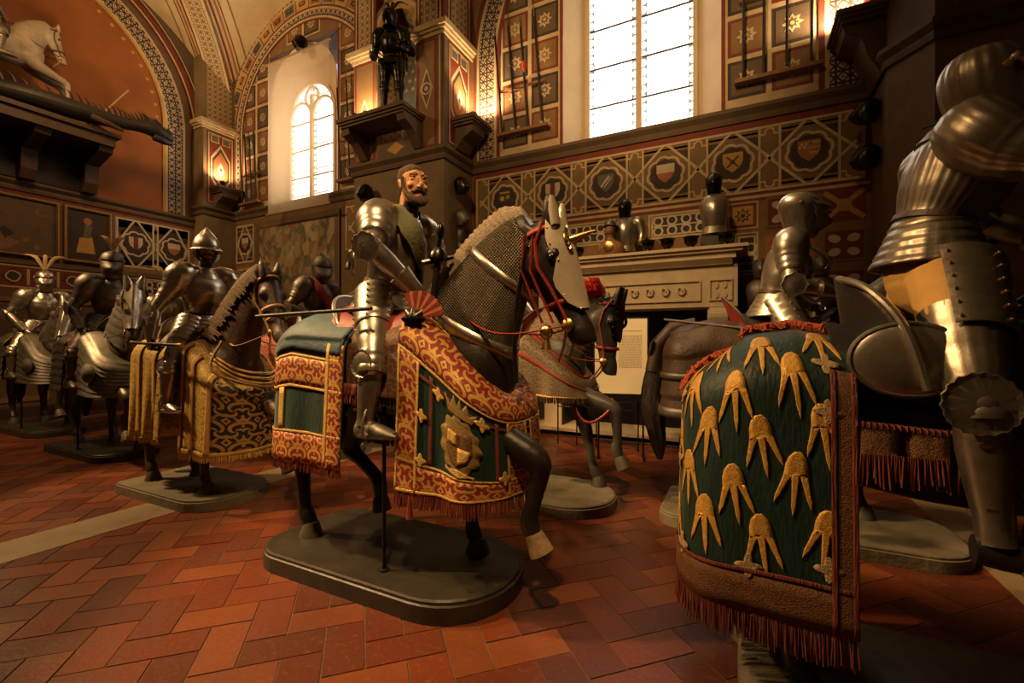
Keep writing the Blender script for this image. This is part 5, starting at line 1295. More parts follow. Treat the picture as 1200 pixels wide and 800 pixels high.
RM=Rider('armoured_rider','bare-headed bearded rider figure in steel plate armour with a green sash',HM,dict(helmet='bare',face=(.90,-.42,.0),pel=(-.08,0,1.60),neck=(.09,0,2.08),head=(.145,0,2.275),head_scale=1.03,
    near=dict(elbow=(.16,.37,1.83),wrist=(.30,.16,1.60),dir=(.5,.35,-.75),palm=(.4,.4,.5),thumb=(.3,.5,.4),curl=(30,35,25)),
    far=dict(elbow=(.12,.40,1.78),wrist=(.34,.20,1.62),dir=(.7,-.3,-.1),palm=(0,-.8,-.5)),belt='leather_tan',boot='steel_dark'))
HM.reins((.36,0,1.60),'leather_red')
def sash(r,mat,w=.06):
    """a band of cloth from the near shoulder over the breast to the far hip and up the back"""
    mb=MB(); F=lambda x,y,z:(r.spine(z)+V((x,y,0)))
    pts=dens([tuple(F(*q)) for q in ((-.16,.06,.45),(-.17,-.03,.70),(-.13,-.11,.90),(.0,-.135,1.0),(.125,-.135,.88),(.205,-.115,.70),(.235,-.05,.50),(.215,.05,.30),(.15,.14,.12),(.02,.20,.06))],44)
    pts=[V(p) for p in pts]; st=[]
    for i,p in enumerate(pts):
        t=(pts[min(i+1,43)]-pts[max(i-1,0)]).normalized(); c=r.spine(max(0,min(1,(p.z-r.pel.z-.05)/(r.neck.z-r.pel.z-.05)-.05))); n=(p-c); n=(n-t*n.dot(t)).normalized(); a=t.cross(n)
        st.append((p,a*w*(1+.08*sin(i*.9)),n*.013))
    mb.loft(st,20,True,mod=lambda i,t:1+.10*cos(6*t+i*.25)); return r.b(mb,'sash',mat)
sash(RM,'sash_green',.058)
rf=MB(); rf.lathe([(.080,-.01),(.095,.006),(.086,.03),(.090,.05),(.070,.06)],RM.spine(1.0),(.1,0,1),48,mod=lambda i,t:1+.08*cos(16*t)*(i in(1,2))); RM.b(rf,'neck_ruff','leather_black')

[o for o in HM.root.children if o.name.startswith('hoof')][2].data.materials[0]=M['hoof_worn']
ts=MB(); ts.tube(dens([(.99,-.10,1.80),(.95,-.125,1.55),(.93,-.13,1.30),(.93,-.11,1.08)],14),.024,8,flat=.3); ts.build('throat_strap',M['leather_black'],HM.root)
for s in (0,1):
    st=MB(); st.tube([HM.sec(.06)[0]+V((-.06+.05*s,-.115,.02)),HM.sec(.22)[0]+V((-.10+.05*s,-.125,0)),HM.sec(.46)[0]+V((-.12+.06*s,-.10,-.05))],.014,6,flat=.4); st.build('cheek_strap',M['leather_red'],HM.root)
bs=MB(); bs.ball(HM.sec(.50)[0]+V((-.115,-.105,-.06)),(.035,.03,.04),16,10); bs.tube([HM.sec(.50)[0]+V((-.115,-.105,-.09)),HM.sec(.50)[0]+V((-.115,-.105,-.15))],[.014,.028],10); bs.build('bridle_tassel',M['brass'],HM.root)
fan=MB(); o=V((.40,-.285,1.42))
for i in range(11):
    a0=.15+1.9*i/11; a1=.15+1.9*(i+.92)/11; fan.cur=i%2; fan.prism([(.045*cos(a0),.045*sin(a0)),(.155*cos(a0),.155*sin(a0)),(.16*cos((a0+a1)/2),.16*sin((a0+a1)/2)),(.155*cos(a1),.155*sin(a1)),(.045*cos(a1),.045*sin(a1))],o,(.94,.34,0),(0,.12,1),.014)
fo=fan.build('saddle_bow_fan',[M['leather_red'],M['knot_red']],HM.root,False)
fb=MB(); fb.lathe([(.05,0),(.062,.012),(.04,.028),(.018,.04),(.0,.042)],o+V((0,-.012,0)),(.3,-.95,.1),32,mod=lambda i,t:1+.18*cos(8*t)*(i<2)); fb.build('black_rosette',M['steel_black'],fo)
# ------------------------------------------------------------------ the knight in gold cloth
plinth('pale scuffed rectangular plinth under the gold and black caparisoned horse',rounded(-5.28,-3.92,2.12,2.88,.05,.30),.10,'stone_base')
H1=Horse('horse_statue','brown carved horse in yellow cloth with a black and gold front panel and tan mane',(-4.47,2.47,.10),0,'coat_dapple',poll=(1.0,1.95),ang=66,legs=dict(nh=HIND_STAND,fh=HIND_FWD,nf=[(x-.22,z,r) for x,z,r in FORE_STAND],ff=FORE_LIFT),mane='hair_brown',voxel=.018,scale=.94,xs=.86,turn=-14)
H1.bridle('leather_tan'); H1.headband(.30,.03,'leather_tan','face_strap')
def gold_drapes(h):
    d=rear_drape(.02,-.74,.35,.50,folds=(.022,26)); c=d.build('rear_caparison','brocade_gold',h.root,nu=110); 
    for u in (.07,.2,.8,.93): d.band('ruffle','buff',c,u-.012,u+.012,.1,.98,.014)
    d.fringe('fringe','gold_thread',c,0,1,.995,.05,140)
    f=front_drape(.30,.80,.335,.42,1.42,1.02,folds=(.012,18)); c=f.build('front_caparison','brocade_gold',h.root,nu=110)
    f.band('black_panel','brocade_black',c,.27,.73,.12,.96,.008); f.band('side_panel','brocade_gold',c,.05,.26,.3,.96,.006)
    for u in (.02,.12,.255,.745,.88,.98): f.band('ruffle','buff',c,u-.014,u+.014,.08,.98,.014)
    f.band('hem_border','gold_thread',c,0,1,.955,1,.010); f.band('neck_border','leather_tan',c,0,1,0,.05,.008)
    f.fringe('fringe','gold_thread',c,0,1,.995,.06,150)
gold_drapes(H1); H1.saddle('leather','brocade_gold',.24,.24); H1.stirrups((.15,.39,.80)); H1.reins((.30,.1,1.52),'leather_tan')
cord=MB(); cord.tube(dens([tuple(H1.neck[1][0]+V((.18,-.20,.10))),(.72,-.33,1.16),(.97,-.1,1.02),(.97,.1,1.02),(.72,.33,1.16)],24),.012,8); cord.build('breast_strap',M['leather_tan'],H1.root)
for k in range(3):
    cc=MB(); cc.tube(dens([(.62,-.28,1.30-.035*k),(.86,-.20,1.17-.04*k),(.98,0,1.12-.045*k),(.86,.20,1.17-.04*k),(.62,.28,1.30-.035*k)],26),.010,6,mod=lambda i,t:1+.25*(i%2)); cc.build('breast_cord',M['brass'],H1.root)
R1=Rider('armoured_rider','steel armoured rider figure with pointed brimmed helmet and dark bearded face, holding a baton',H1,dict(helmet='burgonet',steel='steel_bright',face=(.92,-.38,-.05),head=(.06,0,2.30),neck=(.03,0,2.09),chest=(.01,0,1.93),
    near=dict(elbow=(-.04,.40,1.68),wrist=(.02,.45,1.44),dir=(.1,0,-1),palm=(.2,1,0),thumb=(1,0,.2),curl=(75,85,50)),far=dict(elbow=(.06,.38,1.76),wrist=(.28,.18,1.58)),glove='leather_black',fan=.07))
def rod_thing(name,label,cat,p0,p1,r,mat,tips=None,group=None,ref=None):
    p0,p1=V(p0),V(p1); t=thing(name,label,cat,p0,0,group); mb=MB(); d=p1-p0; mb.tube([V((0,0,0)),d*.05,d*.5,d*.95,d],[r*.9,r,r,r,r*.9],10); mb.build('shaft',M[mat],t)
    if tips:
        e=MB(); dn=d.normalized()
        for q in tips: 
            if q=='spear': e.lathe([(r,0),(r*1.5,.03),(r*1.1,.06),(.028,.10),(.018,.18),(.001,.27)],d,dn,8,sx=.35); e.build('spearhead',M['steel'],t)
            if q=='band': bb=MB(); bb.lathe([(r*1.35,0),(r*1.35,.05)],d*.97,dn,12); bb.build('ferrule',M['brass'],t); bb=MB(); bb.lathe([(r*1.35,0),(r*1.35,.05)],d*.01,dn,12); bb.build('ferrule',M['brass'],t)
            if q=='knob': e.ball(d,.045,14,10); e.build('knob',M['steel'],t)
    return t
rod_thing('baton','dark commander\'s baton gripped by the rider in the pointed brimmed helmet',"baton",(-4.74,2.03,1.41),(-3.96,2.02,1.39),.013,'leather_black',('band',))
# ------------------------------------------------------------------ lamellar barded horses on the far left
def steel_bard(h,mat,hem=.70,lm=9):
    d=rear_drape(-.22,-.90,.36,hem,lames=lm,folds=(0,1)); d.build('crupper',mat,h.root,nu=50,nv=lm*6)
    f=front_drape(.32,.95,.36,hem,1.44,1.08,lames=lm,folds=(0,1)); f.build('peytral',mat,h.root,nu=50,nv=lm*6)
    b=MB(); f2=[f.at(.25,.45,.03),f.at(.75,.45,.03)]
    for p in f2:
        q=MB(); n=V((.3,-1 if p.y<0 else 1,0)).normalized(); q.lathe([(.10,0),(.105,.01),(.07,.03),(.03,.045),(0,.05)],p,n,24); q.build('breast_boss',M[mat],h.root,50)
def dark_knight(loc,rz,hl,pl,rl,poll,steel,bardmat,cfg,pl_pts,legs,ang=70,turn=-26):
    plinth(pl,pl_pts,.10,'wood_base',rod=(sum(p[0] for p in pl_pts)/len(pl_pts)+.1,loc[1]-.26,.98),group=None)
    h=Horse('horse_statue',hl,loc,rz,'coat_brown',poll=poll,ang=ang,legs=legs,voxel=.024,turn=turn)
    steel_bard(h,bardmat); h.crinet(bardmat,.08,.97,True); h.chanfron('steel_bright',.50,2.8,.03,False); h.bridle('leather_black','steel'); h.saddle('leather',steel,.26,.26); h.stirrups((.15,.39,.80)); h.reins((.30,0,1.60),'leather_black')
    r=Rider('armoured_rider',rl,h,dict(steel=steel,**cfg)); return h,r
H2,R2=dark_knight((-7.12,2.82,.10),rad(-6),'horse in dark lamellar barding with bright steel face plate, beside the gold-cloth horse','dark oblong plinth under the steel-barded horse nearest the gold knight','rider figure in dark steel with rounded visored helmet and pale plume on the steel-barded horse',(.84,1.92),'steel_dark','steel_dark',
    dict(helmet='close',steel_h=1,plume='plume_cream',plume_n=2,plume_h=.20,face=(.9,-.3,-.2),near=dict(elbow=(-.02,.34,1.72),wrist=(.14,.30,1.48)),under='velvet_red'),rounded(-8.1,-6.52,2.50,3.2,.06,.28),dict(nh=HIND_STAND,fh=HIND_FWD,nf=FORE_LIFT,ff=FORE_STAND),74)
H2c=MB(); s2=Drape([(.30,-.34),(-.16,-.35)],lambda Q,u:(Q.x,0),lambda Q,u:topz(Q.x)+.05,.92,rz=.2,a=.4,folds=(.015,30)); s2.build('saddle_cloth','brocade_crimson',H2.root,nu=24,nv=20)
H3b,R3=dark_knight((-9.95,3.08,.10),0,'farthest left horse in dark steel barding with a bright face plate, by the end wall','dark oblong plinth under the farthest left barded horse','farthest left rider figure in steel with three pale plumes, by the end wall',(.98,1.84),'steel','steel_dark',
    dict(helmet='close',plume='plume_cream',plume_n=3,plume_h=.26,face=(.9,-.35,-.15),near=dict(elbow=(.0,.38,1.74),wrist=(.18,.26,1.50))),rounded(-10.75,-9.1,2.70,3.4,.06,.28),dict(nh=HIND_STAND,fh=HIND_FWD,nf=FORE_LIFT,ff=FORE_STAND),70,-46)
plinth('dark plinth half hidden behind the gold knight by the end wall',rounded(-10.1,-8.5,4.15,4.85,.06,.28),.10)
HP=Horse('horse_statue','horse half hidden behind the gold knight, in front of the corner pier',(-9.3,4.5,.10),0,'coat_brown',poll=(.98,1.82),ang=70,voxel=.028); HP.saddle('leather','steel_dark',.24,.24); HP.bridle('leather_red')
front_drape(.34,.95,.35,.62,1.42,1.05).build('front_caparison','brocade_gold',HP.root)
RP=Rider('armoured_rider','rider figure with five upright cream plumes, behind the gold knight',HP,dict(helmet='close',steel='steel',plume='plume_cream',plume_n=5,plume_h=.26,face=(.9,-.3,0)))
# ------------------------------------------------------------------ far file: red sash rider, plumed grey horse, bright steel rider
plinth('pale plinth under the horse in crimson cloth behind the main horse',rounded(-5.85,-4.3,3.72,4.5,.06,.28),.10,'stone_base')
HB=Horse('horse_statue','dark horse in crimson patterned caparison behind the green velvet caparison',(-5.0,4.15,.10),0,'coat_brown',poll=(1.0,1.84),ang=70,legs=dict(nh=HIND_FWD,fh=HIND_STAND,nf=FORE_STAND,ff=FORE_LIFT),voxel=.022,mane='hair_black')
HB.bridle('leather_red')
d=rear_drape(-.18,-.86,.35,.78); c=d.build('rear_caparison','brocade_crimson',HB.root,nu=70); d.band('hem_border','gold_thread',c,0,1,.93,1,.006); d.fringe('fringe','fringe_red',c,0,1,.995,.05,120)
d=front_drape(.34,.93,.345,.72,1.44,1.02); c=d.build('front_caparison','brocade_crimson',HB.root,nu=70); d.band('hem_border','gold_thread',c,0,1,.93,1,.006); d.fringe('fringe','fringe_red',c,0,1,.995,.05,120)
HB.saddle('leather_red','leather_red',.24,.24); HB.stirrups((.15,.39,.80)); HB.reins((.30,0,1.60))
RB=Rider('armoured_rider','rider figure in dark steel with round combed helmet and a red sash, below the tapestry',HB,dict(helmet='close',steel='steel_dark',face=(.88,-.3,-.35),comb_h=.035,head=(.12,0,2.27)))
sash(RB,'sash_red')
plinth('round-ended pale plinth under the horse with the red brush plume',rounded(-2.95,-.96,3.42,4.22,.2,.39),.10,'stone_base')
HG=Horse('horse_statue','grey carved horse with red brush plume and red bridle, beside the printed panel',(-2.12,3.95,.10),0,'coat_grey',poll=(1.10,1.66),ang=96,legs=dict(nh=HIND_STAND,fh=HIND_FWD,nf=FORE_HIGH,ff=[(.60,1.12,.17),(.66,.92,.115),(.74,.72,.078),(.82,.49,.062),(.84,.40,.046),(.88,.2,.040),(.90,.13,.05),(.94,.06,.046)]),voxel=.018)
HG.bridle('leather_red'); HG.chanfron('steel_black',.34,2.0,.05,False)
pl=MB()
for i in range(170):
    q=R.uniform(9.2,12); j=min(int(q),11); c,aa,bb=(lerp(HG.neck[j][k],HG.neck[j+1][k],q-j) for k in range(3)); th=R.uniform(PI*.30,PI*1.0)+PI; th=PI/2+R.uniform(-1,1)*1.25
    p=c+aa*cos(th)*1.0+bb*sin(th)*.95; d=(aa*cos(th)*.8+bb*sin(th)).normalized(); l=R.uniform(.08,.13); pl.tube([p,p+d*l*.6+V((0,0,.01)),p+d*l+V((R.uniform(-.03,.03),R.uniform(-.02,.02),-.015))],[.013,.012,.004],5)
pl.build('brush_plume',M['plume_red'],HG.root)
HG.crinet('tooled',.04,.55,True,name='neck_bard')
d=front_drape(.36,.93,.34,.84,1.40,1.0,folds=(.016,22)); c=d.build('breast_cloth','tooled',HG.root,nu=70); d.band('hem_border','gold_thread',c,0,1,.94,1,.006); d.band('red_strap','leather_red',c,0,1,.30,.38,.012); d.band('neck_border','leather_red',c,0,1,0,.06,.012); d.fringe('fringe','leather',c,0,1,.99,.05,110)
d=rear_drape(-.18,-.86,.35,.8); d.build('rear_caparison','tooled',HG.root,nu=60); HG.saddle('leather','leather_red',.24,.24); HG.reins((.30,0,1.62))
chn=MB(); chn.tube(dens([(.78,-.16,.98),(.86,-.24,.72),(.98,-.25,.64),(1.12,-.2,.74),(1.14,-.14,.84)],40),.010,6,mod=lambda i,t:1+.5*(i%2)); chn.build('chain',M['leather_red'],HG.root)
RG=Rider('armoured_rider','rider figure with raised visor glimpsed over the mane of the main horse',HG,dict(helmet='close',steel='steel_bright',pel=(-.12,0,1.6),neck=(-.08,0,2.06),head=(-.05,0,2.26),chest=(-.08,0,1.9)))
vz=MB(); f=V((1,0,.45)).normalized(); vz.shell([(RG.head+V((.10,0,.06))+f*x,V((0,.095-.03*x/.14,0)),V((-.45,0,1)).normalized()*(.085-.03*x/.14)) for x in (0,.05,.10,.15)],-.3,PI+.3,.006,20); RG.b(vz,'raised_visor')
plinth('pale low plinth under the bright steel rider\'s horse',rounded(-.6,1.32,3.66,4.5,.15,.30),.10,'stone_base')
HR=Horse('horse_statue','dark horse with steel crupper and heavy black tail, behind the green caparison',(.27,4.10,.10),0,'coat_black',poll=(1.05,1.84),ang=72,voxel=.022)
d=rear_drape(-.15,-.86,.35,.72,lames=5,folds=(0,1)); c=d.build('crupper','leather',HR.root,nu=50,nv=42); d.band('crupper_edge','steel_dark',c,0,1,.9,1,.008,50); d.band('crupper_rib','steel_dark',c,0,1,.55,.62,.008,50)
tb=MB(); tb.tube([p for p in ((-.62,0,1.47),(-.80,0,1.43),(-.92,-.02,1.28),(-.96,-.03,1.06))],[.05,.065,.075,.07],18,mod=lambda i,t:1+.06*cos(8*t)); tb.build('tail_guard',M['leather'],HR.root,60)
HR.saddle('leather_black','leather_red',.27,.25); HR.bridle('leather_black'); HR.stirrups((.15,.39,.80)); HR.reins((.32,0,1.60),'leather_black')
RR=Rider('armoured_rider','rider figure in bright steel with pleated visor, hands forward, right of the fireplace',HR,dict(helmet='monkey',steel='steel_bright',pel=(-.05,0,1.62),neck=(.06,0,2.08),head=(.12,0,2.30),face=(.98,.12,-.1),under='mail_dark',
    near=dict(elbow=(.04,.33,1.72),wrist=(.30,.22,1.66)),tasset_len=.75))
gr=MB(); pts=[RR.spine(.85)+V((.10,-.12,.03)),RR.spine(.62)+V((.27,-.10,0)),RR.spine(.5)+V((.28,-.06,-.02)),RR.spine(.45)+V((.22,-.12,-.02))]; gr.tube(dens([tuple(p) for p in pts],14),.016,8); RR.b(gr,'lance_rest')
# ------------------------------------------------------------------ the near knight on the green caparison with gold claws
plinth('dark low plinth under the green claw-embroidered horse in the right foreground',rounded(-.02,1.65,1.86,2.72,.3,.35),.07,'stone_base')
HC=Horse('horse_statue','large foreground horse in dark green velvet caparison with gold claw embroidery',(.58,2.25,.03),0,'coat_black',poll=(1.06,1.86),ang=72,legs=dict(nh=HIND_FWD,fh=HIND_STAND,nf=FORE_STAND,ff=FORE_LIFT),voxel=.018,tail=False,hoofmat='hoof',scale=.95)
CLAW_OLD=[(-.012,.105),(.018,.100),(.034,.075),(.040,.04),(.052,.0),(.066,-.045),(.078,-.092),(.060,-.070),(.045,-.030),(.028,.012),(.018,.030),(.020,-.01),(.016,-.06),(.008,-.112),(-.002,-.06),(-.006,-.01),(-.008,.030),(-.020,.008),(-.032,-.04),(-.050,-.092),(-.052,-.045),(-.044,.005),(-.036,.055),(-.028,.088)]
def claw_poly():
    toe=lambda bx,by,tx,ty,w:[(bx-w,by),(bx-w*.66+(tx-bx)*.5,by+(ty-by)*.5),(bx-w*.62+(tx-bx)*.7,by+(ty-by)*.7),(tx,ty),(bx+w*.62+(tx-bx)*.7,by+(ty-by)*.7),(bx+w*.66+(tx-bx)*.5,by+(ty-by)*.5),(bx+w,by)]
    L=toe(-.040,.025,-.096,-.090,.021); Cn=toe(.001,.015,-.006,-.128,.020); Rr=toe(.042,.025,.100,-.085,.021)
    return L+Cn+Rr+[(.060,.060),(.046,.088),(.020,.106),(-.014,.108),(-.042,.088),(-.056,.060)]
CLAW=[(x*.74,y*1.22) for x,y in claw_poly()]
def claw_drapes(h):
    d=rear_drape(-.25,-.86,.36,.42,.34,-.60,lambda x:interp([(-.88,1.39),(-.72,1.455),(-.58,1.495),(-.42,1.515),(-.2,1.47)],x),folds=(.010,13),flare=.03); c=d.build('claw_caparison','velvet_green',h.root,nu=110,nv=34)
    L=d.len
    for row,v in enumerate((.17,.335,.485,.63,.775)):
        for i in range(9):
            u=.055+i*.118+(.055 if row%2 else -.0)
            if not .02<u<.98: continue
            d.motif('claw_motif','claw_gold',c,u,v+(.02 if i%2 else -.02),CLAW,.86,.006,R.uniform(-.12,.12))
    knot=[(.030*(1+.4*cos(4*t))*cos(t),.030*(1+.4*cos(4*t))*sin(t)) for t in [2*PI*i/24 for i in range(24)]]
    for u,v in ((.05,.24),(.05,.40),(.05,.83),(.20,.865),(.36,.86),(.40,.30),(.40,.55)): d.motif('knot','knot_cream',c,u,v,knot,1.15,.012)
    d.band('hem_border','tabby_gold',c,0,1,.885,1,.008,90); d.band('hem_edge','fringe_red',c,0,1,.872,.885,.012,90)
    for u0,u1 in ((0,.034),(.966,1)): d.band('front_border','tabby_gold',c,u0,u1,.26,1,.010); 
    for u in (.003,.040,.96,.997): d.band('front_edge','fringe_red',c,u-.005,u+.005,.26,1,.014)
    d.fringe('hem_fringe','fringe_red',c,0,1,.995,.13,360,.006,.2)
    # orange tufted cord along the spine
    rp=MB(); pts=[tuple(d.at(u,0,0)+V((0,0,.02))) for u in [.001+.49*i/22 for i in range(23)]]+[tuple(d.at(.499,.30*i/12,.02)) for i in range(1,13)]
    for k in range(3): rp.tube([(x,.014*sin(i*.9+k*2.1),z+.010*cos(i*.9+k*2.1)) for i,(x,y,z) in enumerate(pts)],.015,7,mod=lambda i,t:1+.35*R.random()) 
    for i in range(160):
        x,y,z=R.choice(pts); a=R.uniform(-1,1); rp.tube([(x,0,z),(x+R.uniform(-.02,.02),.05*a,z+.02),(x+R.uniform(-.03,.03),.075*a,z-.01)],[.007,.006,.004],5)
    rp.build('spine_cord',M['fringe_orange'],c)
    # fringed strap running forward along the flank
    s=Drape([(.30,-.335),(-.26,-.368)],lambda Q,u:(Q.x,0),lambda Q,u:topz(Q.x)+.02,1.06,rz=.24,a=.72,folds=(0,1)); k=s.build('flank_strap','tabby_gold',h.root,v0=.80,v1=1.0,nu=20,nv=8); s.band('strap_edge','fringe_red',k,0,1,.79,.83,.006); s.fringe('strap_fringe','fringe_red',k,0,1,.99,.11,90,.004,.35)
M['claw_gold']=pm('claw_gold',(.74,.43,.08),(.50,.26,.045),60,.55,.25,.25,140)
M['knot_cream']=pm('knot_cream',(.50,.36,.18),(.32,.21,.09),60,.7,.1,.4,140)
M['tabby_gold']=pm('tabby_gold',(.17,.070,.018),(.10,.036,.012),40,.7,.1,.5,180)
claw_drapes(HC); HC.saddle('leather_black','leather_black',.34,.30,.14,'leather',cx=-.22,cdx=-.04); HC.stirrups((.18,.41,.77),'steel_dark'); HC.bridle(); HC.reins((.32,0,1.60))
plt=MB(); plt.ball((-.10,-.335,1.40),(.165,.035,.125),30,16); sk=plt.build('saddle_steel_skirt',M['steel'],HC.root,60)
rm=MB(); rm.tube([(-.10+.165*cos(a),-.335-.004,1.40+.125*sin(a)) for a in [2*PI*i/40 for i in range(41)]],.010,8); rm.build('rim',M['steel_dark'],sk)
# lw=MB(); lw.prism([(-.34,1.50),(-.27,1.55),(-.12,1.28),(-.16,1.24)],(0,-.33,0),(1,0,0),(0,0,1),.03); lw.build('saddle_flap',M['leather'],HC.root)
strp=MB(); strp.tube(dens([(-.26,-.10,1.72),(-.20,-.27,1.66),(-.12,-.37,1.52),(-.06,-.385,1.30)],20),.013,8); strp.build('saddle_strap',M['steel'],HC.root)
RC=Rider('armoured_rider','foreground rider figure in fluted steel armour with bulbous helmet, at the right edge',HC,dict(helmet='close',steel='steel_brown',flute=.009,fan=.095,under='buff',tasset_r=.148,sh_t=.74,fauld_w=.075,pel=(.05,0,1.87),neck=(.15,0,2.27),head=(.23,0,2.41),chest=(.1,0,2.08),hipz=-.16,thigh=.135,cuisse_t=.36,tasset_arc=(-.45,1.7),hk=1.12,
    knee=(.06,.395,1.27),ankle=(.10,.405,.84),toe=(.34,.42,.77),boot='leather_black',near=dict(elbow=(.36,.36,1.98),wrist=(.52,.22,1.86)),far=dict(elbow=(.36,.36,1.98),wrist=(.52,.22,1.86)),comb=False,tasset_len=.62))
neckstrap=MB(); neckstrap.tube([RC.spine(1.0)+V((-.125,-.04,.03)),RC.spine(1.0)+V((-.05,-.125,.02)),RC.spine(.98)+V((.06,-.13,-.01)),RC.spine(.95)+V((.16,-.06,-.03))],.014,8,flat=.5); RC.b(neckstrap,'neck_strap','leather_black')
vs=MB(); vs.tube([RC.head+V((.02,-.143,.05)),RC.head+V((.05,-.153,.02)),RC.head+V((.12,-.135,-.01)),RC.head+V((.17,-.09,-.02))],[.008,.009,.009,.008],8); vs.lathe([(.02,0),(.018,.012),(.008,.02),(0,.021)],RC.head+V((.02,-.132,.055)),(0,-1,0),16); RC.b(vs,'visor_arm','steel_bright')
# ------------------------------------------------------------------ fireplace, sign, fender
M['marble']=pm('marble',(.72,.58,.39),(.56,.44,.28),4,.6,0,.15,25)
def fireplace():
    t=thing('stone_fireplace','large carved pale stone fireplace with deep moulded mantel under the painted shields','fireplace',(-1.46,6.85,0)); m=M['marble']
    x0,x1=-1.46,1.46
    sh=MB()
    for a,b,e in ((2.58,2.62,.0),(2.62,2.66,.06),(2.5,2.58,-.08)): sh.box((x0-e,-.42-e*.6,a),(x1+e,.35,b))
    sh.prism([(0,2.42),(-.02,2.42),(-.10,2.5),(.0,2.5)],(x0+.12,-.30,0),(0,1,0),(0,0,1),x1-x0-.24)
    s=sh.build('mantel_shelf',m,t,False)
    for i in range(64): pass
    dn=MB()
    for i in range(70): x=x0+.10+i*(x1-x0-.2)/70; dn.box((x,-.335,2.43),(x+.022,-.30,2.47))
    s2=dn.build('egg_moulding',m,s,False); s2['kind']='stuff'
    fr=MB(); fr.box((x0+.06,-.28,1.88),(x1-.06,.35,2.43)); f=fr.build('frieze',m,t,False)
    d=Deco((0,-.28,0),(1,0,0),(0,0,1)); 
    for a,b in ((x0+.12,x0+.40),(x0+.50,x1-.50),(x1-.40,x1-.12)): d.frame(a,1.96,b,2.24,.018,'cream',.026)
    sc=[]
    for k in range(8):
        cx=-.80+.21*k
        d.path([(cx+.055*(1-q)*cos(9*q)+.10*q,2.10+.055*(1-.4*q)*sin(9*q)) for q in [i/24 for i in range(25)]],.018,'cream',.034); d.disc(cx,2.10,.014,'cream',.04)
    wr=[(-.72+.10*cos(a),2.10+.10*sin(a)) for a in [2*PI*i/30 for i in range(30)]]; d.path(wr,.045,'cream',.03,True)
    for sx in (-1,1):
        for sz in (-1,1):
            for q in (-1,1): d.poly([(sx*1.20+q*.05+.025*cos(a),2.10+sz*.065+.045*sin(a)) for a in [2*PI*i/10 for i in range(10)]],'cream',.018)
    d.build('carved_relief',[m]*len(DL),f,False)
    for sx in (-1,1):
        j=MB(); j.box((sx*1.18-.14,-.24,0),(sx*1.18+.14,.35,1.88)); jo=j.build('jamb',m,t,False)
        q=MB(); pts=dens([(-.24,1.88),(-.42,1.84),(-.44,1.70),(-.30,1.56),(-.27,1.3),(-.26,1.0)],18); q.prism([(y,z) for y,z in pts]+[(-.20,1.0),(-.20,1.88)],(sx*1.18-.11,0,0),(0,1,0),(0,0,1),.22); q.build('console',m,jo,False)
        for z in (1.62,1.50,1.38):
            l=MB(); l.ball((sx*1.18,-.30,z),(.07,.05,.07),12,8); l.build('leaf_carving',m,jo)
    bk=MB(); bk.box((x0+.3,.30,0),(x1-.3,.34,1.9)); bk.build('fireback',M['iron'],t,False)
    for sx in (-1,1): k=MB(); k.box((sx*1.04-.02,-.2,0),(sx*1.04+.02,.32,1.88)); k.build('flue_cheek',M['leather_black'],t,False)
    h=MB(); h.box((x0-.02,-.40,.075),(x1+.02,.3,.13)); h.build('hearth',m,t,False)
fireplace()
def sign():
    t=thing('information_panel','cream printed information panel on an iron stand before the fireplace','sign',(-1.33,5.55,0),rad(14))
    p=MB(); p.box((-.31,-.012,.78),(.31,.012,1.70)); b=p.build('board',pm('sign_paper',(.78,.68,.48),(.74,.63,.43),2,.6),t,False)
    tx=MB()
    tx.box((-.08,-.0145,1.545),(.25,-.012,1.552))
    for i in range(26):
        z=1.49-.0155*i
        x=-.02
        while x<.25:
            w=R.uniform(.015,.045); tx.box((x,-.0142,z),(min(.25,x+w),-.0122,z+.006)); x+=w+.008
    o=tx.build('printed_text',pm('print',(.42,.36,.26),None,5,.8),b,False); o['kind']='stuff'
    f=MB(); f.box((-.325,-.016,.765),(.325,.016,.785)); f.box((.31,-.016,.78),(.33,.016,1.71)); f.box((-.33,-.016,.78),(-.31,.016,1.71)); f.box((-.33,-.016,1.70),(.33,.016,1.72)); f.build('frame',M['iron'],t,False)
    for s in (-1,1): l=MB(); l.tube([(s*.26,.02,.8),(s*.27,.06,0)],.012,8); l.tube([(s*.27,-.12,.012),(s*.27,.22,.012)],.014,8); l.build('leg',M['iron'],t)
sign()
def fender():
    t=thing('iron_fender','low wrought iron barrier with scrolls in front of the hearth','barrier',(-1.2,5.95,0)); r=MB()
    for z in (.62,.52,.12): r.tube([(-1.1,0,z),(1.1,0,z)],.010,6)
    r.build('rail',M['iron'],t)
    for i in range(9):
        x=-1.1+.275*i; p=MB(); p.tube([(x,0,0),(x,0,.64)],.010,6); p.build('post',M['iron'],t)
        if i<8: s=MB(); s.tube([(x+.137+.06*(1-q*.6)*cos(8*q),0,.57+.04*(1-q*.5)*sin(8*q)) for q in [k/16 for k in range(17)]],.005,5); s.build('scroll',M['iron'],t)
fender()
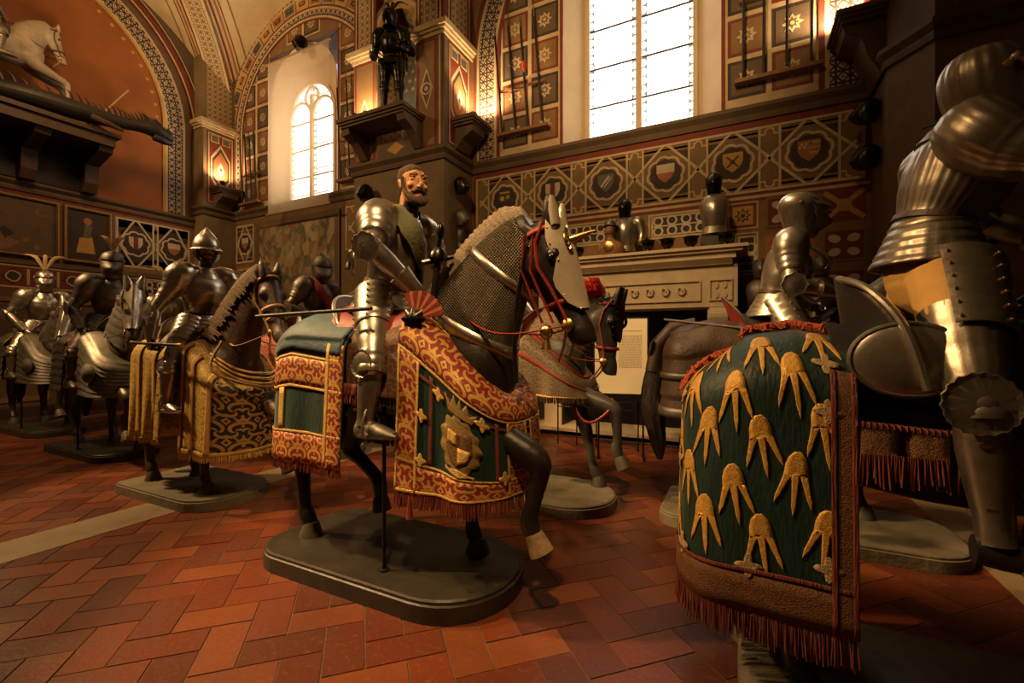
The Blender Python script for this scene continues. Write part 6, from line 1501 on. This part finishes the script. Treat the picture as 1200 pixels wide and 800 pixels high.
# ------------------------------------------------------------------ arms and armour shown on the mantel, brackets and walls
class Fake:
    def __init__(s,loc,rz,scale): s.root=bpy.data.objects.new('x',None); s.root.location=loc; s.root.rotation_euler=(0,0,rz); s.root.scale=(scale,)*3
def lofted(mb,tab,n=18,segs=28,mod=None,M3=None,o=(0,0,0)):
    mb.loft([(V((fw,0,z))+V(o),V((0,hw,0)),V((hd,0,0))) for z,hw,hd,fw in dens(tab,n)],segs,True,mod=mod)
def cuirass_mb(mb): lofted(mb,[(0,.135,.10,.0),(.06,.145,.115,.005),(.18,.17,.14,.02),(.30,.185,.14,.015),(.40,.155,.11,.0),(.45,.09,.08,-.01)],mod=lambda i,t:1+.09*math.exp(-(((t+PI)%(2*PI)-PI-PI/2)/.2)**2))
def helmet_mb(mb,z=.47): lofted(mb,[(z,.085,.10,.01),(z+.05,.09,.12,.025),(z+.11,.10,.145,.03),(z+.18,.105,.135,.01),(z+.23,.09,.11,0),(z+.27,.05,.06,0),(z+.285,.01,.012,0)],mod=lambda i,t:1+.08*math.exp(-((t-PI/2)/.3)**2))
def half_armour(label,loc,rz,steel,scale=1,helm=True,arms=True,stand=True,group=None,helmsteel=None):
    t=thing('half_armour',label,'half armour',loc,rz,group,scale)
    if stand: s=MB(); s.lathe([(.10,0),(.10,.02),(.03,.04),(.025,.16)],(0,0,0),(0,0,1),20); s.build('stand',M['leather_black'],t)
    c=MB(); cuirass_mb(c); o=c.build('cuirass',M[steel],t); o.location=(0,0,.14)
    k=MB(); lofted(k,[(-.10,.17,.14,0),(0,.138,.104,0)],6); q=k.build('waist_lames',M[steel],t); q.location=(0,0,.15)
    if helm: hm=MB(); helmet_mb(hm); q=hm.build('helmet',M[helmsteel or steel],t); q.location=(0,0,.13)
    if arms:
        for s in (-1,1):
            a=MB(); a.tube(dens([(0,s*.13,.38,.07),(0,s*.20,.36,.09),(.0,s*.24,.26,.075),(.02,s*.255,.14,.05),(.06,s*.25,.02,.05)],14) and [p[:3] for p in dens([(0,s*.13,.38,.07),(0,s*.20,.36,.09),(.0,s*.24,.26,.075),(.02,s*.255,.14,.05),(.06,s*.25,.02,.05)],14)],[p[3]+.004*(i%2) for i,p in enumerate(dens([(0,s*.13,.38,.07),(0,s*.20,.36,.09),(.0,s*.24,.26,.075),(.02,s*.255,.14,.05),(.06,s*.25,.02,.05)],14))],14); q=a.build('arm_plates',M[steel],t); q.location=(0,0,.14)
    return t
MZ=2.66; DN_=rad(-90)
half_armour('half armour with dark helmet and steel arms on the mantel, behind the brown bust',(-1.55,6.75,MZ+.02),DN_,'steel',.95,True,True,helmsteel='steel_black')
half_armour('polished steel breastplate with dark helmet standing on the mantel\'s right half',(-.35,6.75,MZ+.16),DN_,'steel_bright',1.0,True,False,helmsteel='steel_black')
blk=MB(); blk.box((-.16,-.13,0),(.16,.13,.175)); tag(blk.build('plinth_block',M['wood_base'],None,False),'small dark block raising the polished breastplate on the mantel','block').location=(-.35,6.78,MZ)
def bust():
    t=thing('portrait_bust','warm brown bust in a brimmed helmet at the mantel front','bust',(-1.72,6.55,MZ),DN_,None,1.0); mt=pm('bust_bronze',(.36,.17,.08),(.2,.09,.045),12,.5,0,.2)
    b=MB(); lofted(b,[(0,.16,.09,0),(.05,.19,.11,0),(.14,.20,.11,0),(.20,.13,.09,0),(.24,.058,.058,0),(.30,.055,.06,.01),(.33,.06,.08,.02),(.39,.07,.085,.012),(.45,.068,.082,.006),(.49,.03,.04,0)],24); b.tube([(.075,0,.41),(.095,0,.385),(.08,0,.375)],[.010,.012,.01],8); b.build('bust',mt,t)
    h=MB(); lofted(h,[(.43,.115,.125,0),(.44,.085,.105,0),(.49,.072,.09,0),(.53,.04,.05,0),(.545,.01,.01,0)],14); h.build('helmet',M['steel_dark'],t)
    m=MB(); m.lathe([(.07,0),(.075,.012),(.05,.02),(0,.022)],(.105,0,.12),(1,0,0),24,sx=1); m.build('medallion',M['brass'],t)
bust()
def cap(label,x,y,z,w=.085,h=.12,rz=-90,group=None):
    t=thing('steel_cap',label,'helmet',(x,y,z),rad(rz),group); mb=MB(); lofted(mb,[(0,.03,.03,0),(.012,.05,.05,0),(.035,.042,.045,0),(.06,.07,.08,0),(.10,.085,.095,.005),(.14,.088,.10,.01),(.15,.105,.13,.02)],16,24); mb.build('bowl',M['steel_black'],t); b=MB(); b.tube([(.10+.01*cos(a),.10*sin(a)*.9,.152) if False else (.11*cos(a)+.01,.095*sin(a),.150) for a in [-1.3+2.6*i/12 for i in range(13)]],.012,6,flat=.4); b.build('peak',M['steel_black'],t)
G='black helmets set upside down along the mantel edge'
for x,l in ((-2.20,'black upturned helmet at the left end of the mantel, behind the plumed horse'),(-1.18,'leftmost black upturned helmet of the four right of the bust'),(-.92,'second black upturned helmet right of the bust'),(-.62,'third black upturned helmet right of the bust, before the polished breastplate'),(-.20,'black upturned helmet nearest the mantel\'s right end')): cap(l,x,6.52,MZ,group=G)
# cupboard and helmets right of the fireplace
def cupboard():
    t=thing('dark_cabinet','low dark wooden cabinet right of the fireplace holding armour','cabinet',(.55,6.75,0)); b=MB(); b.box((-.52,-.33,.06),(.52,.3,1.62)); b.build('body',M['leather_black'],t,False)
    tp=MB(); tp.box((-.56,-.37,1.62),(.56,.33,1.67)); tp.build('top',M['leather'],t,False)
    for s in (-1,1): d=MB(); d.box((min(s*.02,s*.49),-.35,.14),(max(s*.02,s*.49),-.33,1.55)); do=d.build('door',M['leather'],t,False); k=MB(); k.ball((s*.07,-.365,.9),.018); k.build('knob',M['brass'],do)
cupboard()
half_armour('dark steel cuirass with rounded helmet on the cabinet right of the fireplace',(.20,6.62,1.67),DN_,'steel_dark',.92,True,False)
half_armour('dim half armour on the cabinet behind the bright steel rider',(.85,6.68,1.67),DN_,'steel_dark',.92,True,True)
def bench():
    t=thing('display_table','dark oak display table half hidden behind the green caparison','table',(-.12,5.75,0)); b=MB(); b.box((-.45,-.25,1.22),(.45,.25,1.27)); b.build('top',M['leather'],t,False)
    for sx in (-1,1):
        for sy in (-1,1): l=MB(); l.lathe([(.035,0),(.045,.1),(.03,.3),(.045,.7),(.03,1.0),(.045,1.22)],(sx*.38,sy*.19,0),(0,0,1),12); l.build('leg',M['leather'],t)
bench()
def helm_thing(name,label,loc,rz,mat,scale=1,group=None,cat='helmet',hook=0):
    t=thing(name,label,cat,loc,rz,group,scale); h=MB(); lofted(h,[(0,.085,.10,.01),(.05,.09,.12,.02),(.11,.10,.135,.02),(.18,.105,.13,.01),(.23,.09,.11,0),(.27,.05,.06,0),(.285,.01,.012,0)],18); h.build('skull',M[mat],t)
    v=MB(); v.shell([(V((fw,0,z)),V((0,hw,0)),V((hd,0,0))) for z,hw,hd,fw in ((.03,.098,.135,.02),(.08,.106,.165,.025),(.13,.110,.150,.02),(.16,.112,.14,.012))],.4,PI-.4,.005,20); v.build('visor',M[mat],t)
    if hook: k=MB(); k.tube([(-.05,0,.12),(-hook/scale,0,.12)],.014,8); k.build('wall_hook',M['iron'],t)
    return t
helm_thing('visored_helmet','black visored helmet on the oak table right of the fireplace opening',(-.28,5.70,1.27),rad(-100),'steel_black')
helm_thing('visored_helmet','grey steel helmet at the right end of the oak table',(.10,5.72,1.27),rad(-60),'steel_dark')
rod_thing('sword','long thin sword with round pommel slung at the bright steel rider\'s hip, pointing backward','sword',(-.58,3.92,1.60),(.14,3.80,1.50),.012,'steel_dark',('knob',))
# hung on the pier's right flank
def hang(name,label,cat,loc,rz,fn,mat):
    t=thing(name,label,cat,loc,rz); fn(t,mat); return t
def arm_harness(t,mat):
    for nm,tab in (('shoulder_plate',[(0,0,0,.06),(.03,0,-.06,.085),(.03,0,-.16,.07),(.02,0,-.22,.055)]),('elbow_plate',[(.02,0,-.23,.05),(.03,0,-.30,.065),(.03,0,-.36,.05)]),('forearm_plate',[(.03,0,-.36,.05),(.04,0,-.48,.058),(.04,0,-.62,.042)]),('gauntlet',[(.04,0,-.60,.055),(.05,0,-.70,.045),(.055,0,-.80,.04),(.05,0,-.90,.015)])):
        P=dens(tab,12); mb=MB(); mb.tube([p[:3] for p in P],[p[3]+.004*(i%2) for i,p in enumerate(P)],14); mb.build(nm,M[mat],t)
helm_thing('visored_helmet','dark helmet hung on the pier flank above the arm harness, left of the shields',(-4.36,6.62,3.98),0,'steel_black',hook=.14)
helm_thing('visored_helmet','steel rimmed helmet hung on the pier flank just above the arm harness',(-4.36,6.62,3.42),0,'steel_dark',hook=.14)
hang('arm_harness','steel arm harness hanging down the pier flank behind the main rider','arm armour',(-4.40,6.62,3.35),0,arm_harness,'steel_dark')
helm_thing('visored_helmet','dark helmet on the pier front, behind the bare-headed rider\'s shoulder',(-6.05,6.12,3.95),DN_,'steel_black',1.05,hook=.2)
half_armour('half armour on a bracket left of the pier, beside the tapestry',(-6.98,6.85,2.75),DN_,'steel',1.0,True,True,helmsteel='steel_dark')
hk=MB(); hk.tube([(0,0,.02),(-.345,0,.02)],.03,8); o=hk.build('wall_hook',M['iron']); o.parent=[q for q in bpy.data.objects if q.get('label','').startswith('half armour on a bracket left')][0]
helm_thing('visored_helmet','dark helmet high on the right pier flank, topmost of two',(1.34,6.8,4.05),PI,'steel_black',hook=.14)
helm_thing('visored_helmet','dark helmet on the right pier flank, lower of two',(1.34,6.8,3.5),PI,'steel_black',hook=.14)
helm_thing('visored_helmet','dark helmet perched above the hanging banner',(-8.85,6.98,7.95),DN_,'steel_black',1.2,hook=.7)
# ------------------------------------------------------------------ banner, tapestry, paintings
def banner():
    t=thing('hanging_banner','plain cream translucent banner hanging from a rod before the far window','banner',(-8.76,6.8,0))
    g=NG('banner_cloth'); tr=g.new('ShaderNodeBsdfTranslucent'); df=g.new('ShaderNodeBsdfDiffuse'); tp=g.new('ShaderNodeBsdfTransparent'); m1=g.new('ShaderNodeMixShader'); m2=g.new('ShaderNodeMixShader')
    for n in (tr,df): n.inputs[0].default_value=(.80,.60,.38,1)
    m1.inputs[0].default_value=.55; g.link(df.outputs[0],m1.inputs[1]); g.link(tr.outputs[0],m1.inputs[2]); m2.inputs[0].default_value=.42; g.link(m1.outputs[0],m2.inputs[1]); g.link(tp.outputs[0],m2.inputs[2]); g.link(m2.outputs[0],g.out.inputs[0])
    mb=MB(); N=24; vs=[]
    for i in range(N+1):
        x=-.99+1.98*i/N
        for j in range(13): z=4.34+3.42*j/12; vs.append((x,.012*sin(i*.7)*(1-j/12)+.006*sin(j+i*.3),z))
    mb.add(vs,[(i*13+j,(i+1)*13+j,(i+1)*13+j+1,i*13+j+1) for i in range(N) for j in range(12)]); mb.build('cloth',g.mat,t)
    for z,n in ((7.78,'top_rod'),(4.33,'bottom_rod')): r=MB(); r.tube([(-1.05,0,z),(1.05,0,z)],.022,10); r.build(n,M['knot_cream'],t)
    for s in (-1,1): c=MB(); c.tube([(s*.98,0,7.79),(s*.98,.38,8.3)],.006,5); c.build('cord',M['leather'],t)
banner()
def picture(name,label,cat,o,ex,ey,w,h,fn,frame='moulding'):
    d=Deco(o,ex,ey); fn(d,w,h); ob=d.build('canvas' if cat!='tapestry' else name,DL,None,False)
    if cat=='tapestry': return tag(ob,label,cat)
    t=thing(name,label,cat,o); ob.parent=t; ob.location=-V(o); f=Deco(o,ex,ey); f.frame(0,0,w,h,.06,frame,.05); f.frame(.02,.02,w-.02,h-.02,.015,'gold',.055); fo=f.build('frame',DL,t,False); fo.location=-V(o); return t
def tap_mat():
    g=NG('tapestry_weave'); mp=g.new('ShaderNodeMapping'); mp.inputs['Scale'].default_value=(1,1,.75); g.link(g.tc().outputs['Object'],mp.inputs[0])
    n=g.new('ShaderNodeTexNoise'); n.inputs['Scale'].default_value=2.6; n.inputs['Detail'].default_value=5; n.inputs['Distortion'].default_value=1.6; g.link(mp.outputs[0],n.inputs[0])
    v=g.new('ShaderNodeTexVoronoi'); v.inputs['Scale'].default_value=5.5; g.link(mp.outputs[0],v.inputs[0]); sp=g.new('ShaderNodeSeparateColor'); g.link(v.outputs['Color'],sp.inputs[0])
    f=n.outputs['Fac']; c=g.mix(g.ramp(f,.36,.46),(.10,.085,.05),(.24,.19,.11)); c=g.mix(g.gt(f,.52),c,(.34,.26,.15)); c=g.mix(g.m('MULTIPLY',g.gt(sp.outputs[0],.78),.7),c,(.26,.12,.06)); c=g.mix(g.m('MULTIPLY',g.gt(sp.outputs[1],.82),.7),c,(.09,.095,.085)); c=g.mix(g.m('MULTIPLY',g.gt(sp.outputs[2],.86),.6),c,(.46,.37,.24))
    return g.fin(c,.9,0,g.noise(120,2),.3,.01)
DN.append('weave'); DL.append(tap_mat())
def tap_fn(d,w,h):
    d.rect(0,0,w,h,'weave',.02); d.frame(0,0,w,h,.16,'moulding',.024); d.frame(.02,.02,w-.02,h-.02,.02,'olive',.026); rr=random.Random(5)
    for i in range(40): x=.1+i*(w-.2)/39; d.disc(x,.085,.035,rr.choice(['brown','ground','olive']),.026,6); d.disc(x,h-.085,.035,rr.choice(['brown','ground','olive']),.026,6)
picture('tapestry','large faded figured tapestry hanging below the far window','tapestry',(-10.75,YL-.02,2.35),(1,0,0),(0,0,1),2.9,1.98,tap_fn)
def paint1(d,w,h):
    d.rect(0,0,w,h,'moulding',.01); rr=random.Random(3)
    for i in range(40): x,y=rr.uniform(.1,w-.1),rr.uniform(.1,h-.1); s=rr.uniform(.05,.18); d.poly([(x+s*cos(a)*rr.uniform(.4,1),y+s*sin(a)*rr.uniform(.4,1)) for a in [2*PI*k/7 for k in range(7)]],rr.choice(['ground','brown','red','dark','olive','moulding']),.011+i*.0001)
def paint2(d,w,h):
    d.rect(0,0,w,h,'dark',.01); d.poly([(.2,.2),(.5,.2),(.45,.55),(.25,.5)],'gold',.012); d.poly([(.3,.5),(.42,.52),(.46,.75),(.34,.8)],'grey',.013); d.disc(.38,.85,.07,'terra',.014)
picture('painting','dark brown framed battle painting at the far left of the end wall','painting',(XE+.03,1.9,3.02),(0,1,0),(0,0,1),2.05,1.12,paint1)
picture('painting','small dark framed painting of a golden figure, left of the white lattice panel','painting',(XE+.03,4.0,3.02),(0,1,0),(0,0,1),.78,1.12,paint2)
# ------------------------------------------------------------------ lances in wall racks
def lance_rack(lab,xs,z0,h,lean,y,tip,rail):
    for k,(x,nm) in enumerate(xs): rod_thing('lance',nm,'lance',(x,y,z0+.02*k),(x+lean,y,z0+h+.1*(k%2)),.018,'leather_black',tip)
    t=thing('lance_rack',rail,'rack',(xs[0][0],y+.02,z0)); r=MB(); r.box((-.10,-.06,-.05),(xs[-1][0]-xs[0][0]+.12,.06,.0)); r.build('lower_rail',M['leather_tan'],t,False); r=MB(); r.box((-.05,-.0,h*.42),(xs[-1][0]-xs[0][0]+.05,.05,h*.42+.035)); r.build('upper_rail',M['leather_tan'],t,False)
lance_rack('l',[(-3.78,'leftmost lance on the lit rosette panel left of the right window'),(-3.52,'second lance from the left on the panel left of the right window'),(-3.28,'third lance with red tassel left of the right window'),(-3.02,'lance nearest the right window on its left side')],5.08,1.75,-.14,7.06,('spear',),'wooden rack holding the lances left of the right window')
lance_rack('r',[(.0,'lance nearest the right window on its right side'),(.25,'second lance right of the right window'),(.52,'third lance right of the right window'),(.80,'lance farthest right beside the checkered strip')],5.05,2.6,.02,7.06,('spear',),'wooden rack holding the lances right of the right window')
lance_rack('b',[(-11.1,'leftmost lance beside the corner pier'),(-10.92,'second lance from the corner pier'),(-10.74,'third lance from the corner pier'),(-10.56,'lance nearest the banner on its left')],4.85,1.6,-.10,7.06,('spear',),'wooden rack holding the lances left of the banner')
lance_rack('b2',[(-7.72,'lance just right of the banner'),(-7.45,'middle lance between banner and pier'),(-7.18,'lance nearest the pier, right of the banner')],4.9,2.0,-.10,7.06,('spear',),'wooden rack holding the lances right of the banner')
tas=MB(); tas.tube([(-3.34,7.03,6.2),(-3.33,7.02,6.1),(-3.33,7.02,6.02)],[.03,.04,.01],8); ob=tas.build('tassel',M['plume_red']); ob.parent=[o for o in bpy.data.objects if o.get('label','').startswith('third lance with')][0]; ob.location=-V(ob.parent.location)
# ------------------------------------------------------------------ console with the standing black armour, corbels and lamps
def corbel(label,loc,rz,w,dep,h,name='wall_bracket'):
    t=thing(name,label,'bracket',loc,rz); s=MB()
    for a,b,e in ((-.06,0,.03),(-.10,-.06,.0),(-.14,-.10,-.03)): s.box((-w/2-e,-dep-e,a),(w/2+e,.0,b))
    s.build('shelf',DM['moulding'],t,False)
    for x in (-w/2+.10,w/2-.10) if w>.8 else (0,):
        b=MB(); bw=.09 if w>.8 else w*.36; b.prism([(0,-.14),(-dep*.9,-.14),(-dep*.85,-.24),(-dep*.5,-.32),(-dep*.35,-h*.7),(-.04,-h),(0,-h)],(x-bw,0,0),(0,1,0),(0,0,1),bw*2); b.build('scroll',DM['moulding'],t,False)
corbel('broad stone console under the standing black armour',(-5.62,6.3,5.30),0,1.45,.55,.55)
corbel('small stone bracket with a lamp on the pier flank',(-4.48,6.82,5.28),rad(90),.55,.42,.5)
corbel('small stone bracket with a lamp on the far corner pier',(-11.6,6.85,5.18),rad(90),.55,.42,.5)
corbel('dark stone bracket at the top of the right pier flank',(1.46,6.85,5.3),rad(-90),.7,.45,.8)
def lamp(label,loc,aim,energy,group='small spotlights on the stone brackets'):
    t=thing('spotlight_lamp',label,'lamp',loc,0,group); d=(V(aim)-V(loc)).normalized()
    b=MB(); b.lathe([(.035,0),(.035,.012),(.010,.016),(.010,.07)],(0,0,0),(0,0,1),14); b.build('base',M['iron'],t)
    c=V((0,0,.10)); h=MB(); h.lathe([(.025,-.06),(.05,-.05),(.055,.03),(.06,.045)],c,d,18,cap=False); h.build('housing',M['iron'],t)
    k=MB(); k.ball(c+d*.035,(.038,.038,.038),14,10); g=NG('lamp_glow'); e=g.new('ShaderNodeEmission'); e.inputs[0].default_value=(1,.78,.48,1); e.inputs[1].default_value=40; g.link(e.outputs[0],g.out.inputs[0]); k.build('bulb',g.mat,t)
    l=bpy.data.lights.new('lamp','SPOT'); l.energy=energy; l.color=(1,.68,.34); l.spot_size=rad(150); l.spot_blend=.6; l.shadow_soft_size=.05; lo=bpy.data.objects.new('lamp_light',l); C.objects.link(lo); lo.parent=t; lo.location=c+d*.10; lo.rotation_euler=d.to_track_quat('-Z','Y').to_euler()
lamp('bright lamp at the left end of the console under the black armour',(-6.15,5.95,5.30),(-6.3,6.6,7.2),60)
lamp('second lamp on the console, beside the black armour\'s feet',(-5.92,5.98,5.30),(-5.6,6.8,7.5),45)
lamp('lamp on the bracket of the pier flank, lighting the mosaic band',(-4.22,6.82,5.28),(-4.0,7.2,6.6),110)
lamp('lamp on the far corner bracket lighting the corner pier',(-11.34,6.72,5.18),(-11.6,6.85,6.4),55)
lamp('lamp on the dark bracket high on the right pier',(1.2,7.0,5.30),(.9,7.2,6.0),120)
ST=Rider('standing_armour','black standing suit of armour with a dark plumed helmet on the pier console',Fake((-5.36,6.03,5.30-.66*.98),rad(-70),.98),dict(steel='steel_black',under='leather_black',helmet='close',plume='hair_black',plume_h=.25,pel=(0,0,1.58),knee=(.03,.13,1.14),ankle=(0,.15,.74),toe=(.20,.19,.69),near=dict(elbow=(.02,.32,1.72),wrist=(.22,.26,1.56)),far=dict(elbow=(.02,.32,1.72),wrist=(.22,.22,1.70)),fan=.06,comb=False),cat='suit of armour')
# ------------------------------------------------------------------ equestrian carving on the end wall
def shelf():
    t=thing('carved_shelf','heavy dark carved shelf on corbels carrying the white horse carving','shelf',(-11.4,2.6,0)); s=MB(); s.box((-.6,-1.9,5.22),(.42,1.85,5.40)); s.box((-.6,-1.95,5.40),(.48,1.92,5.48)); s.build('slab',M['leather'],t,False)
    for y in (-1.6,-.4,.85,1.75):
        c=MB(); c.prism([(-.6,4.42),(-.35,4.42),(-.28,4.6),(-.25,4.95),(.30,5.12),(.34,5.22),(-.6,5.22)],(0,y+.10,0),(1,0,0),(0,0,1),.22); c.build('corbel',M['leather'],t,False)
    b=MB(); b.box((-.6,-1.9,4.44),(-.52,1.8,5.22)); b.build('back_board',M['leather_black'],t,False)
shelf()
HW=Horse('horse_carving','white prancing horse carving with raised foreleg on the end wall shelf',(-11.3,2.75,5.50),rad(90),'coat_white',poll=(1.0,1.80),ang=80,voxel=.026,scale=.90,legs=dict(nh=HIND_STAND,fh=HIND_FWD,nf=FORE_HIGH,ff=FORE_HIGH),cat='carved horse',hoofmat='hoof_worn'); HW.bridle('leather'); HW.saddle('leather','leather_red',.2,.2)
HW.reins((.3,0,1.6),'leather')
RW=Rider('carved_rider','dark armoured rider carving seated on the white horse carving',HW,dict(steel='steel_dark',helmet='close',under='velvet_red'),cat='carved rider')
cloak=MB()
def dragon():
    t=thing('dragon_carving','dark spiny dragon carving lying along the shelf below the white horse','carving',(-11.0,3.4,5.48)); P=dens([(0,-1.6,.10,.05),(-.1,-.9,.14,.10),(.0,-.2,.18,.15),(.05,.5,.20,.15),(.1,1.0,.22,.11),(.16,1.35,.27,.10),(.2,1.6,.28,.12),(.22,1.78,.24,.09),(.22,1.95,.20,.06)],40); b=MB(); b.tube([p[:3] for p in P],[p[3]*1.15 for p in P],14); b.ball((.20,1.62,.36),(.06,.10,.07)); b.tube([(.22,1.6,.14),(.23,1.80,.10),(.23,1.95,.11)],[.08,.06,.03],10)
    b.remesh('body',M['leather_black'],t,.018,2)
    for i in range(4,39,1):
        p=P[i]; s=MB(); s.tube([(p[0],p[1],p[2]+p[3]*.8),(p[0],p[1]-.05,p[2]+p[3]+.09+.03*sin(i)),(p[0],p[1]-.11,p[2]+p[3]+.15+.03*sin(i))],[.03,.02,.003],6); s.build('spine',M['leather_black'],t)
    for sx in (-1,1):
        w=MB(); w.tube([(.1+.12*sx,.6,.12),(.1+.2*sx,.85,.05),(.1+.2*sx,1.05,.02)],[.06,.05,.03],8); w.build('leg',M['leather'],t)
dragon()
rod_thing('broken_lance','thin pale broken lance leaning before the white horse on the shelf','lance',(-10.98,4.05,5.50),(-11.2,4.75,6.55),.015,'knot_cream',())
# main rider's blackened sword and saddle arms
def sword():
    t=thing('sword','black hilted sword held upright by the bare-headed rider','sword',(-1.63,2.16,1.62)); h=MB(); h.tube([(0,0,-.06),(.06,-.02,.22),(.07,-.02,.30)],[.016,.020,.016],10); h.build('grip',M['leather_black'],t)
    g=MB(); g.tube([(.0,-.08,.25),(.065,-.02,.27),(.13,.04,.29)],[.014,.018,.014],8); g.lathe([(.03,0),(.055,.02),(.05,.05),(.02,.08)],(.065,-.02,.26),(.2,-.06,1),14); g.build('guard',M['steel_black'],t)
    p=MB(); p.ball((.09,-.025,.43),(.024,.024,.05),12,10); p.tube([(.07,-.02,.32),(.085,-.024,.40)],[.014,.012],8); p.build('pommel',M['steel_black'],t)
sword()
rod_thing('scabbard','long thin dark sword scabbard slung across the main rider\'s hip','scabbard',(-2.78,1.86,1.58),(-1.80,1.86,1.60),.012,'leather_black',())
